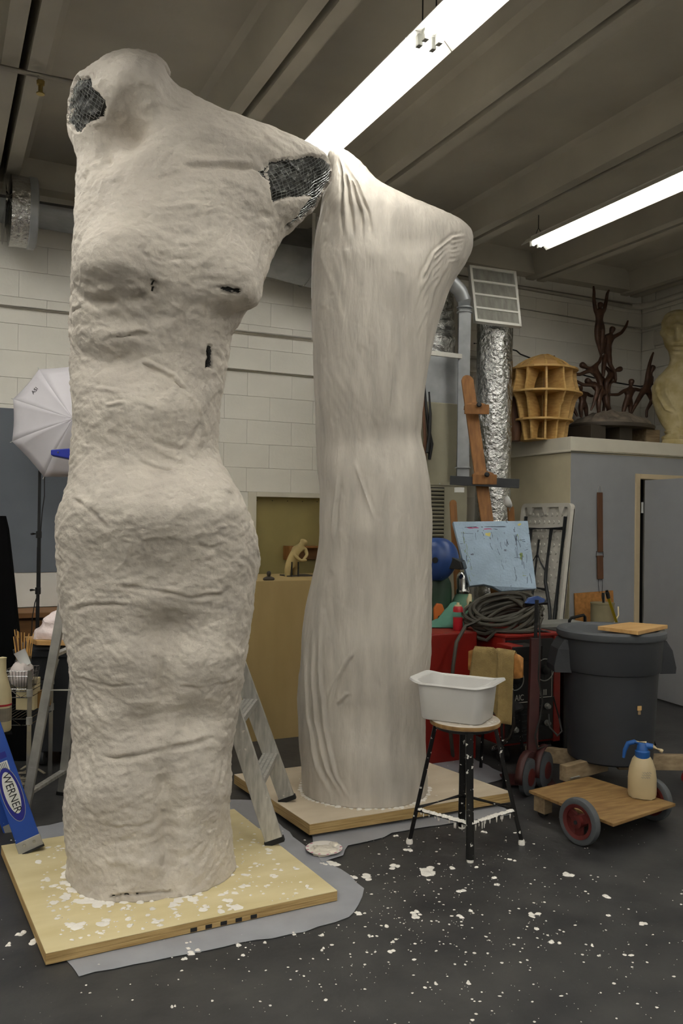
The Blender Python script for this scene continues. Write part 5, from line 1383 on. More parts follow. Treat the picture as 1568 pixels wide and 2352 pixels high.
for px_, d_ in ((1212, 4.86), (1250, 5.0)):
    w_c = FZ(px_, 1800, 0); w_c = P(px_, 1762, d_); w_c.z = wr
    axw = (ex_ * .82 + ey_ * -.57).normalized(); fw = V3((-axw.y, axw.x, 0))
    MB().lathe([(.035, -.022), (.085, -.02), (wr, -.014), (wr, .014), (.085, .02), (.035, .022)], w_c, (fw, vz, axw), 28).build('wheel', 'wheelgray', ht, smooth=40); whl = [c for c in ht.children if c.name.startswith('wheel')][-1]
    MB().lathe([(.0, -.026), (.05, -.024), (.05, .024), (.0, .026)], w_c, (fw, vz, axw), 20).build('hub', 'wheelred', whl, smooth=40)
    arc = []
    for k in range(9):
        a = math.radians(-10 + k * 15); arc.append(w_c + fw * ((wr + .03) * math.cos(a) * -1) + vz * ((wr + .03) * math.sin(a) + .01))
    fl_ = MB()
    for a, c in zip(arc[:-1], arc[1:]): fl_.add([a - axw * .022, a + axw * .022, c + axw * .022, c - axw * .022], [(0, 1, 2, 3)])
    fl_.build('fender', 'darkred', ht, smooth=40, solid=.006, weld=True)
MB().tube([P(1205, 1765, 4.85), P(1255, 1765, 5.02)], .012, 8).build('axle', 'legblack', ht)
MB().bar(bt_ + V3((0, 0, .0)), V3((bt_.x, bt_.y, .03)), .05, .045).build('post_foot', 'darkred', ht)
hb = V3((bt_.x, bt_.y, .02)); MB().box(hb + ey_ * .1, (.3, .2, .008), (ex_, ey_, vz)).build('toe_plate', 'darkred', ht)
for nm, lst, lb in (('power_cable', [(1236, 1395, 4.98), (1240, 1480, 4.95), (1236, 1560, 4.94), (1246, 1610, 4.94), (1240, 1650, 4.95), (1228, 1690, 4.94), (1234, 1720, 4.94), (1262, 1712, 5.0)], 'black cord hanging down the hand truck pole'),
                    ('power_cable', [(1270, 1600, 5.02), (1284, 1650, 5.02), (1290, 1680, 5.0), (1280, 1690, 4.98), (1262, 1670, 5.0), (1260, 1640, 5.02)], 'short looped cord hanging by the welder sockets')):
    o = MB().tube([P(*q_) for q_ in lst], .006, 6).build(nm, 'cabledark', smooth=50); tag(o, lb, 'cord')

# chair with burlap over its back ---------------------------------------------------
chp = P(1142, 1600, 5.02)
wc = thing('work_chair', 'paint spattered chair with a curved wooden back behind the stool', 'chair', (chp.x, chp.y, 0))
bl, br_ = P(1082, 1515, 5.10), P(1206, 1532, 4.88)
bx = (br_ - bl); bx.z = 0; bx.normalize(); byv = V3((-bx.y, bx.x, 0)); wid = (br_ - bl).length
pts = []
for i in range(13):
    u = i / 12
    for j in range(5):
        v = j / 4; bow = .035 * (2 * u - 1) ** 2
        e = .02 * (abs(2 * u - 1) ** 6)
        pts.append(bl.lerp(br_, u) + vz * (.075 - .15 * v + (e if v > .5 else -e)) - byv * bow)
fs = [(i * 5 + j, (i + 1) * 5 + j, (i + 1) * 5 + j + 1, i * 5 + j + 1) for i in range(12) for j in range(4)]
MB().add(pts, fs).build('backrest', 'particle', wc, smooth=50, solid=.014)
seat_c = V3((chp.x, chp.y, .44)) + byv * .13 - bx * .10
MB().lathe([(.0, .425), (.17, .425), (.185, .435), (.185, .448), (.17, .455), (0, .455)], (seat_c.x, seat_c.y, 0), None, 28).build('seat', 'black', wc, smooth=40)
MB().tube([P(1173, 1560, 4.95), P(1177, 1610, 4.93), P(1180, 1668, 4.94), P(1172, 1692, 4.97), P(1150, 1712, 5.02), P(1130, 1720, 5.10)], .012, 10).build('back_support', 'black_splat', wc, smooth=40)
for s in (-1, 1):
    for q_ in (-1, 1):
        a = seat_c + bx * (.12 * s) + byv * (.12 * q_); a.z = .43; c = seat_c + bx * (.15 * s) + byv * (.13 * q_); c.z = 0.0
        MB().tube([a, c], .011, 8).build('leg', 'black_splat', wc, smooth=40)
bur = thing('burlap_cloth', 'olive burlap cloth draped over the wooden chair back', 'cloth', bl.lerp(br_, .5))
pts = []; nu, nv = 26, 26
for i in range(nu):
    u = i / (nu - 1)
    for j in range(nv):
        v = j / (nv - 1)            # 0 behind .. 1 front hem
        s_ = -.14 + v * .58 * (.55 + .45 * (u > .45)) if False else -.16 + v * (.50 + .12 * min(1, max(0, (u - .3) * 3)))
        uu_ = .10 + .74 * u
        bow = .035 * (2 * uu_ - 1) ** 2
        base_ = bl.lerp(br_, uu_) - byv * bow
        fold = .032 * math.exp(-((u - .62) / .05) ** 2) + .008 * math.sin(u * 9 + v * 2)
        if s_ < 0: p = base_ + vz * (.085 + s_ * .9) + byv * (.014)
        elif s_ < .02: p = base_ + vz * .088
        else:
            dn_ = s_ - .02
            p = base_ + vz * (.085 - dn_ * .98) - byv * (.014 + fold * (0.5 + dn_) - .02 * dn_) + bx * (-.16 * max(0, .45 - u) * dn_ * 2 - .12 * max(0, u - .6) * dn_)
        pts.append(p)
fs = [(i * nv + j, (i + 1) * nv + j, (i + 1) * nv + j + 1, i * nv + j + 1) for i in range(nu - 1) for j in range(nv - 1)]
MB().add(pts, fs).build('cloth', 'burlap', bur, smooth=60, solid=.005)

# ------------------------------------------------------------------ stool and tub
stz = .612; s0 = V3((2.345, 3.445, 0))
st = thing('stool', 'paint spattered black steel stool with a round wooden seat', 'stool', s0)
MB().lathe([(0, stz - .03), (.155, stz - .03), (.168, stz - .022), (.170, stz - .008), (.164, stz), (0, stz)], s0, None, 40).build('seat', 'seatwood', st, smooth=35)
MB().lathe([(.1705, stz - .024), (.1722, stz - .015), (.1708, stz - .006)], s0, None, 40).build('seat_edge', 'cartply', st, smooth=35)
MB().lathe([(.13, stz - .045), (.145, stz - .045), (.145, stz - .0305), (.13, stz - .0305)], s0, None, 32, closed=True).build('seat_ring', 'black_splat', st, smooth=35)
feet = [V3((2.25, 3.253, 0)), V3((2.106, 3.56, 0)), V3((2.60, 3.325, 0)), V3((2.456, 3.63, 0))]
tops = []
for fq_ in feet:
    d_ = (fq_ - s0).normalized(); tq = s0 + d_ * .145; tq.z = stz - .035; tops.append(tq)
    MB().tube([fq_ + V3((0, 0, .012)), tq], .0105 if fq_ not in (feet[0], feet[3]) else .019, 10).build('leg', 'black_splat', st, smooth=40)
    MB().lathe([(.016, 0), (.017, .012), (.013, .024), (0, .025)], fq_, None, 12).build('foot_cap', 'splat', st, smooth=40)
def along(i, z): return feet[i].lerp(tops[i], z / (stz - .035))
for a_, c_, z in ((0, 1, .165), (0, 2, .165), (1, 3, .175), (2, 3, .175)):
    MB().tube([along(a_, z), along(c_, z)], .009, 8).build('stretcher', 'black_splat', st, smooth=40)
sp = MB()
for a_, c_ in ((0, 1), (0, 2)):
    p0, p1 = along(a_, .165), along(c_, .165)
    for k in range(26):
        q_ = p0.lerp(p1, .05 + .9 * k / 25); blob(sp, q_.x, q_.y, q_.z + .002, rs.uniform(.010, .017), rs.uniform(.008, .014), 7)
    for k in range(12):
        q_ = p0.lerp(p1, rs.random()); sp.tube([q_ + V3((0, 0, .006)), q_ + V3((0, 0, -.012)), q_ + V3((0, 0, -.018 - rs.random() * .02))], [.006, .004, .0015], 6)
sp.build('plaster_drips', 'splat', st, smooth=60)['kind'] = 'stuff'
sp = MB()
for k in range(60):
    r_ = .15 * math.sqrt(rs.random()); a = rs.random() * 6.28; blob(sp, s0.x + r_ * math.cos(a), s0.y + r_ * math.sin(a), stz - .0005, rs.uniform(.003, .012), .0015, 7)
sp.build('plaster_spatter', 'splat', st, smooth=60)['kind'] = 'stuff'

tz = stz + .002
tcen = V3((2.315, 3.47, tz)); ta = math.radians(-53)
tx = V3((math.cos(ta), math.sin(ta), 0)); ty = V3((-tx.y, tx.x, 0))
tbn = thing('wash_basin', 'white plastic basin with wavy rim set on the stool seat', 'basin', tcen)
def rrect(a, c, r_, z, off=0):
    out = []
    for sx_, sy_, a0 in ((1, 1, 0), (-1, 1, 90), (-1, -1, 180), (1, -1, 270)):
        for k in range(9):
            t = math.radians(a0 + k * 11.25); out.append(tcen + tx * (sx_ * (a - r_) + r_ * math.cos(t)) + ty * (sy_ * (c - r_) + r_ * math.sin(t)) + vz * z)
    return out
hL, hW = .172, .138; Hh = .178
layers = [(hL * .86, hW * .84, .045, 0.0), (hL * .9, hW * .88, .05, .006), (hL * .985, hW * .98, .055, Hh - .02), (hL, hW, .055, Hh)]
loops = [rrect(*l_) for l_ in layers]
n_ = len(loops[0])
def wave(lp, da, rise):
    out = []
    for p in lp:
        q_ = p - tcen; u = q_.dot(tx) / hL; w = math.exp(-((abs(u) - 1.0) / .16) ** 2)
        dirr = V3((q_.x, q_.y, 0)).normalized(); out.append(p + dirr * da + tx * (math.copysign(1, u) * w * .022 * (da > 0)) + vz * (rise * w))
    return out
rim1 = wave(rrect(hL, hW, .055, Hh), 0, .014); rim2 = wave(rrect(hL, hW, .055, Hh + .003), .016, .014); rim3 = wave(rrect(hL, hW, .055, Hh - .006), .02, .014)
inn = [rrect(hL - .004, hW - .004, .052, Hh - .004), rrect(hL * .9 - .004, hW * .88 - .004, .046, .01)]
inn[0] = wave(inn[0], 0, .014)
allp = [loops[0], loops[1], loops[2], rim1]
t = MB(); seq = [loops[0], loops[1], loops[2], wave(loops[3], 0, .012)]
vs = [p for l_ in seq for p in l_]
fs = [(i * n_ + k, i * n_ + (k + 1) % n_, (i + 1) * n_ + (k + 1) % n_, (i + 1) * n_ + k) for i in range(3) for k in range(n_)] + [tuple(range(n_ - 1, -1, -1))]
t.add(vs, fs)
seq = inn; vs = [p for l_ in seq for p in l_]; t.add(vs, [(k, (k + 1) % n_, n_ + (k + 1) % n_, n_ + k) for k in range(n_)] + [tuple(n_ + k for k in range(n_))])
t.build('bowl', 'tub', tbn, smooth=50)
t = MB(); seq = [inn[0], rim2, rim3, wave(loops[3], 0, .010)]; vs = [p for l_ in seq for p in l_]
t.add(vs, [(i * n_ + k, i * n_ + (k + 1) % n_, (i + 1) * n_ + (k + 1) % n_, (i + 1) * n_ + k) for i in range(3) for k in range(n_)]).build('rolled_rim', 'tub', tbn, smooth=60)

# ------------------------------------------------------------------ trash can on its wooden dolly
tcx, tcy = 3.66, 3.853; zb2, zt4 = .178, .925
cn = thing('trash_can', 'large round grey trash can with a flat lid and side handles', 'trash can', (tcx, tcy, zb2))
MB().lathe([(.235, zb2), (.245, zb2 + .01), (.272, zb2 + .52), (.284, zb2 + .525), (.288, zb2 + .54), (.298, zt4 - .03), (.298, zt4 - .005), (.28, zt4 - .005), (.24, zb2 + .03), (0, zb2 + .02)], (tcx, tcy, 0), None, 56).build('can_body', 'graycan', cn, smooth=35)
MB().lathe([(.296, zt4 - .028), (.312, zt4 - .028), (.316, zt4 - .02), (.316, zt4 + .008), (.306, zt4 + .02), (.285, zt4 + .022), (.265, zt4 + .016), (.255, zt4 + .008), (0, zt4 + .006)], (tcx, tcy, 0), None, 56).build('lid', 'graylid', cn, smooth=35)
hd = V3((RT.x, RT.y, 0)).normalized()
for s in (-1, 1):
    d_ = hd * s; pd = V3((-d_.y, d_.x, 0))
    c = V3((tcx, tcy, 0)) + d_ * .28
    prof2 = [(zt4 - .045, .02), (zt4 - .10, .055), (zt4 - .20, .078), (zt4 - .235, .075)]
    m_ = MB()
    for a, e in zip(prof2[:-1], prof2[1:]):
        for (z_, o_) in (a, e):
            pass
    vs = []
    for z_, o_ in prof2:
        w_b = .10
        vs += [c + pd * -w_b + vz * z_ - d_ * .02, c + pd * (-w_b * .85) + vz * z_ + d_ * o_, c + pd * (w_b * .85) + vz * z_ + d_ * o_, c + pd * w_b + vz * z_ - d_ * .02]
    fs = [(i * 4 + k, i * 4 + k + 1, (i + 1) * 4 + k + 1, (i + 1) * 4 + k) for i in range(3) for k in range(3)]
    fs += [(0, 1, 2, 3)]
    m_.add(vs, fs).build('handle', 'graycan', cn, solid=.008, bevel=.004)
pbx = P(1474, 1632, 4.78)
dirp = (V3((pbx.x - tcx, pbx.y - tcy, 0))).normalized(); rz = .235 + (.272 - .235) * (pbx.z - zb2) / .52
pp = V3((tcx, tcy, pbx.z)) + dirp * (rz + .004); pd = V3((-dirp.y, dirp.x, 0))
MB().box(pp + vz * .008, (.028, .008, .026), (pd, dirp, vz)).build('wooden_tag', 'boardwood', cn, bevel=.002)
MB().box(pp - vz * .016, (.016, .008, .026), (pd, dirp, vz)).build('wooden_tag', 'oldwood', cn, bevel=.002)
wb = [FZ(1372, 1447, zt4 + .024), FZ(1465, 1459, zt4 + .024), FZ(1533, 1444, zt4 + .024), FZ(1445, 1437, zt4 + .024)]
o = MB().prism(wb, (0, 0, .022)).build('wood_board', 'boardwood', bevel=.002); tag(o, 'square wooden board lying on the grey trash can lid', 'board')
dl = thing('wooden_dolly', 'wooden beam dolly on red casters beneath the grey trash can', 'dolly', (tcx, tcy, 0))
ends = [(-.42, -.075), (.50, -.24), (.22, .42), (-.34, .36)]
for i, (ax_, ay_) in enumerate(ends):
    d_ = V3((ax_, ay_, 0)); e = V3((tcx, tcy, 0)) + d_; dn_ = d_.normalized()
    zb_m = .147
    MB().bar(V3((tcx, tcy, zb_m)) + dn_ * .045, V3((e.x, e.y, zb_m)), .088, .05, V3((-dn_.y, dn_.x, 0))).build('beam', 'oldwood', dl, bevel=.003)
    cw = e - dn_ * .07; aw = V3((-dn_.y, dn_.x, 0))
    if i == 0: aw = dn_
    MB().lathe([(.02, -.018), (.05, -.016), (.052, 0), (.05, .016), (.02, .018)], (cw.x, cw.y, .052), (V3((-aw.y, aw.x, 0)), vz, aw), 22).build('caster_wheel', 'canred' if i == 1 else 'wheelred', dl, smooth=40)
    MB().bar(V3((cw.x, cw.y, .075)) + aw * .026, V3((cw.x, cw.y, .122)) + aw * .026, .03, .004, aw).build('caster_fork', 'aludull', dl)
    MB().bar(V3((cw.x, cw.y, .04)) - aw * .026, V3((cw.x, cw.y, .122)) - aw * .026, .03, .004, aw).build('caster_fork', 'aludull', dl)
    MB().box((cw.x, cw.y, .120), (.08, .07, .004), (aw, V3((-aw.y, aw.x, 0)), vz)).build('caster_plate', 'aludull', dl)
o = MB()
rg_ = FZ(1512, 1716, 0)
pts = [(rg_.x - .10, rg_.y + .02, .0), (rg_.x + .02, rg_.y + .03, 0.0), (rg_.x + .0, rg_.y + .05, .05), (rg_.x - .08, rg_.y + .06, .20), (rg_.x - .12, rg_.y + .05, .14)]
o.prism(pts, (.0, .05, 0)); tag(o.build('black_bag', 'blackfab', bevel=.01), 'black fabric bag slumped on the floor behind the trash can', 'bag')

# ------------------------------------------------------------------ plywood cart and pump sprayer
ctz = .135
cpts = [FZ(1214, 1815, ctz), FZ(1408, 1892, ctz), FZ(1551, 1845, ctz), FZ(1351, 1783, ctz)]
cm = sum(cpts, V3()) / 4
ct_ = thing('plywood_cart', 'low plywood cart on large red and grey wheels', 'cart', (cm.x, cm.y, 0))
MB().prism([p - vz * .016 for p in cpts], vz * .016).build('deck', 'cartply', ct_, bevel=.002)
l_dir = (cpts[1] - cpts[0]).normalized(); s_dir = (cpts[2] - cpts[1]).normalized()
wl_ = FZ(1330, 1940, 0)
wz = .114
def bigwheel(c, ax_):
    f_ = V3((-ax_.y, ax_.x, 0))
    tyre = []
    MB().lathe([(.082, -.018), (.100, -.022), (wz - .004, -.018), (wz, -.006), (wz, .006), (wz - .004, .018), (.100, .022), (.082, .018)], c, (f_, vz, ax_), 40, closed=True).build('tyre', 'wheelgray', ct_, smooth=40)
    rim_ = None
    rim_ = MB().lathe([(.066, -.016), (.0845, -.021), (.0845, .021), (.066, .016)], c, (f_, vz, ax_), 36, closed=True).build('wheel_rim', 'wheelred', ct_, smooth=40)
    MB().lathe([(0, -.03), (.03, -.028), (.032, .028), (0, .03)], c, (f_, vz, ax_), 20).build('hub', 'wheelred', rim_, smooth=40)
    for k in range(3):
        a = math.radians(30 + 120 * k); d_ = f_ * math.cos(a) + vz * math.sin(a)
        MB().bar(c + d_ * .02, c + d_ * .075, .045, .016, ax_).build('spoke', 'wheelred', rim_, bevel=.003)
    MB().lathe([(0, -.034), (.010, -.034), (.010, .034), (0, .034)], c, (f_, vz, ax_), 12).build('axle_end', 'legblack', ct_)
c1w = V3((wl_.x, wl_.y, wz)) + s_dir * .0
bigwheel(c1w, s_dir)
c2w = FZ(1520, 1888, 0); c2w.z = wz
prj = (c2w - c1w).dot(s_dir)
c2w = c1w + s_dir * .60 + l_dir * .0
bigwheel(c2w, s_dir)
MB().tube([c1w, c2w], .012, 10).build('axle', 'legblack', ct_)
for a, c in ((.10, .16), (.82, .16)):
    p = cpts[0] + l_dir * (.06) + s_dir * (a * .5); MB().box(V3((p.x, p.y, .075)), (.08, .06, .088), (l_dir, s_dir, vz)).build('runner', 'oldwood', ct_); MB().lathe([(.012, -.012), (.032, -.012), (.032, .012), (.012, .012)], V3((p.x, p.y, .033)), (l_dir, vz, s_dir), 16).build('small_wheel', 'rubber', ct_)
for a in (.14, .8):
    p = c1w + s_dir * (.6 * a); MB().box(V3((p.x, p.y, .118)), (.07, .05, .006), (l_dir, s_dir, vz)).build('axle_block', 'oldwood', ct_)
sbp = FZ(1474, 1830, ctz + .001)
sb = thing('pump_sprayer', 'cream pump sprayer bottle with a blue pump head on the plywood cart', 'sprayer', sbp)
fa = (hd * .9 - fwd * .35); fa.z = 0; fa.normalize(); fb = V3((-fa.y, fa.x, 0))
MB().lathe([(.058, .0), (.068, .004), (.072, .02), (.072, .10), (.066, .15), (.052, .195), (.040, .212), (.034, .214)], sbp, (fa, fb, vz), 32, 1.0, .85).build('tank', 'bottle', sb, smooth=40)
for k in range(4):
    a = math.radians(45 + 90 * k); MB().lathe([(.016, -.0), (.018, .01), (.02, .03)], sbp + fa * (.05 * math.cos(a)) + fb * (.042 * math.sin(a)), None, 12).build('foot', 'bottle', sb, smooth=40)
MB().lathe([(.036, .205), (.038, .21), (.038, .24), (.030, .246), (.026, .275), (.02, .283), (0, .284)], sbp, None, 24).build('pump_collar', 'spraybottleblue', sb, smooth=40)
MB().tube([sbp + vz * .255, sbp + fa * .02 + vz * .27, sbp + fa * .052 + vz * .268], [.018, .018, .015], 12).build('spray_head', 'spraybottleblue', sb, smooth=40)
MB().tube([sbp + fa * .05 + vz * .268, sbp + fa * .085 + vz * .254, sbp + fa * .093 + vz * .251, sbp + fa * .10 + vz * .248], [.013, .009, .011, .009], 12).build('nozzle', 'bottle', sb, smooth=40)
MB().tube([sbp + vz * .278, sbp - fa * .04 + vz * .284, sbp - fa * .072 + vz * .272, sbp - fa * .088 + vz * .235, sbp - fa * .094 + vz * .195], [.010, .013, .013, .011, .008], 10).build('pump_handle', 'spraybottleblue', sb, smooth=40)
MB().tube([sbp + vz * .287 - fa * .045, sbp + vz * .286 + fa * .02], [.006, .007], 8).build('trigger_strip', 'bottle', sb, smooth=40)
tpos = sbp - fwd * .065 + vz * .135; tpos = sbp + V3((-fwd.x, -fwd.y, 0)).normalized() * .0675 + vz * .132
sg = MB()                                    # faint scribbled marking
for k in range(3):
    p0 = tpos - hd * (.03 - .004 * k) + vz * (.018 * (k - 1) * .7); pts = []
    for i in range(12): pts.append(p0 + hd * (.0042 * i) + vz * (.005 * math.sin(i * 2.1 + k)) - hd.cross(vz) * 0)
    sg.tube(pts, .0011, 4)
sg.build('marker_scribble', 'graysheet', sb)

# ------------------------------------------------------------------ counter with figures in the doorway
cx0, cx1 = FY(560, 1500, 5.42).x - .25, 3.0
ctop = FY(640, 1334, 5.45).z
yc0 = 5.45
pp_ = FZ(640, 1697, 0); yc0 = pp_.y
ctop = FY(650, 1334, yc0).z
ck = thing('plywood_counter', 'tall plywood fronted counter between the two torsos', 'counter', (2.3, yc0 + .3, 0))
MB().bb((1.55, yc0, 0), (3.05, yc0 + .018, ctop)).build('front_panel', 'plypanel', ck, bevel=.001)
MB().bb((1.57, yc0 + .018, 0), (3.03, yc0 + .75, ctop - .012)).build('body', 'plypanel', ck)
MB().bb((1.56, yc0 + .0185, ctop - .012), (3.04, yc0 + .76, ctop - .001)).build('counter_top', 'plypanel', ck)
yq = yc0 + .42
def Q(cx, cy, d=0): return FY(500 + cx / 3.36, 750 + cy / 3.36, yq + d)
tz0 = ctop - .001
cf = thing('clay_figure', 'unfinished pale clay figure bending forward on the plywood counter', 'sculpture', (Q(600, 1950).x, yq, tz0))
js = [(Q(572, 1790), .040), (Q(590, 1742), .033), (Q(618, 1702), .040), (Q(646, 1684), .018), (Q(662, 1668), .036), (Q(671, 1640), .030),
      (Q(592, 1712), .018), (Q(592, 1768, -.03), .015), (Q(640, 1806, -.05), .012), (Q(688, 1803, -.06), .008),
      (Q(676, 1718), .018), (Q(690, 1762, -.02), .014), (Q(655, 1808, -.05), .011),
      (Q(548, 1842), .036), (Q(538, 1905), .028), (Q(548, 1990), .018),
      (Q(602, 1835, .02), .034), (Q(592, 1905, .03), .026), (Q(598, 1990, .03), .018)]
skin('body', js, [(0, 1), (1, 2), (2, 3), (3, 4), (4, 5), (2, 6), (6, 7), (7, 8), (8, 9), (2, 10), (10, 11), (11, 12), (0, 13), (13, 14), (14, 15), (0, 16), (16, 17), (17, 18)], 'clay', cf, 2)
for cx_ in (571, 621):
    p = Q(cx_, 1830, -.03); MB().tube([(p.x, p.y, tz0), (p.x, p.y, Q(cx_, 1815).z)], .006, 8).build('armature_rod', 'black', cf)
p = Q(600, 1800, .05); MB().bb((p.x - .1, p.y - .08, tz0), (p.x + .12, p.y + .08, tz0 + .01)).build('base_plate', 'darkclay', cf)
yb9 = yc0 + .075
b0 = FY(617, 1334, yb9); zb7 = tz0
sbu = thing('small_bust', 'little dark clay bust with bare shoulders on the plywood counter', 'bust', (b0.x, yb9, tz0))
b_ = MB(); hh = FY(617, 1318, yb9).z; cxb, cyb = b0.x, yb9
b_.lathe([(.004, hh - .021), (.011, hh - .017), (.0145, hh - .006), (.0158, hh + .005), (.013, hh + .015), (.007, hh + .020), (0, hh + .021)], (cxb, cyb, 0), None, 16, 1, 1.12)
b_.lathe([(.009, zb7 + .018), (.0085, hh - .01)], (cxb, cyb, 0), None, 14)
b_.lathe([(.022, zb7), (.026, zb7 + .008), (.024, zb7 + .018), (.016, zb7 + .025), (.009, zb7 + .030), (0, zb7 + .031)], (cxb, cyb, 0), None, 22, 1.75, .8)
b_.box((cxb, cyb - .018, hh - .002), (.005, .009, .009))
b_.build('bust_body', 'darkclay', sbu, smooth=60)
a = FY(658, 1254, YB - .02); c = FY(722, 1280, YB - .02)
wsh = thing('wall_shelf', 'shallow wooden box shelf fixed to the panel behind the clay figure', 'shelf', ((a.x + c.x) / 2, YB - .05, c.z))
MB().bb((a.x, YB - .09, a.z - .015), (a.x + .55, YB + .055, a.z)).build('top_board', 'easelwood', wsh, bevel=.001)
MB().bb((a.x, YB - .09, c.z - .02), (a.x + .018, YB + .055, a.z - .015)).build('side_board', 'easelwood', wsh)
MB().bb((a.x + .018, YB + .02, c.z - .02), (a.x + .55, YB + .055, a.z - .015)).build('back_board', 'benchwood', wsh)

# ------------------------------------------------------------------ aluminium stepladder behind the rough torso
ld = thing('stepladder', 'aluminium stepladder with a blue top straddling behind the rough torso', 'ladder', (1.05, 4.4, 0))
F1, F2 = FZ(632, 1938, .052), FZ(661, 1840, .079)
G1, G2 = FZ(63, 1878, 0.0), V3((.67, 4.98, 0))
G1 = P(54, 1876, 4.36); G1.z = 0.0
tw = (F2 - F1); tw.z = 0; tw.normalize()
top = V3((.87, 4.22, 1.86))
T1, T2 = top - tw * .19, top + tw * .19
U1, U2 = T1 + V3((-.10, .07, -.03)), T2 + V3((-.10, .07, -.03))
sd = V3((-tw.y, tw.x, 0))
# aim the visible rails on the picture lines, keeping equal length
T1 = P(345, 1050, 4.2); T2 = P(378, 1050, 4.52)
T1.z = T2.z = 1.88
U1 = P(205, 1062, 4.27); U2 = P(222, 1062, 4.59); U1.z = U2.z = 1.86
for a, c, nm in ((F1, T1, 'front_rail'), (F2, T2, 'front_rail')):
    d_ = (c - a).normalized()
    MB().bar(a + d_ * .015, c, .084, .024, tw).build(nm, 'alu', ld, bevel=.002)
    MB().box(a + d_ * .012, (.03, .095, .024), (tw, d_.cross(tw), d_)).build('foot', 'rubber', ld, bevel=.002)
for a, c in ((G1, U1), (G2, U2)):
    d_ = (c - a).normalized(); MB().bar(a + d_ * .01, c, .046, .024, tw).build('rear_rail', 'aludull', ld, bevel=.002)
    MB().box(a + d_ * .01, (.03, .055, .02), (tw, d_.cross(tw), d_)).build('foot', 'rubber', ld)
def atz(a, c, z): return a.lerp(c, (z - a.z) / (c.z - a.z))
dirs = (T1 - F1).normalized(); nn_ = dirs.cross(tw)
hz = V3((-(T1 - F1).x, -(T1 - F1).y, 0)).normalized()
for k in range(6):
    z = .33 + .285 * k
    a, c = atz(F1, T1, z), atz(F2, T2, z)
    d_ = (c - a).normalized(); ac = V3((-d_.y, d_.x, 0))
    tr = MB(); tr.box((a + c) / 2, ((c - a).length - .02, .078, .006), (d_, ac, vz)); tr.box((a + c) / 2 + ac * .036 - vz * .014, ((c - a).length - .02, .005, .03), (d_, ac, vz)); tr.box((a + c) / 2 - ac * .036 - vz * .014, ((c - a).length - .02, .005, .03), (d_, ac, vz))
    tr.build('tread', 'alu', ld, bevel=.001)
    gv = MB()
    for q_ in (-.022, 0, .022): gv.box((a + c) / 2 + ac * q_ + vz * .004, ((c - a).length - .03, .006, .003), (d_, ac, vz))
    gv.build('tread_ridge', 'aludull', ld)
for z in (.14, .86, 1.4):
    a, c = atz(G1, U1, z), atz(G2, U2, z); MB().bar(a, c, .034, .016, vz).build('rear_brace', 'alu', ld)
a, c = atz(G1, U1, .13), atz(G1, U1, .0); MB().bar(atz(G1, U1, .12) + tw * .06, atz(G1, U1, .01), .02, .006).build('diagonal_brace', 'aludull', ld)
MB().bar(atz(G1, U1, .83) + tw * .07, atz(G1, U1, .6), .02, .006).build('diagonal_brace', 'aludull', ld)
for s1, s2 in (((F1, T1), (G1, U1)), ((F2, T2), (G2, U2))):
    a, c = atz(*s1, .75), atz(*s2, .68); MB().bar(a, c, .018, .004).build('spreader', 'aludull', ld)
cl_ = P(165, 1041, 4.1); e0 = P(119, 1040, 4.1)
tc_ = (T1 + T2) / 2; uc = (U1 + U2) / 2
MB().prism([T1 - tw * .05 + vz * .0, T2 + tw * .05, U2 + tw * .05 + vz * .02, U1 - tw * .05 + vz * .02], vz * .06).build('top_cap', 'blueplastic', ld, bevel=.008)
tip = P(119, 1041, 4.35); root_ = P(215, 1044, 4.4)
dt = (root_ - tip).normalized(); acr = V3((-dt.y, dt.x, 0))
poly = [tip + vz * .013, tip - vz * .013, tip + dt * .05 - vz * .022, tip + dt * .098 - vz * .030, root_ - vz * .035, root_ + vz * .028, tip + dt * .098 + vz * .024, tip + dt * .04 + vz * .018]
MB().prism([p - acr * .06 for p in poly], acr * .12).build('pail_shelf', 'blueplastic', ld, bevel=.004)
for k_ in (.035, .10): MB().tube([tip + dt * k_ - acr * .066 + vz * (.0 if k_ < .05 else .004), tip + dt * k_ - acr * .06 + vz * .002], .004, 8).build('rivet', 'chrome', ld)

# ------------------------------------------------------------------ blue ladder at the left edge
bl_ = thing('blue_ladder', 'blue fiberglass ladder with an oval white badge leaning at the frame edge', 'ladder', FZ(70, 1955, .05))
Rf = FZ(72, 1952, .052); Rt_ = P(-108, 1430, 3.86)
dr = (Rt_ - Rf).normalized()
face = (CAM - Rf.lerp(Rt_, .2)); face = (face - dr * face.dot(dr)).normalized(); wv = dr.cross(face).normalized()
if wv.dot(RT) < 0: wv = -wv
def railb(o_, nm, m_, a_=.07, e_=1.0, w_b=.104, th=.03, parent=bl_):
    A_, B_ = Rf + o_ + dr * a_, Rf.lerp(Rt_, e_) + o_
    return MB().box((A_ + B_) / 2, (w_b, th, (B_ - A_).length), (wv, face, dr)).build(nm, m_, parent, bevel=.003)
rl = railb(V3((0, 0, 0)), 'rail', 'bluefiber', .05)
sh = MB().box(Rf + dr * .03, (.110, .036, .052), (wv, face, dr)).build('foot_shoe', 'aludull', bl_, bevel=.003)
for q_ in (-.022, .022): MB().lathe([(.007, 0), (.006, .004), (0, .004)], Rf + dr * .034 + wv * q_ + face * .018, (wv, dr, face), 10).build('rivet', 'chrome', sh, loc=Vector((0, 0, 0)))
MB().box(Rf + dr * .001, (.114, .05, .008), (wv, face, dr)).build('rubber_pad', 'rubber', bl_)
off2 = V3((-.10, .40, -.048)) 
off2 = FZ(34, 1908, 0.0) - Rf
railb(off2, 'rail', 'bluefiber', .0)
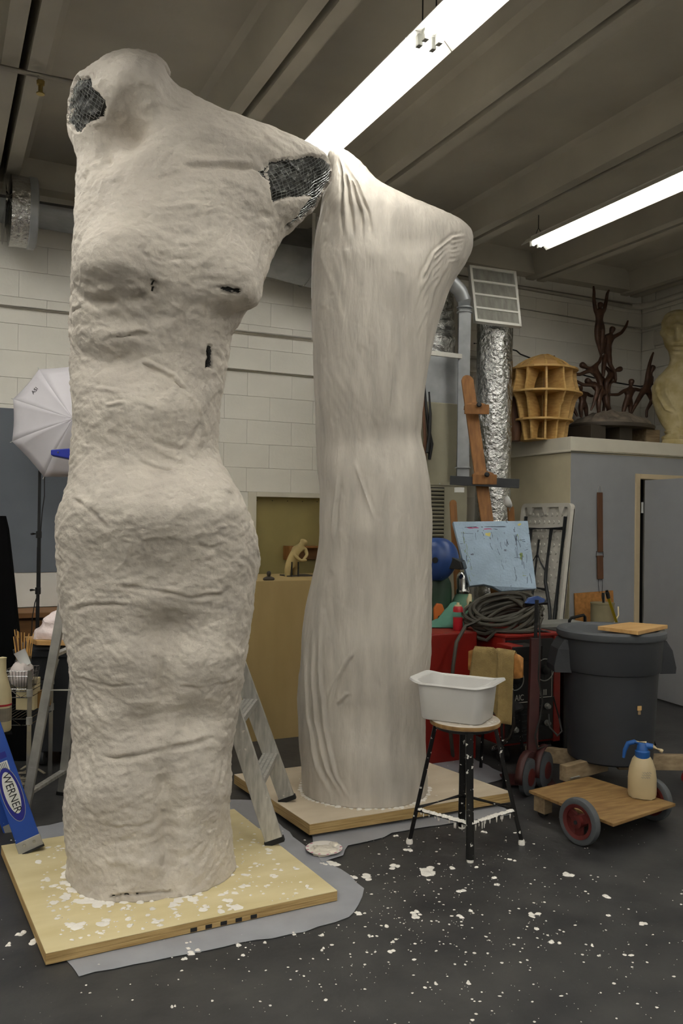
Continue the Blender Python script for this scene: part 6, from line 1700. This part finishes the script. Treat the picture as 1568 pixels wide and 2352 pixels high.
MB().box(Rf + off2 + dr * .02, (.09, .034, .05), (wv, face, dr)).build('foot_shoe', 'aludull', bl_)
for k in range(2):
    a = Rf + dr * (.30 + .3 * k); c = a + off2; MB().tube([a, c], .015, 10).build('rung', 'aludull', bl_, smooth=40)
def badge(c_, lw, lh, m_, h):
    t = MB(); vs = []
    for k in range(32):
        a = 2 * math.pi * k / 32; vs.append(c_ + dr * (lw * math.cos(a)) + wv * (lh * math.sin(a)) + face * h)
    return t.prism(vs, face * .0006)
bc_ = Rf + dr * .27 + face * .0152
# centre badge on the photographed place
def onrail(px_, py_):
    r = ray(px_, py_); q_ = (Rf + face * .0152 - CAM).dot(face) / r.dot(face); return CAM + r * q_
bc_ = onrail(20, 1828)
bc_ = bc_ - wv * ((bc_ - Rf).dot(wv))
badge(bc_, .128, .0435, 'aludull', .0).build('badge_outline', 'aludull', bl_)
badge(bc_, .125, .041, 'darkblue', .0006).build('badge_field', 'darkblue', bl_)
badge(bc_ + dr * .008, .098, .030, 'labelwhite', .0012).build('badge_oval', 'labelwhite', bl_)
text('lettering', 'WERNER', .048, bc_ + dr * .006 + face * .0026, -dr, wv, 'letterblack', bl_, xs=.95)
st2 = onrail(6, 1762); st2 = st2 - wv * ((st2 - Rf).dot(wv) - .0)
MB().box(st2, (.05, .001, .045), (wv, face, dr)).build('sticker', 'labelwhite', bl_)
for k in range(5): MB().box(st2 + wv * (-.012 + .007 * k) + face * .0008, (.003, .0006, .036), (wv, face, dr)).build('sticker_bar', 'graypanel', bl_)
MB().box(st2 + dr * .05, (.06, .001, .028), (wv, face, dr)).build('sticker', 'darkblue', bl_)

# ------------------------------------------------------------------ photo umbrella on its stand
sx0 = P(88, 1300, 5.85); sxp, syp = sx0.x, sx0.y
ls = thing('light_stand', 'black photographic light stand carrying the white umbrella', 'light stand', (sxp, syp, 0))
zt5 = P(92, 1085, 5.85).z + .22
MB().tube([(sxp, syp, .25), (sxp, syp, .95)], .0125, 12).build('pole', 'black', ls, smooth=40)
MB().tube([(sxp, syp, .95), (sxp, syp, 1.36)], .0115, 12).build('pole', 'black', ls, smooth=40)
MB().tube([(sxp, syp, 1.3), (sxp, syp, zt5)], .010, 12).build('pole', 'black', ls, smooth=40)
for py_ in (1228, 1357):
    z = P(88, py_, 5.85).z
    MB().lathe([(.012, -.025), (.019, -.022), (.019, .022), (.012, .025)], (sxp, syp, z), None, 14).build('collar', 'black', ls, smooth=40)
    MB().tube([(sxp, syp, z + .004), (sxp - hd.x * .04, syp - hd.y * .04, z + .006), (sxp - hd.x * .055, syp - hd.y * .055, z + .004)], [.006, .008, .007], 8).build('clamp_knob', 'black', ls, smooth=40)
for k in range(3):
    a = 2 * math.pi * k / 3 + 2.9; d_ = V3((math.cos(a), math.sin(a), 0))
    MB().tube([V3((sxp, syp, .62)) + d_ * .015, V3((sxp, syp, .012)) + d_ * .42], .008, 8).build('leg', 'black', ls, smooth=40)
    MB().tube([V3((sxp, syp, .30)) + d_ * .012, V3((sxp, syp, .31)) + d_ * .215], .005, 6).build('leg_brace', 'black', ls)
crd = MB().tube([P(102, 1080, 5.80), P(102, 1140, 5.80), P(97, 1175, 5.81), P(93, 1225, 5.82), P(92, 1350, 5.82), P(80, 1385, 5.80), P(74, 1420, 5.79), P(72, 1470, 5.79), P(70, 1500, 5.79)], .0035, 6)
tag(crd.build('flash_cord', 'black', smooth=40), 'thin black cord dangling along the light stand', 'cord')
um = thing('photo_umbrella', 'white translucent photo umbrella with a small printed logo', 'umbrella', P(165, 965, 5.7))
hub = P(168, 962, 5.55); tips = []
for i, a in enumerate((120, 158, 199, 245, 292, 338, 22, 70)):
    a_ = math.radians(a); R_ = 139 if i < 5 else 142
    tips.append(P(160 + R_ * math.cos(a_), 969 - R_ * math.sin(a_), 5.76 + .03 * math.cos(a_)))
pan = []
for i in range(8):
    A_, B_ = tips[i], tips[(i + 1) % 8]; vs = []; nn2 = 9
    for j in range(nn2):
        u = j / (nn2 - 1)
        ra, rb2 = hub.lerp(A_, u), hub.lerp(B_, u)
        blg = (-fwd) * (.03 * math.sin(math.pi * u * .93))
        ra, rb2 = ra + blg, rb2 + blg
        for k in range(7):
            v = k / 6; p = ra.lerp(rb2, v)
            p = p + fwd * (.012 * math.sin(math.pi * v) * u) + (hub - p) * (.010 * math.sin(math.pi * v) * u)
            vs.append(p)
    fs = [(j * 7 + k, j * 7 + k + 1, (j + 1) * 7 + k + 1, (j + 1) * 7 + k) for j in range(nn2 - 1) for k in range(6)]
    pan.append(MB().add(vs, fs).build('gore', 'umbrella', um, smooth=60, solid=.0012))
    rbp = [hub.lerp(A_, j / 8) + (-fwd) * (.03 * math.sin(math.pi * j / 8 * .93)) + fwd * .004 for j in range(9)]
    MB().tube(rbp + [A_ + (A_ - hub).normalized() * .02], .0028, 6).build('rib', 'labelwhite', um)
MB().tube([hub - fwd * .03, hub + fwd * .55], .005, 8).build('shaft', 'chrome', um, smooth=40)
MB().tube([hub - fwd * .035, hub - fwd * .0], [.003, .007], 8).build('ferrule', 'labelwhite', um, smooth=40)
g0 = hub.lerp(tips[0].lerp(tips[1], .5), .80)
yd = (tips[0].lerp(tips[1], .5) - hub).normalized(); xd = (tips[0] - tips[1]).normalized()
nrm_ = xd.cross(yd); 
if nrm_.dot(fwd) > 0: xd = xd
lg = text('logo', 'ASI', .042, g0 - fwd * .0155, xd, yd, 'letterblack', um, xs=.9)
brk = MB().box((sxp, syp, zt5 - .02), (.03, .05, .06)); o = brk.build('swivel_bracket', 'black', ls, bevel=.004)

# ------------------------------------------------------------------ bench wall at the left
gp0, gp1 = P(-10, 940, 6.1), P(-10, 1315, 6.1)
yb3 = YB - .06
zA = FY(60, 940, yb3).z; zB = FY(60, 1315, yb3).z; zC = FY(60, 1395, yb3).z
o = MB().bb((-1.2, yb3, zB), (1.42, yb3 + .03, zA)).build('display_board', 'graypanel', bevel=.002); tag(o, 'large dark grey display panel fixed on the back wall behind the umbrella', 'panel')
o = MB().bb((-1.2, yb3 + .005, zC), (1.42, yb3 + .03, zB - .002)).build('backing_strip', 'whitepanel', bevel=.002); tag(o, 'white backing strip under the dark grey panel', 'panel')
wbn = thing('work_bench', 'brown wooden bench front along the back wall below the white strip', 'bench', (.2, yb3 - .2, 0))
MB().bb((-1.2, yb3 - .36, zC - .04), (1.42, yb3 + .002, zC - .004)).build('bench_top', 'benchwood', wbn, bevel=.003)
for i in range(4): MB().bb((-1.2, yb3 - .33, .10 + i * (zC - .15) / 4), (1.40, yb3 - .30, .09 + (i + 1) * (zC - .15) / 4)).build('plank', 'benchwood', wbn, bevel=.003)
MB().bb((-1.2, yb3 - .29, 0), (1.40, yb3, zC - .05)).build('bench_body', 'darkwood', wbn)
bks = [P(-60, 1185, 5.4), P(9, 1185, 5.4), P(16, 1215, 5.4), P(26, 1300, 5.4), P(36, 1400, 5.4), P(46, 1500, 5.4)]
e_ = bks[-1] + (bks[-1] - bks[-2]).normalized() * ((bks[-1].z - 0) / abs((bks[-1] - bks[-2]).normalized().z)) * .999
e2 = V3((bks[0].x - .2, bks[0].y + .1, 0.0))
pol = bks + [V3((e_.x, e_.y, .002)), V3((bks[0].x - .12, bks[0].y + .10, .002))]
o = MB().prism(pol, fwd * .04).build('black_backdrop', 'blackfab', bevel=.004); tag(o, 'tall black fabric backdrop panel leaning at the left edge behind the brushes', 'backdrop')

# ------------------------------------------------------------------ grey bin with board and plastic bag
bcx = P(165, 1600, 5.48); bcx.z = 0
gb_ = thing('wheeled_bin', 'dark grey wheeled bin half hidden behind the rough torso', 'bin', bcx)
def rr2(c_, a, e, r_, z):
    out = []
    for sx_, sy_, a0 in ((1, 1, 0), (-1, 1, 90), (-1, -1, 180), (1, -1, 270)):
        for k in range(6):
            t = math.radians(a0 + k * 18); out.append(c_ + hd * (sx_ * (a - r_) + r_ * math.cos(t)) + V3((fwd.x, fwd.y, 0)).normalized() * (sy_ * (e - r_) + r_ * math.sin(t)) + vz * z)
    return out
ztb = P(100, 1492, 5.2).z
def loft_(mb, loops, top=True, bot=True):
    n_ = len(loops[0]); vs = [p for l_ in loops for p in l_]
    fs = [(i * n_ + k, i * n_ + (k + 1) % n_, (i + 1) * n_ + (k + 1) % n_, (i + 1) * n_ + k) for i in range(len(loops) - 1) for k in range(n_)]
    if bot: fs.append(tuple(range(n_ - 1, -1, -1)))
    if top: fs.append(tuple((len(loops) - 1) * n_ + k for k in range(n_)))
    return mb.add(vs, fs)
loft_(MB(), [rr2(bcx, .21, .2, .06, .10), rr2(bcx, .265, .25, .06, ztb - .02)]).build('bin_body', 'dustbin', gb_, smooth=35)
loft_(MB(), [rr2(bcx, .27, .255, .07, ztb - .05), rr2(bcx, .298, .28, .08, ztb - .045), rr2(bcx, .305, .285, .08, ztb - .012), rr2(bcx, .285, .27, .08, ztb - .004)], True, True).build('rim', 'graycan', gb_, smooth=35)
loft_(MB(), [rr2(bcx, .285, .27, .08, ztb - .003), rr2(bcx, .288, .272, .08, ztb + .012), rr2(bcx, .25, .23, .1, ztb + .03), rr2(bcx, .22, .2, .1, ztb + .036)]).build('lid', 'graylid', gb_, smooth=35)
for s in (-.13, .13):
    c = bcx + hd * s - V3((fwd.x, fwd.y, 0)) * .14; MB().lathe([(.02, -.02), (.058, -.018), (.06, 0), (.058, .018), (.02, .02)], V3((c.x, c.y, .06)), (V3((fwd.x, fwd.y, 0)).normalized(), vz, hd), 20).build('wheel', 'graycan', gb_, smooth=40); MB().box((c.x, c.y, .085), (.05, .03, .07), (hd, V3((fwd.x, fwd.y, 0)).normalized(), vz)).build('wheel_bracket', 'legblack', gb_)
bz_ = ztb + .038
bdp = [P(57, 1466, 5.3), P(84, 1474, 5.12), P(240, 1474, 5.12), P(240, 1463, 5.4)]
o = MB().prism([(p.x, p.y, bz_) for p in bdp], vz * .028).build('wood_board', 'boardwood', bevel=.002); tag(o, 'pale wooden board lying on the dark wheeled bin under the plastic bag', 'board')
bgc = P(128, 1452, 5.25); bgc.z = bz_ + .03
pts = []; n1, n2 = 16, 28
for i in range(n1):
    ph = math.pi / 2 * i / (n1 - 1)
    for k in range(n2):
        t = 2 * math.pi * k / n2
        r_ = math.sin(ph) if i else .002
        wv2 = 1 + .35 * noise.noise(V3((math.cos(t) * 2.2, math.sin(t) * 2.2, ph * 3))) + .2 * noise.noise(V3((math.cos(t) * 6, math.sin(t) * 6, ph * 5)))
        skew = .06 * math.cos(ph)
        pts.append(bgc + hd * (r_ * .135 * wv2 * math.cos(t) + skew) + ey_ * (r_ * .10 * wv2 * math.sin(t)) + vz * max(.0, .165 * math.cos(ph) ** .9 * (1 + .3 * noise.noise(V3((math.cos(t) * 3, math.sin(t) * 3, 5))))))
fs = [(i * n2 + k, i * n2 + (k + 1) % n2, (i + 1) * n2 + (k + 1) % n2, (i + 1) * n2 + k) for i in range(n1 - 1) for k in range(n2)]
o = MB().add(pts, fs).build('plastic_bag', 'bag', smooth=60); tag(o, 'crumpled pinkish clear plastic bag on the board over the dark bin', 'bag')

# ------------------------------------------------------------------ wire shelf and its contents
po = P(68, 1600, 4.8); po.z = 0
sh_top = P(68, 1548, 4.8).z
wsx, wsy = -hd, V3((fwd.x, fwd.y, 0)).normalized()
ws = thing('wire_shelf', 'chrome wire shelving rack at the left edge holding brushes and bottles', 'shelf', po)
def W_(a, e, z): return po + wsx * a + wsy * e + vz * z
LW, LD = .60, .36
zs3 = [P(68, 1830, 4.8).z, P(68, 1652, 4.8).z, sh_top - .10]
for a in (0, LW):
    for e in (0, LD):
        MB().tube([W_(a, e, 0), W_(a, e, sh_top + .02)], .0125, 12).build('post', 'chrome', ws, smooth=40)
        for z in zs3: MB().lathe([(.0128, -.02), (.0175, -.02), (.0165, .02), (.0128, .02)], W_(a, e, z - .008), None, 12).build('collar', 'aludull', ws, smooth=40)
for z in zs3:
    fr_ = MB()
    for e in (0, LD):
        fr_.tube([W_(0, e, z), W_(LW, e, z)], .0035, 6); fr_.tube([W_(0, e, z - .035), W_(LW, e, z - .035)], .0035, 6)
        pts = [W_(LW * k / 12, e, z - (.035 if k % 2 else 0)) for k in range(13)]; fr_.tube(pts, .0025, 5)
    for a in (0, LW):
        fr_.tube([W_(a, 0, z), W_(a, LD, z)], .0035, 6); fr_.tube([W_(a, 0, z - .035), W_(a, LD, z - .035)], .0035, 6)
    fr_.build('shelf_frame', 'chrome', ws, smooth=40)
    wi = MB()
    for k in range(1, 22): wi.tube([W_(LW * k / 22, 0, z + .003), W_(LW * k / 22, LD, z + .003)], .002, 5)
    wi.build('shelf_wires', 'chrome', ws)['kind'] = 'stuff'
# basket hung on the near edge
zt6, zb6 = sh_top + .0, sh_top - .115
bkt = thing('wire_basket', 'small wire basket stuffed with a white cloth on the rack', 'basket', W_(.12, -.05, zs3[2] + .006))
zb6 = zs3[2] + .007; zt6 = zb6 + .105
def Bk(u, v, z): return W_(.015 + .145 * u, .01 + .19 * v, z)
for z, sx_ in ((zt6, 0), (zt6 - .03, .03), (zb6, .1)):
    MB().tube([Bk(sx_, sx_, z), Bk(1 - sx_, sx_, z), Bk(1 - sx_, 1 - sx_, z), Bk(sx_, 1 - sx_, z)], .003, 6, closed=True).build('rim_wire', 'chrome', bkt)
wi = MB()
for k in range(9):
    u = k / 8
    for v in (0, 1): wi.tube([Bk(u, v, zt6), Bk(.1 + .8 * u, .1 if v == 0 else .9, zb6), Bk(.1 + .8 * u, .5, zb6)], .0018, 5); wi.tube([Bk(v, u, zt6), Bk(.1 if v == 0 else .9, .1 + .8 * u, zb6)], .0018, 5)
wi.build('side_wires', 'chrome', bkt)
clt = MB(); pts = []
for i in range(14):
    for k in range(20):
        t = 2 * math.pi * k / 20; ph = math.pi * i / 13
        r_ = math.sin(ph); wv2 = 1 + .18 * noise.noise(V3((math.cos(t) * 2.5, math.sin(t) * 2.5, ph * 2)))
        pts.append(Bk(.5 + .5 * r_ * wv2 * math.cos(t) * .9, .5 + .5 * r_ * wv2 * math.sin(t) * .9, (zb6 + zt6) / 2 + .012 - .068 * math.cos(ph) * (1 if ph < 1.57 else 1.25 * wv2)))
fs = [(i * 20 + k, i * 20 + (k + 1) % 20, (i + 1) * 20 + (k + 1) % 20, (i + 1) * 20 + k) for i in range(13) for k in range(20)]
tag(clt.add(pts, fs).build('white_cloth', 'cloth', smooth=60), 'rumpled white cloth filling the wire basket', 'cloth')
cp = Bk(.42, .45, zt6 + .06)
cup = thing('paper_cup', 'white paper cup tilted on the cloth in the wire basket', 'cup', cp)
ca_ = (vz * .85 - hd * .45).normalized(); a1, a2, a3 = basis(ca_)
MB().lathe([(.026, -.045), (.034, .045), (.036, .047), (.033, .047), (.025, -.04), (0, -.04)], cp, (a1, a2, a3), 22).build('cup_wall', 'maskwhite', cup, smooth=40)
zj = zs3[2] + .006
jp = W_(.145, .285, zj)
jar = thing('brush_jar', 'glass jar on the rack bristling with wooden paint brushes', 'jar', jp)
MB().lathe([(.045, 0), (.05, .006), (.05, .12), (.042, .135), (.042, .15), (.039, .15), (.039, .135), (.046, .118), (.046, .01), (0, .008)], jp, None, 26).build('jar_glass', 'glass', jar, smooth=40)
rj = random.Random(6)
for k in range(26):
    a = rj.random() * 6.28; r1 = .03 * math.sqrt(rj.random()); r2 = r1 + rj.uniform(.01, .05)
    p0 = jp + V3((r1 * math.cos(a), r1 * math.sin(a), .012)); p1 = jp + V3((r2 * math.cos(a), r2 * math.sin(a), rj.uniform(.24, .31)))
    o = MB().tube([p0, p0.lerp(p1, .5), p1], [.0025, .004, .0028], 6).build('paint_brush', 'brush' if rj.random() < .75 else 'darkwood', smooth=40)
    tag(o, 'thin wooden brush handle standing in the glass jar on the rack', 'brush', 'paint brushes in the jar')
jg = P(4, 1600, 4.45); jgz = P(4, 1678, 4.45).z
jug = thing('plaster_jug', 'cream plastic jug with a red label line at the left edge', 'jug', V3((jg.x, jg.y, jgz)))
JC = V3((jg.x, jg.y, jgz)); jr = .05
MB().lathe([(jr * .9, 0), (jr, .01), (jr, .17), (jr * .92, .21), (jr * .62, .27), (jr * .42, .31), (jr * .40, .37), (jr * .44, .385), (0, .39)], JC, None, 26).build('jug_body', 'cream', jug, smooth=40)
MB().lathe([(jr + .001, .135), (jr + .0015, .14), (jr + .001, .145)], JC, None, 26).build('red_line', 'canred', jug)
MB().lathe([(jr + .0005, .055), (jr + .001, .08), (jr + .0005, .125)], JC, None, 26).build('gray_label', 'scrap', jug)
jt = MB().bb((JC.x - .18, JC.y - .09, 0), (JC.x + .05, JC.y + .13, JC.z - .001)); tag(jt.build('low_table', 'blackfab', bevel=.004), 'dark box under the cream jug at the left edge', 'box')
bxp = W_(.10, .25, zs3[1] + .006); bx1 = MB().box(bxp + vz * .09, (.11, .1, .18), (wsx, wsy, vz)); tag(bx1.build('cream_carton', 'cream', bevel=.003), 'cream carton on the middle level of the rack', 'carton')
bxp = W_(.02, .30, zs3[1] + .006); bx1 = MB().box(bxp + vz * .05, (.05, .1, .10), (wsx, wsy, vz)); tag(bx1.build('yellow_carton', 'cardboard', bevel=.003), 'brown carton at the corner post of the rack', 'carton')
scp = MB(); rk2 = random.Random(9)
for k in range(60):
    a = W_(.04 + .5 * rk2.random(), .03 + .3 * rk2.random(), zs3[0] + .012 + .075 * rk2.random()); d_ = (wsx * rk2.uniform(-1, 1) + wsy * rk2.uniform(-1, 1) + vz * .12 * rk2.uniform(-1, 1)).normalized(); scp.bar(a - d_ * .06, a + d_ * .06, .014, .004)
tag(scp.build('scrap_heap', 'scrap'), 'heap of pale wood and plaster scraps on the lowest wire shelf', 'scraps', kind='stuff')
